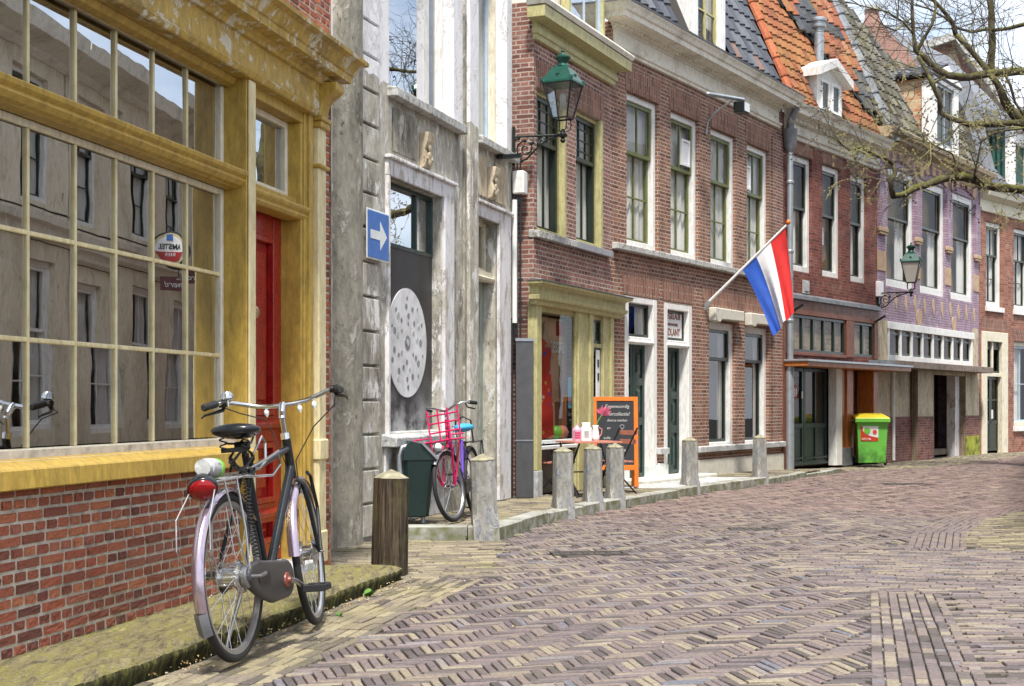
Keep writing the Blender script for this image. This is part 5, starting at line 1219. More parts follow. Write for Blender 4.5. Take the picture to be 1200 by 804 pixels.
along(road,patchL,8,.055,3.9,8.3,(.085,.10,.10,.17),wfun=lambda y:interp(patchR,y)-interp(patchL,y))
along(road,s2L,8,.057,10.75,17.5,(.2,.2,.1),wfun=lambda y:.46,rlo=.3,rhi=.75)
GL=[(LEDGE(3.6)+.02,3.6),(LEDGE(9)+.02,9)]
ro=road.build('road',M['paver'],None);tag(ro,kind='structure')
walk=MB()
along(walk,GL,9,.055,3.9,8.95,(.2,))
rows(walk,lambda x,y:region(x,y)=='plaza' and x>-3.0,-3.4,.6,8.9,11.8,R(2))
rows(walk,lambda x,y:region(x,y)=='walkR',3,12,10.7,24,R(8))
rows(walk,lambda x,y:region(x,y)=='walk',4.5,16,23.6,36,R(55))
# raised stoep surface
def stoep(x,y): return 11.85<y<24.4 and x<interp(KB,y)-.14 and x>wallx(y)-.05 and not(17.2<y<19.6 and x>wallx(y)+.28)
for j in range(int(12.8/.055)):
    y=11.85+j*.055;x=-2.2+rr.random()*.2
    while x<6:
        if stoep(x,y): 
            zz=.095 if y<22 else .095-.075*min(1,(y-22)/2.2)
            paverb(walk,x,y,rr.gauss(0,.01),.205,.055,zz+dome(x,y)*.4)
        x+=.205
wo_=walk.build('pavement',M['paver_moss'],None);tag(wo_,kind='structure')
sb=MB();ys=[11.80+.25*i for i in range(50)]
vs=[];
for y in ys:
    zz=.075 if y<22 else .075-.075*min(1,(y-22)/2.2)
    vs+= [(wallx(y)-.6,y,zz),(interp(KB,y)-.03,y,zz)]
sb.add(vs,[(2*i,2*i+1,2*i+3,2*i+2) for i in range(len(ys)-1)]);o=sb.build('stoep_bed',M['joint'],None);tag(o,kind='structure')
# door slab of hardstone
mb=MB();pts=[];
for y in(17.2,18.0,18.8,19.6): pts.append((interp(KB,y)-.16,y,.045))
for y in(19.6,18.8,18.0,17.2): pts.append((wallx(y)+.30,y,.045))
mb.extrude(pts,(0,0,.065));o=mb.build('door_slab',M['stone'],None,bevel=.008);tag(o,kind='structure')
# kerb stones
mb=MB();kr=random.Random(5)
def kerbseg(a,b_,w=.15,h=.10,side=1):
    a=Vector((*a,0));b_=Vector((*b_,0));d=b_-a;L=d.length;d.normalize();n=Vector((-d.y,d.x,0))*side;t=0
    while t<L-.05:
        l=min(kr.uniform(.75,1.0),L-t);p=a+d*(t+.004);q=a+d*(t+l-.004);hz=h+kr.uniform(-.006,.006);j=kr.uniform(-.006,.006)
        P=[p-n*j,q-n*j,q+n*w,p+n*w]
        c=.012
        T=[P[0]+n*c,P[1]+n*c,P[2],P[3]]
        vs=[(v.x,v.y,-.1) for v in P]+[(v.x,v.y,hz-c) for v in P]+[(v.x,v.y,hz) for v in T]
        mb.add(vs,[(8,9,10,11)]+[(k,(k+1)%4,4+(k+1)%4,4+k) for k in range(4)]+[(4+k,4+(k+1)%4,8+(k+1)%4,8+k) for k in range(4)]);t+=l
kerbseg((-1.22,11.76),(-.36,11.76))
kerbseg((-.36,11.76),(-.117,11.72))
for p,q in zip(KB[:-1],KB[1:]):
    if q[1]>23: 
        kerbseg(p,(p[0]+(q[0]-p[0])*.5,p[1]+(q[1]-p[1])*.5),h=.085);kerbseg((p[0]+(q[0]-p[0])*.5,p[1]+(q[1]-p[1])*.5),q,h=.05)
    else: kerbseg(p,q)
g=G('mossy kerb stone');v=g.obj();a=g.noise(v,3,8,.7);z=g.n('SeparateXYZ',{'Vector':g.n('NewGeometry').outputs['Normal']}).outputs[2]
c=g.ramp(a,[(.3,(.16,.15,.12)),(.5,(.34,.34,.30)),(.65,(.46,.46,.43))]);side=g.mix(g.ramp(g.noise(v,9,5),[(.4,(0,0,0)),(.6,(.8,)*3)]),c,(.14,.15,.05))
c=g.mix(g.math('GREATER_THAN',z,.6),side,c);g.bsdf(c,.9,0,g.bump(g.noise(v,40,5,.7),.7,.006),.2);M['kerb']=g.mat
ko=mb.build('kerb',M['kerb'],None);tag(ko,kind='structure')
# mossy ledge under house 1: worn, uneven slab
mb=MB();nx_,ny_=14,150;y0,y1=2.6,8.98;vs=[]
for j in range(ny_+1):
    y=y0+(y1-y0)*j/ny_
    xo=LEDGE(y)+.012*noise.noise((0,y*5,0))+.010*noise.noise((3,y*19,0));xi=xo-.62
    for i in range(nx_+1):
        t=i/nx_;x=xi+(xo-xi)*t;z=.092+.010*noise.noise((x*6,y*6,2))+.006*noise.noise((x*24,y*24,7))-.022*max(0,(t-.9)/.1)**2-.0
        if t>.9: z+=.008*noise.noise((x*30,y*30,1))
        vs.append((x,y,z))
    for zf in(.05,.02,-.05): vs.append((xo+.006+.012*noise.noise((zf*40,y*17,3))-(.012 if zf<.03 else 0),y,zf))
w_=nx_+4
mb.add(vs,[(j*w_+i,j*w_+i+1,(j+1)*w_+i+1,(j+1)*w_+i) for j in range(ny_) for i in range(w_-1)]+[tuple(ny_*w_+i for i in range(w_))])
lo=mb.build('stone_ledge',M['ledge'],None,smooth=True);lo.data.set_sharp_from_angle(angle=R(50));tag(lo,kind='structure')
M['coveriron']=simple('worn dusty iron',(.085,.075,.068),.7,.2,.3,30)
for i,(c,(w,h)) in enumerate(zip(covers,CW)):
    e=empty('manhole_cover',(c.x,c.y,0),R((-4,6,2)[i]),('iron cover with slanted bricks beside it, middle of the road','iron cover nearest the camera, left of middle in the road','farthest iron cover, towards the green bin')[i],'manhole cover','iron covers in the road')
    mb=MB();frame_rect2=[(-w/2,w/2,-h/2,-h/2+.03),(-w/2,w/2,h/2-.03,h/2),(-w/2,-w/2+.03,-h/2+.03,h/2-.03),(w/2-.03,w/2,-h/2+.03,h/2-.03)]
    for a,b_,c_,d in frame_rect2: mb.box(a,b_,c_,d,-.05,.004)
    mb.build('cover_frame',M['coveriron'],e)
    mb=MB();mb.box(-w/2+.035,w/2-.035,-h/2+.035,h/2-.035,-.05,-.002)
    for k in range(5):
        for q in range(4): mb.box(-w/2+.06+k*(w-.12)/5,-w/2+.10+k*(w-.12)/5,-h/2+.06+q*(h-.12)/4,-h/2+.09+q*(h-.12)/4,-.003,.003)
    mb.build('cover_plate',M['coveriron'],e)
# fallen bud scales and leaf litter
mb=MB();lr=random.Random(3)
for k in range(420):
    if k<220:
        y=lr.uniform(5.7,8.9);x=LEDGE(y)+abs(lr.gauss(.03,.10))
    elif k<320:
        y=lr.uniform(12,23);x=interp(KB,y)+abs(lr.gauss(.05,.25))
    else: y=lr.uniform(6,20);x=lr.uniform(-.1*y,.3*y)
    s_=lr.uniform(.006,.014);a=lr.uniform(0,6.3);dx,dy=s_*math.cos(a),s_*math.sin(a);z=.012
    mb.add([(x-dx,y-dy,z),(x+dy*.5,y-dx*.5,z+.006),(x+dx,y+dy,z+.002),(x-dy*.5,y+dx*.5,z+.007)],[(0,1,2,3)],r=lr.uniform(.01,1))
o=mb.build('leaf_litter',perface('leaf litter',[(0,(.25,.12,.05)),(.5,(.4,.3,.12)),(1,(.55,.5,.4))],.8),None);tag(o,'tiny dry leaves and bud scales scattered along kerb and ledge','litter',kind='stuff')
def weed(px,py,h,label,n=6,z=0.0):
    p=ground(px,py,z);e=empty('weed',p,0,label,'plant','weeds rooted at the kerbs')
    mb=MB();wr=random.Random(int(px))
    for k in range(n):
        a=wr.uniform(0,6.3);l=h*wr.uniform(.6,1);w=l*.32;up=wr.uniform(.5,1.2);pts=[]
        for t in(0,.25,.55,.8,1):
            rad=l*t*math.cos(up)+.0;zz=l*t*math.sin(up)-.25*l*t*t;wd=w*math.sin(math.pi*min(.97,t*.85+.08));cx,cy=rad*math.cos(a),rad*math.sin(a)
            pts.append(((cx-wd*math.sin(a),cy+wd*math.cos(a),zz),(cx+wd*math.sin(a),cy-wd*math.cos(a),zz)))
        vs=[q for pr_ in pts for q in pr_];mb.add(vs,[(2*i,2*i+1,2*i+3,2*i+2) for i in range(4)])
    mb.build('leaf',M['leafg'],e,smooth=True)
weed(430,700,.10,'bright green leafy weed under the ledge beside the wooden post',7)
weed(398,722,.04,'tiny weed at the ledge foot behind the front wheel',5)
weed(547,631,.04,'small weed at foot of the kerb before the pink carrier bicycle',5)

# ================================================================== bollards
def wood_post():
    e=empty('wooden_bollard',(-.775,9.16,0),R(-14),'weathered wooden post with pointed top at end of the mossy ledge','bollard')
    e.rotation_euler=(R(-.6),R(1.0),R(-22))
    mb=MB();n=8;rad=.118;prof=[(rad,0),(rad*1.0,.3),(rad*.98,.618),(.0,.675)]
    mb.lathe([(rad*1.02,-.05),(rad*1.0,.2),(rad*.985,.45),(rad*.96,.622)],6,rot=R(30));mb.build('post',M['oldwood'],e,bevel=.006)
    mb=MB();mb.lathe([(rad*.96,.622),(rad*.5,.652),(.004,.675)],6,rot=R(30));mb.build('cap',M['bollard_top'],e)
wood_post()
def stone_bollard_mesh():
    mb=MB();w=.082;c=.030;h=.63
    def ring(hw,cc,z): return [(-hw+cc,-hw,z),(hw-cc,-hw,z),(hw,-hw+cc,z),(hw,hw-cc,z),(hw-cc,hw,z),(-hw+cc,hw,z),(-hw,hw-cc,z),(-hw,-hw+cc,z)]
    rs=[ring(w*1.06,.002,-.1),ring(w*1.05,.002,.13),ring(w*1.04,.006,.145),ring(w*1.035,c*.75,.17),ring(w*1.03,c,.20),ring(w*.97,c,h-.01),ring(w*.95,c*.9,h)]
    vs=[p for r_ in rs for p in r_];fs=[(i*8+k,i*8+(k+1)%8,(i+1)*8+(k+1)%8,(i+1)*8+k) for i in range(len(rs)-1) for k in range(8)]
    mb.add(vs,fs);return mb
def cap_mesh():
    mb=MB();mb.lathe([(.088,.628),(.090,.640),(.03,.672),(.003,.685)],8,rot=R(22.5));return mb
def bollard(px,ptop,Y,X,z0,hs,ang,label,tilt=(0,0)):
    e=empty('stone_bollard',(X,Y,z0),0,label,'bollard','stone bollards along the kerb');e.rotation_euler=(R(tilt[0]),R(tilt[1]),R(ang));e.scale=(hs[0],hs[0],hs[1])
    return e
bl=[(-.215,11.82,0,(1.22,1.0),6,'thick leaning grey stone bollard in front of the pink carrier bicycle',(1,-2.6)),
    (.49,13.92,0,(1.05,1.0),18,'stone bollard in front of the dress shop window, nearest of five',(0,0)),
    (.82,14.72,0,(1.0,1.0),18,'stone bollard in front of the small table with the white jug',(0,0)),
    (1.08,15.26,0,(1.0,1.0),22,'stone bollard directly in front of the chalkboard',(0,0.6)),
    (2.17,17.70,0,(1.05,1.02),26,'stone bollard in front of the two green doors',(0,0)),
    (3.38,19.80,0,(1.0,1.0),28,'farthest stone bollard, under the flag before the right ground-floor window',(0,0))]
first=None
for X,Y,z,hs,a,l,t in bl:
    if first is None:
        first=bollard(0,0,Y,X,z,hs,a,l,t);stone_bollard_mesh().build('shaft',M['bollard'],first,bevel=.004);cap_mesh().build('cap',M['bollard_top'],first)
    else:
        c_=copy_tree(first);c_.location=(X,Y,z);c_.scale=(hs[0],hs[0],hs[1]);c_.rotation_euler=(R(t[0]),R(t[1]),R(a));c_['label']=l

# ================================================================== lanterns
def spiral(cx,cz,r0,r1,turns,a0,n=26,sgn=1):
    return [(cx+(r0+(r1-r0)*i/n)*math.cos(a0+sgn*turns*2*math.pi*i/n),0,cz+(r0+(r1-r0)*i/n)*math.sin(a0+sgn*turns*2*math.pi*i/n)) for i in range(n+1)]
def lantern(loc,rz,reach,sc,label,rot=R(18)):
    e=empty('wall_lantern',loc,rz,label,'street lamp','wall lanterns on scrolled brackets')
    mb=MB();mb.tube([(0,0,0),(reach,0,0)],.012*sc,8);mb.box(-.012,.012,-.03,.03,-.30,.10)
    mb.tube([(p[0],p[1],p[2]) for p in spiral(.13,-.13,.012,.10,1.6,0)],.009,6);mb.tube(spiral(.13,-.13,.10,.15,.35,.4),.009,6)
    mb.tube([(.0,0,-.28),(.06,0,-.27),(.14,0,-.24),(.22,0,-.16),(.30,0,-.09),(reach*.75,0,-.04),(reach-.02,0,-.012)],.011,6)
    mb.tube(spiral(reach*.62,-.055,.008,.045,1.3,1.0),.008,6);mb.tube(spiral(.06,-.22,.008,.045,1.3,2.0),.008,6)
    for k in range(3): mb.lathe([(0,-.02),(.022,-.01),(.022,.01),(0,.02)],6,(.05+.07*k,0,-.02-.03*k))
    mb.build('bracket',M['iron'],e,smooth=2)
    H=Vector((reach+.03,0,0))
    T=lambda r,z:(r,z)
    mb=MB();mb.lathe([(.0,-.09),(.015,-.085),(.03,-.06),(.018,-.035),(.045,-.02),(.05,0),(.03,.02),(.015,.06)],12,H)
    for k in range(4):
        a=rot+math.pi/4+k*math.pi/2;mb.tube([H+Vector((.02*math.cos(a),.02*math.sin(a),.03)),H+Vector((.085*math.cos(a),.085*math.sin(a),.055)),H+Vector((.095*math.cos(a),.095*math.sin(a),.11)),H+Vector((.085*math.cos(a),.085*math.sin(a),.16))],.006,6)
    mb.build('cradle',M['iron'],e,smooth=2)
    zb=.17;ht=.36;rb=.115;rt=.225
    mb=MB()
    cb=[H+Vector((rb*math.cos(rot+math.pi/4+k*math.pi/2),rb*math.sin(rot+math.pi/4+k*math.pi/2),zb)) for k in range(4)]
    ct=[H+Vector((rt*math.cos(rot+math.pi/4+k*math.pi/2),rt*math.sin(rot+math.pi/4+k*math.pi/2),zb+ht)) for k in range(4)]
    for k in range(4): mb.tube([cb[k],ct[k]],.010,6);mb.tube([cb[k],cb[(k+1)%4]],.010,6);mb.tube([ct[k],ct[(k+1)%4]],.012,6)
    fr=mb.build('lamp_frame',M['iron'],e)
    mb=MB()
    for k in range(4): mb.quad(cb[k],cb[(k+1)%4],ct[(k+1)%4],ct[k])
    mb.build('lamp_glass',M['glass_clear'] if sc>1 else M['lampglass'],fr)
    mb=MB();mb.lathe([(.03,.0),(.035,.12),(.03,.16),(0,.17)],12,H+Vector((0,0,zb+.1)));mb.build('bulb',M['whiteg'],fr,smooth=True)
    mb=MB();pr=[(rt*1.0,zb+ht-.01),(rt*1.10,zb+ht),(rt*1.08,zb+ht+.02),(rt*.62,zb+ht+.15),(rt*.36,zb+ht+.19)]
    mb.lathe(pr,4,H,rot=rot+math.pi/4)
    for k in range(4):
        a=rot+math.pi/4+k*math.pi/2;p=H+Vector((rt*1.06*math.cos(a),rt*1.06*math.sin(a),zb+ht+.02));mb.lathe([(0,-.01),(.016,0),(.014,.03),(0,.045)],6,p)
    for k in range(4):
        a=rot+k*math.pi/2;p=H+Vector((rt*.62*math.cos(a),rt*.62*math.sin(a),zb+ht+.075));mb.lathe([(.016,-.01),(.016,.012),(.022,.014),(0,.03)],6,p)
    mb.build('lamp_roof',M['lampgreen'],e)
    mb=MB();mb.lathe([(.055,.0),(.07,.01),(.05,.04),(.06,.07),(.085,.095),(.085,.11),(.04,.135),(.02,.14),(.012,.155),(.02,.17),(.0,.19)],16,H+Vector((0,0,zb+ht+.18)));mb.build('finial',M['lampgreen'],e,smooth=2)
    return e
g=G('milky lamp glass');g.bsdf((.62,.58,.52),.25,Alpha=.8);M['lampglass']=g.mat
lp=B2.w(4.63,-.02,0);lantern((lp[0],lp[1],3.93),B2.ang-math.pi/2+R(4),.50,1.1,'green topped lantern on scrolled bracket at corner of plaster house',R(-12))
lp=B6.w(.02,-.02,0);lantern((lp[0],lp[1],3.13),B6.ang-math.pi/2+R(4),.56,1,'dark green topped lantern with milky panes before the lilac house',R(10))
lb=MB();lb.box(.0,.22,-.08,.0,3.06,3.34);o=lb.build('junction_box',M['white_clean'],None,bevel=.01);o.location=B6.w(-.1,0,0);o.rotation_euler=(0,0,B6.ang);tag(o,'small white electrical box above the bracket beside lilac house','box')

# ================================================================== flag
fx=B4.w(2.94,-.02,2.49);e=empty('flag',fx,0,'Dutch red, white and blue flag hanging from a slanted white pole','flag')
nrm=Vector((B4.u[1],-B4.u[0],0));tip=Vector((nrm.x*1.15,nrm.y*1.15,1.02));mb=MB();mb.tube([(0,0,0),tip*1.02],[.022,.016],10);mb.build('flagpole',M['white_clean'],e,smooth=2)
mb=MB();d_=tip.normalized();mb.lathe([(0,-.02),(.03,.0),(.033,.02),(.02,.045),(0,.06)],12,tip*1.04);mb.build('pole_knob',simple('orange knob',(.7,.15,.02),.4),e,smooth=True)
mb=MB();mb.bar((-.03,.02,-.06),(.05*nrm.x,.05*nrm.y,.05),.06);mb.build('pole_socket',M['galv'],e)
# cloth: hoist along pole from tip down; hangs with folds
NU,NV=44,46;hoist=.80;fly=1.02;vs=[]
u=Vector((B4.u[0],B4.u[1],0))
for j in range(NV+1):
    t=j/NV
    for i in range(NU+1):
        s_=i/NU   # 0 at tip (red) .. 1 low (blue)
        base=tip*(1.0-s_*.54);low=tip*(1.10-.24*s_)
        gath=t**.85
        q=base.lerp(Vector((low.x,low.y,base.z)),gath)
        fold=.045*math.sin(s_*9.5+.8)*t**.7+.025*math.sin(s_*19+t*3)*t
        z=q.z-t*(1.17-.24*s_)
        vs.append(tuple(Vector((q.x,q.y,z))+u*fold+Vector((0,0,0))))
mb=MB();fs=[];ms=[]
for j in range(NV):
    for i in range(NU):
        mb.f.append((j*(NU+1)+i,j*(NU+1)+i+1,(j+1)*(NU+1)+i+1,(j+1)*(NU+1)+i));mb.m.append(0 if i<NU/3 else (1 if i<2*NU/3 else 2));mb.r.append(0)
mb.v=vs;mb.build('flag_cloth',[M['flagred'],M['flagwhite'],M['flagblue']],e,smooth=True)

# floodlight on house 4
fp=B4.w(2.94,-.02,5.0);e=empty('floodlight',fp,B4.ang,'grey floodlight on curved arm above the upper windows of the long brick house','lamp')
mb=MB();mb.tube([(0,0,-.12),(.0,-.03,.06),(.0,-.12,.16),(-.03,-.32,.26),(-.08,-.44,.30)],.014,8);mb.build('arm',M['galv'],e,smooth=2)
mb=MB();mb.bar((-.72,-.30,.28),(.10,-.52,.32),.07,.05);mb.build('lamp_body',M['galv'],e,bevel=.02)
mb=MB();mb.box(-.10,.12,-.60,-.44,.12,.27);hd=mb.build('lamp_head',M['iron'],e,bevel=.01);mb=MB();mb.box(-.08,.10,-.606,-.60,.135,.255);mb.build('lamp_glass',M['whiteg'],hd)

# ================================================================== litter bin
bp_=ground(488,606,.1);e=empty('litter_bin',(-.80,12.05,.095),R(12),'dark green municipal litter bin on grey bent post beside the pink carrier bicycle','litter bin')
mb=MB();mb.tube([(-.10,-.05,0),(-.13,-.05,.35),(-.145,-.05,.56),(-.12,-.05,.625),(-.06,-.04,.64),(.0,-.03,.63)],.022,10);mb.tube([(.07,.05,0),(.07,.06,.12)],.02,10);mb.build('post',M['galv'],e,smooth=2)
mb=MB()
def rect(hw,hd,z,xo=0,c=.03): return [(xo-hw+c,-hd,z),(xo+hw-c,-hd,z),(xo+hw,-hd+c,z),(xo+hw,hd-c,z),(xo+hw-c,hd,z),(xo-hw+c,hd,z),(xo-hw,hd-c,z),(xo-hw,-hd+c,z)]
rs=[rect(.085,.085,.06,.0),rect(.10,.10,.07,.0),rect(.125,.125,.40,.01),rect(.135,.135,.53,.015)]
vs=[p for r_ in rs for p in r_];mb.add(vs,[(i*8+k,i*8+(k+1)%8,(i+1)*8+(k+1)%8,(i+1)*8+k) for i in range(3) for k in range(8)]+[tuple(range(7,-1,-1))])
mb.build('bin_body',M['litter'],e,bevel=.004)
mb=MB();mb.extrude([(-.125,-.142,.52),(.155,-.142,.52),(.155,-.142,.54),(.02,-.142,.66),(-.06,-.142,.68),(-.125,-.142,.60)],(0,.284,0));mb.build('bin_hood',M['litter'],e,bevel=.006)
mb=MB();mb.bar((.03,-.148,.665),(.165,-.148,.53),.03,.02);mb.build('hood_rim',M['lead'],e)

e.scale=(1.0,1.0,1.02)
# ================================================================== chalkboard
cb_=empty('chalkboard',(1.225,17.1,.115),R(-9),'orange framed chalkboard menu standing before the green door','chalkboard')
cb_.rotation_euler=(R(-5),0,R(2))
mb=MB();W_,H_=.27,1.07;mb.box(-W_,-W_+.05,0,.03,0,H_);mb.box(W_-.05,W_,0,.03,0,H_);mb.box(-W_+.05,W_-.05,.001,.03,H_-.05,H_);mb.box(-W_+.05,W_-.05,.001,.03,.20,.26);mb.build('frame',M['orange'],cb_,bevel=.003)
mb=MB();mb.box(-W_+.045,W_-.045,.008,.02,.25,H_-.04);bdd=mb.build('board',M['board'],cb_)
for tx,z,s_,x in(('Tegenwoordig',.955,.058,.02),('Zomercollectie!',.865,.062,.0),('diverse merken',.79,.045,.02),('en',.70,.05,-.08),('koffie',.58,.045,-.10),('en  thee',.50,.04,-.03),('gezellig',.44,.04,.07)):
    text(bdd,tx,s_,(x,.004,z),M['chalk'],'chalk_lettering',shear=.25,sx=.85,ext=.001)
mb=MB();mb.tube([(.08,.004,.64),(.08,.004,.69)],.003,4);mb.tube([(.08+.025*math.cos(t),.004,.715+.022*math.sin(t)) for t in [k*.6 for k in range(11)]],.003,4);mb.tube([(.055,.004,.64),(.105,.004,.64)],.003,4);mb.build('chalk_drawing',M['chalk'],bdd)
mb=MB()
for sx in(-W_+.02,W_-.04): mb.bar((sx+.01,.03,H_-.03),(sx+.01,.36,.0),.03)
mb.build('rear_leg',M['orange'],cb_)

# ================================================================== bistro table and chairs
tb=empty('bistro_table',(.83,15.75,.09),R(22),'small slatted folding table with jug and lanterns by the shop','table')
mb=MB();
for k in range(6): mb.box(-.28,.28,-.26+k*.088,-.185+k*.088,.585,.603)
mb.build('tabletop',M['salmon'],tb)
for sgn_x in(-1,1):
    mb=MB();x=.24*sgn_x
    mb.bar((x,-.24,0),(x,.22,.58),.016);mb.build('leg',M['black'],tb);mb=MB();x=.21*sgn_x;mb.bar((x,.24,0),(x,-.22,.58),.016);mb.build('leg',M['black'],tb)
mb=MB();mb.bar((-.24,-.02,.27),(.24,-.02,.27),.014);mb.bar((-.24,-.24,.02),(.24,-.24,.02),.014);mb.build('stretcher',M['black'],tb)
def chair(loc,rz,label):
    c_=empty('folding_chair',loc,rz,label,'chair','folding chairs at the small table')
    mb=MB()
    for k in range(4): mb.box(-.17,.17,-.16+k*.085,-.09+k*.085,.36,.375)
    mb.build('seat',M['salmon'],c_)
    mb=MB()
    for z in(.56,.66): mb.box(-.17,.17,.20,.215,z,z+.05)
    mb.build('backrest',M['salmon'],c_)
    for sx in(-1,1):
        mb=MB();mb.bar((.18*sx,-.2,0),(.18*sx,.21,.74),.014);mb.build('leg',M['black'],c_);mb=MB();mb.bar((.16*sx,.22,0),(.16*sx,-.16,.37),.014);mb.build('leg',M['black'],c_)
    mb=MB();mb.bar((-.16,.2,.03),(.16,.2,.03),.012);mb.bar((-.18,-.18,.03),(.18,-.18,.03),.012);mb.build('stretcher',M['black'],c_);return c_
chair((.50,15.88,.09),R(75),'folding chair with salmon slats left of the table under the shop window')
chair((1.12,16.15,.09),R(-62),'folding chair half hidden between table and chalkboard')
def on_table(name,x,y,label,cat): return empty(name,tuple(Vector((.83,15.75,.693))+Matrix.Rotation(R(22),3,'Z')@Vector((x*.85,y,0))),R(10),label,cat)
e=on_table('candle_lantern',-.19,-.05,'pale pink candle lantern with pointed lid on the table','lantern')
mb=MB();mb.lathe([(.06,0),(.062,.14),(.05,.16),(.02,.19),(.008,.2),(.01,.215),(0,.22)],6);mb.build('lantern_body',M['pinkpale'],e)
mb=MB()
for z in(.04,.07,.10): mb.box(-.035,.035,-.058,-.054,z,z+.015)
mb.build('cut_out',M['pink'],e)
e=on_table('house_lantern',-.04,.0,'white house shaped lantern in the middle of the table','lantern')
mb=MB();mb.box(-.07,.07,-.06,.06,0,.17);mb.box(-.055,.055,-.045,.045,.17,.235);mb.build('lantern_body',M['white_clean'],e,bevel=.006)
mb=MB();mb.box(-.03,.03,-.063,-.06,.04,.13);mb.build('lantern_window',M['stone'],e)
e=on_table('jug',.11,.02,'white enamel jug holding a pink flower on the table','jug')
mb=MB();mb.lathe([(.05,0),(.055,.04),(.045,.12),(.035,.17),(.045,.2)],16);mb.build('jug_body',M['white_clean'],e,smooth=True);mb=MB();mb.tube([(.045,0,.17),(.09,0,.15),(.08,0,.08),(.05,0,.05)],.008,6);mb.build('handle',M['salmon'],e)
e=on_table('artificial_flower',.11,.02,'large pink protea flower standing in the white jug','flower');e.location.z+=.12
mb=MB();mb.tube([(0,0,-.05),(.02,0,.08),(.07,0,.16)],.008,6);mb.build('stem',M['leafg'],e)
mb=MB();pr_=random.Random(8)
ax=Vector((.55,0,.8)).normalized();c0=Vector((.07,0,.16))
for k in range(26):
    d=(ax+Vector((pr_.gauss(0,.42),pr_.gauss(0,.42),pr_.gauss(0,.42)))).normalized();s_=d.cross(Vector((0,1,.1))).normalized()*.014;L=pr_.uniform(.09,.135)
    mb.add([c0,c0+d*L*.5+s_,c0+d*L,c0+d*L*.5-s_],[(0,1,2,3)])
mb.build('petals',M['petal'],e)
for o_ in scene.objects:
    if o_.parent is None and o_.name.split('.')[0] in('candle_lantern','house_lantern','jug'): o_.scale=(.82,.82,.85)

# ================================================================== wheelie bin
wb=empty('wheelie_bin',(6.27,25.35,.02),R(-8),'bright green wheelie bin with yellow lid before the brown doorway','wheelie bin')
mb=MB();rs=[]
def rr4(hw,hd,z,yo=0): return [(-hw,-hd+yo,z),(hw,-hd+yo,z),(hw,hd+yo,z),(-hw,hd+yo,z)]
rs=[rr4(.23,.22,.06),rr4(.245,.25,.45),rr4(.26,.28,.74),rr4(.275,.30,.75),rr4(.275,.30,.79)]
vs=[p for r_ in rs for p in r_];mb.add(vs,[(i*4+k,i*4+(k+1)%4,(i+1)*4+(k+1)%4,(i+1)*4+k) for i in range(4) for k in range(4)]+[(3,2,1,0)])
g=G('scuffed green plastic');v=g.obj();z=g.n('SeparateXYZ',{'Vector':v}).outputs[2];low=g.math('MULTIPLY',g.math('SUBTRACT',.42,z),3.0,True)
f=g.math('MULTIPLY',low,g.ramp(g.noise(v,7,6,.7),[(.42,(0,0,0)),(.6,(.85,)*3)]),True);g.bsdf(g.mix(f,(.15,.50,.07),(.03,.07,.02)),.42);M['binplastic']=g.mat
bb=mb.build('bin_body',M['binplastic'],wb,bevel=.02,seg=2)
mb=MB();mb.add([(-.29,-.33,.80),(.29,-.33,.80),(.29,.30,.82),(-.29,.30,.82),(-.29,-.33,.84),(.29,-.33,.84),(.29,.30,.88),(-.29,.30,.88),(-.2,-.2,.895),(.2,-.2,.895),(.2,.2,.92),(-.2,.2,.92)],[(0,1,5,4),(1,2,6,5),(2,3,7,6),(3,0,4,7),(4,5,9,8),(5,6,10,9),(6,7,11,10),(7,4,8,11),(8,9,10,11),(3,2,1,0)]);mb.build('lid',M['binyel'],wb,bevel=.01)
mb=MB();mb.box(-.296,.296,-.34,-.30,.765,.835);mb.build('lid_rim',M['lime'],wb,bevel=.008)
mb=MB();mb.tube([(-.2,.34,.80),(-.2,.38,.83),(.2,.38,.83),(.2,.34,.80)],.018,8);mb.build('handle',M['bingreen'],wb)
for sx in(-1,1):
    mb=MB();mb.lathe([(0,-.02),(.07,-.02),(.08,-.01),(.08,.01),(.07,.02),(0,.02)],20,(sx*.27,.22,.08),'x');mb.build('wheel',M['blackrub'],wb,smooth=2)
st_=Vector((-.06,-.279,.56));TL=R(4.5)
mb=MB();y=-.283
def sy(z): return -.22-(.03*(z-.06)/.39 if z<.45 else .03+.03*(z-.45)/.29)-.004
mb.quad((-.20,sy(.44),.44),(.10,sy(.44),.44),(.10,sy(.70),.70),(-.20,sy(.70),.70));stk=mb.build('sticker',M['white_clean'],bb)
mb=MB();mb.poly([(-.20,sy(.44)-.002,.44),(.10,sy(.44)-.002,.44),(.10,sy(.50)-.002,.50),(-.02,sy(.525)-.002,.525),(-.12,sy(.56)-.002,.56),(-.16,sy(.62)-.002,.62),(-.17,sy(.70)-.002,.70),(-.20,sy(.70)-.002,.70)]);mb.build('red_field',M['stickred'],stk)
mb=MB();mb.lathe([(.055,0),(.055,-.004),(0,-.004)],20,(-.09,sy(.62)-.001,.62),'y');mb.build('green_disc',M['stickgreen'],stk);mb=MB();mb.lathe([(.036,0),(.036,-.004),(0,-.004)],20,(.04,sy(.60)-.001,.60),'y');mb.build('red_disc',M['stickred'],stk)
text(stk,'GFT.NL',.05,(-.10,sy(.475)-.006,.475),M['white_clean'],rot=(math.pi/2-R(4),0,0))
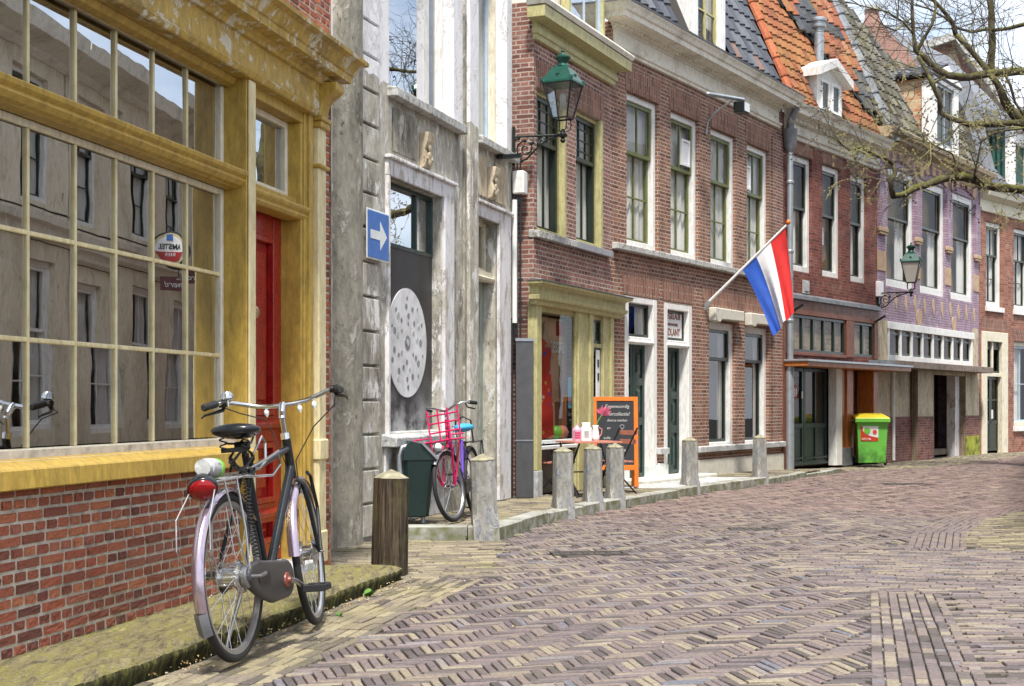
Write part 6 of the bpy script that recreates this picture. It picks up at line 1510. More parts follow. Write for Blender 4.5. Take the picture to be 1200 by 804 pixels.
# ================================================================== bicycles
def arc(cx,cz,r,a0,a1,n,y=0): return [(cx+r*math.cos(a0+(a1-a0)*i/n),y,cz+r*math.sin(a0+(a1-a0)*i/n)) for i in range(n+1)]
PIV=[None]
def turn(steer,p):
    A=Vector((-.34,0,.94)) if steer>0 and PIV[0].x>.3 else Vector((.34,0,.94))
    return Matrix.Rotation(steer,3,A.normalized())@(Vector(p)-PIV[0])+PIV[0]
def make_wheel(root,x,z,Rw,steer,tyre='blackrub',hubr=.02,hubw=.05,wall=None,nsp=32):
    def tr(mb): mb.v=[tuple(turn(steer,Vector(p)+Vector((x,0,z))) if steer else Vector(p)+Vector((x,0,z))) for p in mb.v];return mb
    mb=MB();rt=.0185;mb.tube([((Rw-rt)*math.cos(a),0,(Rw-rt)*math.sin(a)) for a in [2*math.pi*i/56 for i in range(56)]],rt,10,closed=True);w=tr(mb).build('wheel',M[tyre],root,smooth=True)
    mb=MB();n=64
    prof=[(Rw-.036,-.013),(Rw-.034,-.013),(Rw-.052,-.010),(Rw-.058,0),(Rw-.052,.010),(Rw-.034,.013)]
    for i in range(n):
        pass
    vs=[((r_)*math.cos(2*math.pi*i/n),y,(r_)*math.sin(2*math.pi*i/n)) for i in range(n) for r_,y in prof];k=len(prof)
    mb.add(vs,[(i*k+j,i*k+(j+1)%k,((i+1)%n)*k+(j+1)%k,((i+1)%n)*k+j) for i in range(n) for j in range(k)]);tr(mb).build('rim',M['alu'],w,smooth=2)
    mb=MB()
    for i in range(nsp):
        a=2*math.pi*i/nsp;b_=a+(.55 if i%4<2 else -.55);y=hubw*.6*(1 if i%2 else -1);mb.tube([(hubr*1.3*math.cos(b_),y,hubr*1.3*math.sin(b_)),((Rw-.055)*math.cos(a),0,(Rw-.055)*math.sin(a))],.0012,4,cap=False)
    tr(mb).build('spokes',M['chrome'],w)
    mb=MB();mb.lathe([(.006,-hubw-.03),(.006,-hubw),(hubr*.8,-hubw),(hubr*1.7,-hubw*.65),(hubr*1.7,-hubw*.55),(hubr,-hubw*.5),(hubr,hubw*.5),(hubr*1.7,hubw*.55),(hubr*1.7,hubw*.65),(hubr*.8,hubw),(.006,hubw),(.006,hubw+.03)],16,axis='y');tr(mb).build('hub',M['chrome'],w,smooth=2)
    return w
def guard(root,x,z,Rg,a0,a1,steer,mat,w=.030,piv=None):
    mb=MB();n=26;prof=[(-w,-.014),(-w*.8,-.003),(-w*.3,.004),(w*.3,.004),(w*.8,-.003),(w,-.014)];vs=[]
    for i in range(n+1):
        a=a0+(a1-a0)*i/n
        for y,h in prof: vs.append(((Rg+h)*math.cos(a),y,(Rg+h)*math.sin(a)))
    k=len(prof);mb.add(vs,[(i*k+j,i*k+j+1,(i+1)*k+j+1,(i+1)*k+j) for i in range(n) for j in range(k-1)])
    mb.v=[tuple(turn(steer,Vector(p)+Vector((x,0,z))) if steer else Vector(p)+Vector((x,0,z))) for p in mb.v];return mb.build('mudguard',M[mat],root,smooth=True)
def bicycle1():
    Rw=.352;WB=1.03
    root=empty('bicycle',(-1.142,6.04,.012),0,'black city bicycle with silver handlebar leaning by the ochre shop window','bicycle')
    root.rotation_euler=(R(-4.6),0,R(80));st=R(9);PIV[0]=Vector((.875,0,.745))
    make_wheel(root,0,Rw,Rw,0,hubr=.040,hubw=.065);make_wheel(root,WB,Rw,Rw,st,hubr=.036,hubw=.05)
    def steer(mb): mb.v=[tuple(turn(st,p)) for p in mb.v];return mb
    BB=Vector((.43,0,.285));ST=Vector((.285,0,.80));HT=Vector((.835,0,.90));HB=Vector((.875,0,.745));AX=Vector((0,0,Rw))
    mb=MB()
    mb.tube([BB,ST+Vector((-.012,0,.06))],.0165,12);mb.tube([ST+Vector((.0,0,-.02)),HT+Vector((0,0,-.035))],.0165,12);mb.tube([BB,HB+Vector((-.01,0,.03))],.022,12);mb.tube([HB+Vector((.006,0,-.02)),HT+Vector((-.004,0,.015))],.021,12)
    for s_ in(-1,1):
        mb.tube([BB+Vector((-.03,.035*s_,0)),AX+Vector((.0,.068*s_,0))],.010,8);mb.tube([ST+Vector((-.01,.018*s_,-.01)),AX+Vector((0,.068*s_,0))],.0085,8)
    mb.lathe([(.024,-.04),(.024,.04)],14,BB,'y');fr=mb.build('frame',M['bikeblack'],root,smooth=2)
    a_=HB+Vector((-.03,-.024,0));d_=(BB-HB).normalized()
    t=text(fr,'Gazelle',.042,tuple((HB+BB)/2+Vector((.06,-.0235,.045))),M['gold'],'frame_lettering',rot=(math.pi/2,-math.atan2(HB.z-BB.z,HB.x-BB.x),0),sx=1.25,ext=.0005,shear=.2)
    mb=MB()
    for s_ in(-1,1):
        mb.tube([(HB.x+.004,.018*s_,HB.z-.03),(HB.x+.02,.045*s_,HB.z-.06),(HB.x+.05,.052*s_,.60),(WB,.056*s_,Rw)],[.012,.014,.012,.009],10)
    steer(mb).build('fork',M['bikeblack'],root,smooth=2)
    mb=MB()
    for s_ in(-1,1):
        mb.tube([(WB-.02,.05*s_,.74),(WB+.06,.05*s_,.72),(WB+.13,.052*s_,.56),(WB+.01,.062*s_,Rw+.005)],.009,8)
    steer(mb).build('fork_brace',M['bikeblack'],root,smooth=2)
    guard(root,0,Rw,Rw+.020,R(35),R(200),0,'lilacfend',.026);mb=MB()
    n=6;prof=[(-.030,-.012),(0,.010),(.030,-.012)];vs=[]
    for i in range(n+1):
        a=R(196)+R(16)*i/n
        for y,h in prof: vs.append(((Rw+.026+h)*math.cos(a),y,Rw+(Rw+.026+h)*math.sin(a)))
    mb.add(vs,[(i*3+j,i*3+j+1,(i+1)*3+j+1,(i+1)*3+j) for i in range(n) for j in range(2)]);mb.build('mudflap',M['lead'],root)
    guard(root,WB,Rw,Rw+.020,R(42),R(178),st,'lilacfend',.027)
    # handlebar
    mb=MB();S0=HT+Vector((0,0,.01));S1=Vector((HT.x-.025,0,1.045))
    mb.tube([S0,S1],.0135,12);mb.lathe([(.024,0),(.024,.03)],12,S0);mb.tube([S1+Vector((0,0,-.04)),S1+Vector((.035,0,.02)),S1+Vector((.05,0,.03))],[.017,.019,.019],12);steer(mb).build('stem',M['chrome'],root,smooth=2)
    C_=S1+Vector((.05,0,.03));mb=MB()
    pts=[];
    for s_,seq in((1,None),):
        pass
    half=[(0,0,0),(.0,.06,.0),(.01,.12,.008),(.0,.18,.025),(-.03,.235,.040),(-.085,.275,.042),(-.16,.300,.034),(-.22,.312,.026)]
    bar_=[C_+Vector((x,-y,z)) for x,y,z in reversed(half)]+[C_+Vector((x,y,z)) for x,y,z in half[1:]]
    mb.tube(bar_,.0115,12);hb=steer(mb).build('handlebar',M['chrome'],root,smooth=2)
    for s_ in(-1,1):
        mb=MB();mb.tube([C_+Vector((-.115,.285*s_,.040)),C_+Vector((-.13,.29*s_,.039)),C_+Vector((-.18,.305*s_,.032)),C_+Vector((-.238,.316*s_,.025)),C_+Vector((-.245,.318*s_,.025))],[.013,.0185,.0165,.0175,.012],12);steer(mb).build('grip',M['blackrub'],hb,smooth=2)
        mb=MB();mb.tube([C_+Vector((-.06,.262*s_,.035)),C_+Vector((-.05,.275*s_,.01)),C_+Vector((-.10,.31*s_,.0)),C_+Vector((-.18,.335*s_,-.01)),C_+Vector((-.21,.34*s_,-.02))],[.012,.010,.007,.006,.004],8);mb.lathe([(.018,-.02),(.018,.02)],10,C_+Vector((-.07,.265*s_,.04)),'y');steer(mb).build('brake_lever',M['black'],hb,smooth=2)
    mb=MB();mb.lathe([(.0,.075),(.018,.072),(.03,.055),(.032,.04),(.028,.034),(.006,.03),(.006,.0)],18,C_+Vector((-.055,.245,.022)));steer(mb).build('bell',M['chrome'],root,smooth=2)
    mb=MB();
    for p,z in((.08,-.02),(-.08,-.02),(-.15,-.012)): mb.lathe([(0,-.03),(.012,-.015),(.012,.0),(.004,.012),(0,.016)],10,C_+Vector((.004,p,z)))
    steer(mb).build('charm',M['whiteg'],root,smooth=True)
    mb=MB();mb.tube([C_+Vector((-.05,-.265,.02)),C_+Vector((.05,-.24,-.03)),C_+Vector((.09,-.12,-.12)),HB+Vector((.04,-.02,.06)),HB+Vector((.03,-.02,-.1))],.003,6)
    mb.tube([C_+Vector((-.05,.265,.02)),C_+Vector((.06,.22,-.01)),C_+Vector((.09,.10,-.06)),HT+Vector((.02,.02,-.1)),HB+Vector((-.1,.02,-.1))],.003,6);steer(mb).build('cable',M['black'],root)
    # saddle
    mb=MB();sx,sz=.245,.955
    secs=[(-.135,.03,.02),(-.12,.095,.048),(-.075,.118,.055),(-.02,.105,.052),(.035,.065,.046),(.09,.038,.040),(.135,.026,.032),(.155,.012,.014)];vs=[];n=14
    for x,hw,h in secs:
        for k in range(n):
            a=2*math.pi*k/n;yy=hw*math.cos(a);zz=math.sin(a);zz=zz*h*.55 if zz>0 else zz*h*.65
            vs.append((sx+x,yy,sz+zz+(.012 if x<-.05 else 0)))
    mb.add(vs,[(i*n+k,i*n+(k+1)%n,(i+1)*n+(k+1)%n,(i+1)*n+k) for i in range(len(secs)-1) for k in range(n)]+[tuple(range(n-1,-1,-1)),tuple((len(secs)-1)*n+k for k in range(n))]);sd=mb.build('saddle',M['bikeblack'],root,smooth=True)
    sb_=sd.modifiers.new('s','SUBSURF');sb_.levels=1;sb_.render_levels=1
    mb=MB()
    for s_ in(-1,1):
        mb.tube([(sx+.11,.015*s_,sz-.02),(sx+.03,.03*s_,sz-.05),(sx-.08,.045*s_,sz-.045)],.005,6)
        mb.tube([(sx-.09+.016*math.cos(t),.05*s_+.016*math.sin(t),sz-.02-.0045*t) for t in [k*.7 for k in range(18)]],.0035,5)
    mb.bar((sx-.09,-.06,sz-.075),(sx-.09,.06,sz-.075),.02);mb.lathe([(.02,-.03),(.02,.03)],10,(sx+.0,0,sz-.06),'y');mb.build('saddle_spring',M['black'],sd)
    mb=MB();mb.tube([ST+Vector((-.005,0,.03)),(sx+.005,0,sz-.05)],.0125,10);mb.build('seatpost',M['black'],root,smooth=2)
    # chain case and crank on the right-hand side (-y)
    mb=MB();y0,y1=-.090,-.052;ol=[]
    for t in range(13): a=R(-100)+R(200)*t/12;ol.append((BB.x+.02+.095*math.cos(a),0,BB.z+.005+.086*math.sin(a)))
    ol+=[(.22,0,.395),(.10,0,.408),(.02,0,.40),(-.02,0,.37),(-.02,0,.335),(.02,0,.295),(.13,0,.245),(.27,0,.205)]
    mb.extrude([(p[0],y0,p[2]) for p in ol],(0,y1-y0,0));cc=mb.build('chain_case',M['casegrey'],root,bevel=.014,seg=3)
    for p in cc.data.polygons:p.use_smooth=True
    mb=MB();mb.extrude([(.06,y0-.004,.36),(.20,y0-.004,.355),(.22,y0-.004,.325),(.20,y0-.004,.30),(.08,y0-.004,.31)],(0,.006,0));mb.build('case_recess',M['black'],cc,bevel=.004)
    mb=MB();mb.lathe([(0,-.112),(.012,-.112),(.016,-.10),(.034,-.097),(.036,-.088)],18,BB,'y');mb.build('crank_boss',M['amber'],cc,smooth=2)
    cr=Vector((.150,0,-.055));mb=MB();mb.tube([BB+Vector((0,-.105,0)),BB+Vector((.04,-.118,-.01)),BB+cr+Vector((0,-.125,0))],[.013,.012,.012],10);mb.build('crank',M['chrome'],root,smooth=2);mb=MB();mb.tube([BB+Vector((0,.06,0)),BB-cr+Vector((0,.105,0))],.011,10);mb.build('crank',M['chrome'],root,smooth=2)
    for c_,s_ in((BB+cr,-1),(BB-cr,1)):
        mb=MB();c=c_+Vector((0,.175*s_,0))
        for xx in(-.045,.045): mb.bar(c+Vector((xx,-.05,0)),c+Vector((xx,.05,0)),.016,.032)
        for yy in(-.05,0,.05): mb.bar(c+Vector((-.045,yy,0)),c+Vector((.045,yy,0)),.014,.028)
        mb.tube([c_+Vector((0,.12*s_,0)),c+Vector((0,.05*s_,0))],.007,8);mb.build('pedal',M['blackrub'],root,bevel=.003)
    # rear carrier
    mb=MB();z=.765
    for yy in(-.055,0,.055): mb.tube([(.20,yy*.8,z+.005),(.05,yy,z),(-.20,yy,z-.005)],.0048,6)
    mb.tube([(-.20,-.055,z-.005),(-.235,-.04,z-.005),(-.235,.04,z-.005),(-.20,.055,z-.005)],.0048,6)
    for yy in(-1,1):
        mb.tube([(-.14,.055*yy,z-.002),(-.09,.075*yy,.55),(.0,.082*yy,Rw)],.0045,6);mb.tube([(.0,.055*yy,z),(.01,.075*yy,.55),(.005,.082*yy,Rw)],.0045,6)
        mb.tube([(-.23,.05*yy,z-.03),(-.36,.07*yy,.62),(-.375,.07*yy,.50),(-.30,.07*yy,.40),(.0,.08*yy,Rw+.0)],.0032,5)
    for xx in(-.12,-.02,.08): mb.tube([(xx,-.055,z+.001),(xx,.055,z+.001)],.0042,6)
    mb.build('carrier',M['alu'],root,smooth=2)
    LM=Matrix.Translation((-.235,0,.735))@Matrix.Scale(.86,4)@Matrix.Rotation(R(-34),4,'Y')@Matrix.Rotation(R(14),4,'Z')
    mb=MB();mb.lathe([(.002,-.036),(.03,-.033),(.050,-.022),(.058,-.008),(.058,.0)],24,axis='x');mb.v=[tuple(LM@Vector((p[0],p[1]*1.15,p[2]))) for p in mb.v];tl=mb.build('tail_lamp',M['redlens'],root,smooth=True)
    mb=MB();mb.lathe([(.061,-.010),(.063,.0),(.062,.02),(.054,.05),(.034,.085),(.012,.105),(.002,.107)],24,axis='x');mb.v=[tuple(LM@Vector((p[0],p[1]*1.15,p[2]))) for p in mb.v];mb.build('lamp_housing',M['bikeblack'],tl,smooth=True)
    mb=MB();mb.tube([(-.22,.0,z+.055),(-.185,-.0,z+.055)],.034,14,m=0);mb.tube([(-.185,.0,z+.055),(-.12,.0,z+.05),(-.07,.0,z+.045)],[.038,.040,.036],14,m=0);mb.tube([(-.10,0,z+.048),(-.08,0,z+.046)],.0415,14,m=1);mb.build('water_bottle',[M['stone'],M['stickgreen']],root,smooth=2)
    # cable lock and coiled cable
    mb=MB();mb.tube([(.30,-.03,.86),(.33,-.06,.93),(.37,-.06,.90),(.36,-.06,.82),(.30,-.05,.79),(.18,-.04,.80)],.006,8);mb.tube([(.20,-.05,.80),(.30,-.09,.83),(.42,-.10,.86),(.46,-.09,.80),(.38,-.08,.755),(.20,-.06,.76),(.05,-.06,.768)],.006,8);mb.build('cable_lock',M['alu'],root,smooth=2)
    mb=MB();pts=[];N=150
    for i in range(N):
        t=i/N;c=Vector((.16,-.03,.80)).lerp(Vector((.09,-.085,.42)),t);a=t*2*math.pi*24;pts.append(c+Vector((.013*math.cos(a),.013*math.sin(a),0)))
    mb.tube(pts,.0032,5);mb.build('coiled_cable',M['blackrub'],root,smooth=True)
    mb=MB()
    for k in range(3): mb.tube([(.20+.06*math.cos(t+k),.05*math.sin(t+k)-.01,.85-.03*k+.03*math.sin(2*t)) for t in [q*.5 for q in range(11)]],.006,6)
    mb.build('chain_lock',M['black'],root,smooth=2)
    mb=MB();mb.tube([(.24,.05,.27),(.20,.12,.05),(.195,.125,.01)],.009,8);mb.tube([(.27,.05,.27),(.24,.05,.27)],.014,8);mb.build('kickstand',M['alu'],root)
    mb=MB();mb.lathe([(.044,-.05),(.05,-.045),(.05,-.03),(.042,-.025),(.046,-.02),(.046,-.01)],18,(0,-.03,Rw),'y');mb.tube([(0,-.09,Rw),(.0,-.13,Rw),(.05,-.135,Rw+.005)],.008,8);mb.build('hub_gear',M['steel'],root,smooth=2)
    return root
bicycle1()
def bicycle2():
    Rw=.305;WB=.98;p=Vector((-.500,12.13,.10))
    root=empty('bicycle',p,0,'small purple bicycle with pink front carrier parked behind the thick stone bollard','bicycle')
    # local x points from front wheel towards the back here, so rotate to face the camera
    root.scale=(.98,.98,.98);root.rotation_euler=(R(-5.0),0,R(80));st=R(-13);PIV[0]=Vector((.11,0,.62))
    make_wheel(root,0,Rw,Rw,st,hubr=.022,nsp=28);make_wheel(root,WB,Rw,Rw,0,hubr=.03,nsp=28)
    def steer(mb): mb.v=[tuple(turn(st,q)) for q in mb.v];return mb
    mb=MB()
    for s_ in(-1,1): mb.tube([(.10,.04*s_,.66),(.05,.045*s_,.5),(0,.05*s_,Rw)],.011,8)
    mb.tube([(.10,0,.64),(.15,0,.88)],.014,10);steer(mb).build('fork',M['pink'],root,smooth=2)
    mb=MB();BB=Vector((.55,0,.27));mb.tube([(.12,0,.66),(.16,0,.82)],.02,10);mb.tube([(.13,0,.68),(.30,0,.38),BB],.018,10);mb.tube([(.155,0,.76),(.36,0,.47),BB+Vector((.03,0,.12))],.015,10);mb.tube([BB,BB+Vector((.12,0,.42))],.015,10)
    for s_ in(-1,1): mb.tube([BB,(WB,.06*s_,Rw)],.009,8);mb.tube([BB+Vector((.11,.0,.38)),(WB,.06*s_,Rw)],.008,8)
    mb.build('frame',M['violet'],root,smooth=2)
    mb=MB();mb.tube([(.15,0,.86),(.165,0,.95)],.012,8);C_=Vector((.155,0,.955));half=[(0,0,0),(0,.04,.01),(.0,.10,.035),(.02,.16,.05),(.08,.20,.045),(.16,.215,.035)]
    mb.tube([C_+Vector((x,-y,z)) for x,y,z in reversed(half)]+[C_+Vector((x,y,z)) for x,y,z in half[1:]],.011,10);hb=steer(mb).build('handlebar',M['chrome'],root,smooth=2)
    for s_ in(-1,1):
        mb=MB();mb.tube([C_+Vector((.09,.202*s_,.044)),C_+Vector((.19,.22*s_,.032))],.017,10);steer(mb).build('grip',M['blackrub'],hb,smooth=2)
        mb=MB();mb.tube([C_+Vector((.05,.18*s_,.04)),C_+Vector((.04,.20*s_,.0)),C_+Vector((.11,.235*s_,-.02))],.007,6);steer(mb).build('brake_lever',M['black'],hb)
    # pink front carrier
    mb=MB();t_=.008
    W=.17
    for z in(.70,.705): pass
    for xx in(-.17,-.085,0,.085): mb.tube([(xx,-W,.70),(xx,W,.70)],t_,6)
    for yy in(-W,-W/2,0,W/2,W): mb.tube([(-.19,yy,.70),(.11,yy,.70)],t_,6)
    for yy in(-W*.85,-W*.28,W*.28,W*.85): mb.tube([(.08,yy,.70),(.10,yy,.98)],t_,6)
    for z in(.78,.86,.93): mb.tube([(.088+.02*(z-.78)/.2,-W*.85,z),(.088+.02*(z-.78)/.2,W*.85,z)],t_,6)
    for yy in(-W,W):
        mb.tube([(-.19,yy,.70),(-.17,yy,.74),(.08,yy,.74)],t_,6)
        mb.tube([(-.12,yy*.8,.69),(.0,yy*.35,Rw+.01)],t_,6);mb.tube([(.06,yy*.8,.69),(.0,yy*.35,Rw+.01)],t_,6)
    steer(mb).build('front_carrier',M['pink'],root,smooth=2)
    guard(root,0,Rw,Rw+.018,R(30),R(140),st,'chrome',.026);guard(root,WB,Rw,Rw+.018,R(-15),R(120),0,'black',.026)
    mb=MB();mb.lathe([(0,-.04),(.035,-.035),(.04,0),(.03,.03),(0,.045)],14,(-.10,0,.65),'x');steer(mb).build('headlamp',M['whiteg'],root,smooth=True)
    mb=MB();secs=[(.13,.025,.02),(.05,.05,.03),(-.05,.10,.04),(-.11,.095,.035),(-.13,.04,.02)];n=12;vs=[]
    for x,hw,h in secs:
        for k in range(n): a=2*math.pi*k/n;vs.append((.72-x-.0,hw*math.cos(a),.80+h*math.sin(a)))
    mb.add(vs,[(i*n+k,i*n+(k+1)%n,(i+1)*n+(k+1)%n,(i+1)*n+k) for i in range(4) for k in range(n)]+[tuple(range(n-1,-1,-1)),tuple(4*n+k for k in range(n))]);mb.build('saddle',M['skybl'],root,smooth=True)
    mb=MB();mb.tube([(.67,0,.69),(.71,0,.79)],.012,8);mb.build('seatpost',M['chrome'],root)
    mb=MB()
    for yy in(-.08,0,.08): mb.tube([(.76,yy,.66),(1.20,yy,.67)],.006,6)
    for xx in(.80,1.0,1.20): mb.tube([(xx,-.08,.665),(xx,.08,.665)],.006,6)
    for yy in(-.08,.08): mb.tube([(1.15,yy,.665),(WB,yy*.9,Rw)],.006,6);mb.tube([(1.20,yy,.67),(1.22,yy,.55)],.006,6)
    mb.tube([(.80,-.08,.665),(.80,-.07,.86),(.80,.0,.90),(.80,.07,.86),(.80,.08,.665)],.008,8)
    mb.build('carrier',M['black'],root,smooth=2)
    mb=MB();mb.tube([BB+Vector((0,-.08,0)),BB+Vector((-.10,-.09,-.12))],.01,8);mb.tube([BB+Vector((0,.08,0)),BB+Vector((.10,.09,.12))],.01,8);mb.build('crank',M['chrome'],root)
    for s_ in(-1,1):
        mb=MB();mb.bar(BB+Vector((.10*s_-.03,.13*s_,.12*s_)),BB+Vector((.10*s_+.03,.13*s_,.12*s_)),.07,.018);mb.build('pedal',M['blackrub'],root)
    mb=MB();mb.extrude([(BB.x-.1,-.055,BB.z+.06),(BB.x-.1,-.055,BB.z-.06),(WB,-.055,Rw-.03),(WB,-.055,Rw+.05)],(0,.03,0));mb.build('chain_guard',M['black'],root,bevel=.005)
    mb=MB();mb.tube([(.12,-.05,.82),(.05,-.08,.72),(.12,-.07,.60),(.20,-.05,.50),(.26,-.05,.42)],.010,8);mb.build('cable_lock',M['alu'],root,smooth=2)
bicycle2()

# ================================================================== tree
tree=empty('bare_tree',(9.35,24.5,0),0,'bare mossy tree reaching in from the right above the houses','tree')
TO=Vector((9.35,24.5,0))
tr_=random.Random(21);BR=[]
def limb(pts,name='branch',mat='bark',grow=True):
    """pts: (px,py,depth,thickness in photo px)"""
    P=[at(a,b_,Y)-TO for a,b_,Y,w in pts];Rr=[w/2/F*Y for a,b_,Y,w in pts]
    Q=[];S=[]
    for i in range(len(P)-1):
        n=max(2,int((P[i+1]-P[i]).length/.12))
        for k in range(n):
            t=k/n;q=P[i].lerp(P[i+1],t);w=Rr[i]+(Rr[i+1]-Rr[i])*t;nz=Vector((noise.noise(q*2.2),noise.noise(q*2.2+Vector((9,0,0))),noise.noise(q*2.2+Vector((0,9,0)))))
            Q.append(q+nz*min(w*.9,.05));S.append(w*(1+(.16 if w<.12 else .05)*noise.noise(q*7)))
    Q.append(P[-1]);S.append(Rr[-1]);mb=MB();mb.tube(Q,S,9);o=mb.build(name,M[mat],tree,smooth=True)
    if grow: BR.append((Q,S))
    return o
limb([(1246,640,24.5,46),(1246,480,24.5,40),(1244,300,24.5,36),(1240,235,24.5,32),(1236,140,24.5,26),(1230,40,24.5,20),(1225,-60,24.5,15),(1212,-170,24.4,9),(1205,-260,24.3,3)],'trunk',grow=False)
limb([(1240,240,24.5,13),(1200,225,24.3,10.5),(1150,214,24,9.5),(1128,207,23.8,10.5),(1112,208,23.8,10),(1090,214,23.6,8.5),(1070,220,23.4,8),(1055,228,23.2,6.5),(1046,230,23.1,7)])
limb([(1047,230,23.1,6.5),(1045,215,23,6),(1049,203,23,5.5),(1046,192,23,5),(1038,186,22.9,4.2),(1022,180,22.8,3.5),(1008,172,22.7,2.6),(995,176,22.6,2.2),(975,160,22.5,1.2)])
limb([(1238,88,24.5,12),(1200,86,24.3,9),(1160,86,24.2,9.5),(1135,89,24.1,9),(1110,88,24,8.5),(1096,80,24,8),(1084,68,23.9,7),(1073,60,23.9,6.5),(1070,40,23.9,4.5),(1069,10,23.8,4),(1068,-25,23.8,3.4)])
limb([(1238,150,24.5,11),(1200,143,24.2,8.5),(1160,147,24,8),(1135,145,23.9,7),(1115,140,23.8,6),(1103,133,23.8,6),(1101,118,23.7,6),(1094,100,23.7,5.5),(1086,84,23.8,5),(1076,66,23.9,5)])
limb([(1236,190,24.5,16),(1215,165,24.4,13),(1195,140,24.3,12),(1178,118,24.2,11),(1168,98,24.1,8),(1160,88,24.1,6)])
limb([(1164,88,25.5,9),(1163,60,25.5,8.5),(1161,30,25.5,8),(1160,-10,25.5,7),(1159,-50,25.5,6)])
limb([(1162,36,25.4,5),(1180,34,25.3,4.6),(1206,27,25,5.5),(1234,20,24.6,7)])
limb([(1158,34,25.4,4),(1140,38,25.2,3.5),(1122,33,25,3),(1106,20,24.8,2.6),(1088,10,24.6,2.2),(1066,4,24.4,1.5)])
limb([(1120,40,24.4,5.5),(1116,26,24.4,5),(1104,10,24.3,4.5),(1090,-3,24.3,4),(1076,-20,24.2,3)])
limb([(1160,86,24.3,7),(1138,60,24.3,6),(1120,40,24.4,5.5)])
limb([(1074,62,23.9,4.5),(1082,46,23.9,4.2),(1092,28,23.8,3.6),(1096,10,23.8,3),(1094,-15,23.8,2.5)])
limb([(1070,40,23.9,3),(1058,26,23.7,2.4),(1040,14,23.5,2),(1015,8,23.3,1.4),(992,2,23.1,1)])
limb([(1070,20,23.9,2.6),(1050,36,23.6,2),(1036,30,23.5,1.6),(1020,18,23.4,1.1)])
limb([(1152,214,24,3),(1142,206,23.8,2.4),(1150,166,23.7,2),(1165,155,23.6,2),(1200,150,23.6,3)],grow=True)
limb([(1128,206,23.8,2.2),(1116,180,23.6,1.8),(1090,168,23.4,1.4),(1062,160,23.2,.9)])
limb([(1110,89,24,3),(1098,96,23.9,2.4),(1086,102,23.8,1.6)])
limb([(1130,140,23.9,2.4),(1110,165,23.6,1.8),(1075,180,23.4,1.2),(1048,176,23.2,.8)])
limb([(1205,143,24.2,3.5),(1190,120,24.1,3),(1184,100,24,3.4),(1178,88,24,3)])
tw=MB();bw_=MB()
def twig(mb,p,d,L,r,depth,bud):
    n=5;pts=[p];dd=d.normalized();q=p.copy()
    for i in range(n):
        dd=(dd+Vector((tr_.gauss(0,.16),tr_.gauss(0,.12),tr_.gauss(0,.16)+.03))).normalized();q=q+dd*L/n;pts.append(q.copy())
        if depth>0 and tr_.random()<.62:
            e=(dd+Vector((tr_.gauss(0,.7),tr_.gauss(0,.3),tr_.gauss(0,.7)))).normalized();twig(mb,q.copy(),e,L*tr_.uniform(.35,.65),r*.62,depth-1,bud)
        if bud and tr_.random()<.5:
            s_=tr_.uniform(.012,.024);o=Vector((tr_.gauss(0,s_),tr_.gauss(0,s_),tr_.gauss(0,s_)));mb.add([q+o*0,q+Vector((s_,0,s_*.6)),q+Vector((0,0,s_*1.6)),q+Vector((-s_*.8,0,s_*.7))],[(0,1,2,3)])
    mb.tube(pts,[r*(1-.8*i/n) for i in range(n+1)],4,cap=False)
for Q,S in BR:
    n=len(Q)
    for i in range(1,n):
        if tr_.random()<((.6 if S[i]>.03 else .95) if HY-F*((Q[i]+TO).z-CH)/(Q[i]+TO).y>100 else 1.0):
            q=Q[i];t=(Q[i]-Q[i-1]).normalized();pxz=CX+F*(q+TO).x/(q+TO).y;py=HY-F*((q+TO).z-CH)/(q+TO).y
            d=t*tr_.uniform(-.3,1)+Vector((tr_.gauss(-.35,.6),tr_.gauss(0,.35),tr_.gauss(.35 if py<120 else .05,.65)))
            low=py>95
            L=tr_.uniform(.35,1.1) if low else tr_.uniform(.6,1.7)
            twig(bw_ if low and tr_.random()<.42 else tw,q,d,L,tr_.uniform(.006,.011),2,low)
tw.build('twigs',M['twig'],tree);bw_.build('budding_twigs',M['budtwig'],tree)

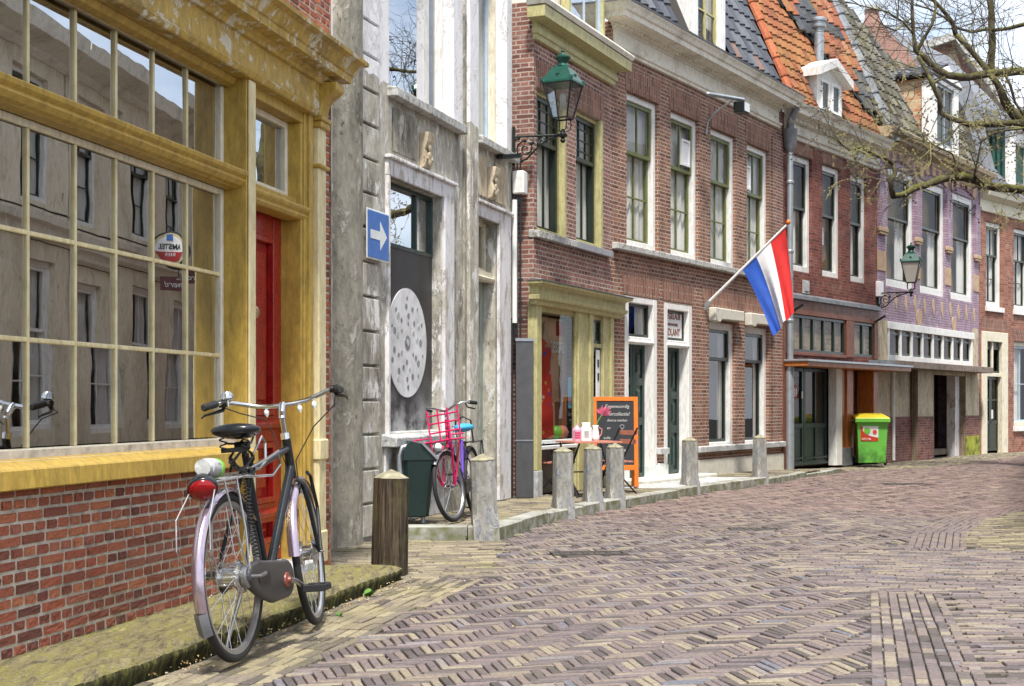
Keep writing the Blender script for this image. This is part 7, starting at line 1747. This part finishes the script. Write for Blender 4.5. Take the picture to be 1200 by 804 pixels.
# ================================================================== camera, sky, light
cam=bpy.data.cameras.new('camera');co=bpy.data.objects.new('camera',cam);COL.objects.link(co);scene.camera=co
co.location=(0,0,CH);co.rotation_euler=(R(90),0,0);cam.sensor_width=36;cam.lens=51.0;cam.shift_x=0;cam.shift_y=(HY-402)/1200;cam.clip_start=.05;cam.clip_end=600
SUN_EL,SUN_AZ=R(62),R(178)      # azimuth measured clockwise from +Y: light from behind right
w=bpy.data.worlds.new('World');scene.world=w;w.use_nodes=True;nt=w.node_tree;nt.nodes.clear()
N=nt.nodes.new;L=nt.links.new
out=N('ShaderNodeOutputWorld');bg=N('ShaderNodeBackground');bg.inputs[1].default_value=.115
sky=N('ShaderNodeTexSky');sky.sky_type='NISHITA';sky.sun_disc=False;sky.sun_elevation=SUN_EL;sky.sun_rotation=SUN_AZ;sky.air_density=1.0;sky.dust_density=1.5;sky.ozone_density=1
tc=N('ShaderNodeTexCoord');mp=N('ShaderNodeMapping');mp.inputs['Scale'].default_value=(1,1,2.2);L(tc.outputs['Generated'],mp.inputs[0])
n1=N('ShaderNodeTexNoise');n1.inputs['Scale'].default_value=2.6;n1.inputs['Detail'].default_value=8;n1.inputs['Roughness'].default_value=.58;L(mp.outputs[0],n1.inputs['Vector'])
cr=N('ShaderNodeValToRGB');cr.color_ramp.elements[0].position=.36;cr.color_ramp.elements[1].position=.58;L(n1.outputs[0],cr.inputs[0])
mx=N('ShaderNodeMix');mx.data_type='RGBA';L(cr.outputs[0],mx.inputs[0]);L(sky.outputs[0],mx.inputs[6]);mx.inputs[7].default_value=(7.4,7.8,8.4,1)
# thin high haze lifts the blue
m2=N('ShaderNodeMix');m2.data_type='RGBA';m2.inputs[0].default_value=.22;L(mx.outputs[2],m2.inputs[6]);m2.inputs[7].default_value=(6.6,7.2,8.2,1)
L(m2.outputs[2],bg.inputs[0]);L(bg.outputs[0],out.inputs[0])
sl_=bpy.data.lights.new('sun','SUN');sl_.energy=3.7;sl_.angle=R(6);sl_.color=(1,.95,.87);so=bpy.data.objects.new('sun',sl_);COL.objects.link(so)
d=Vector((math.sin(SUN_AZ)*math.cos(SUN_EL),math.cos(SUN_AZ)*math.cos(SUN_EL),math.sin(SUN_EL)));so.rotation_euler=(-d).to_track_quat('-Z','Y').to_euler();so.location=(0,0,30)
scene.view_settings.view_transform='Standard';scene.view_settings.look='None';scene.view_settings.gamma=1;scene.view_settings.exposure=.80
scene.render.engine='CYCLES';scene.cycles.max_bounces=8;scene.cycles.diffuse_bounces=4;scene.cycles.glossy_bounces=4;scene.cycles.transparent_max_bounces=16;scene.cycles.use_denoising=True
scene.cycles.caustics_reflective=False;scene.cycles.caustics_refractive=False;scene.cycles.sample_clamp_indirect=6;scene.cycles.blur_glossy=.5
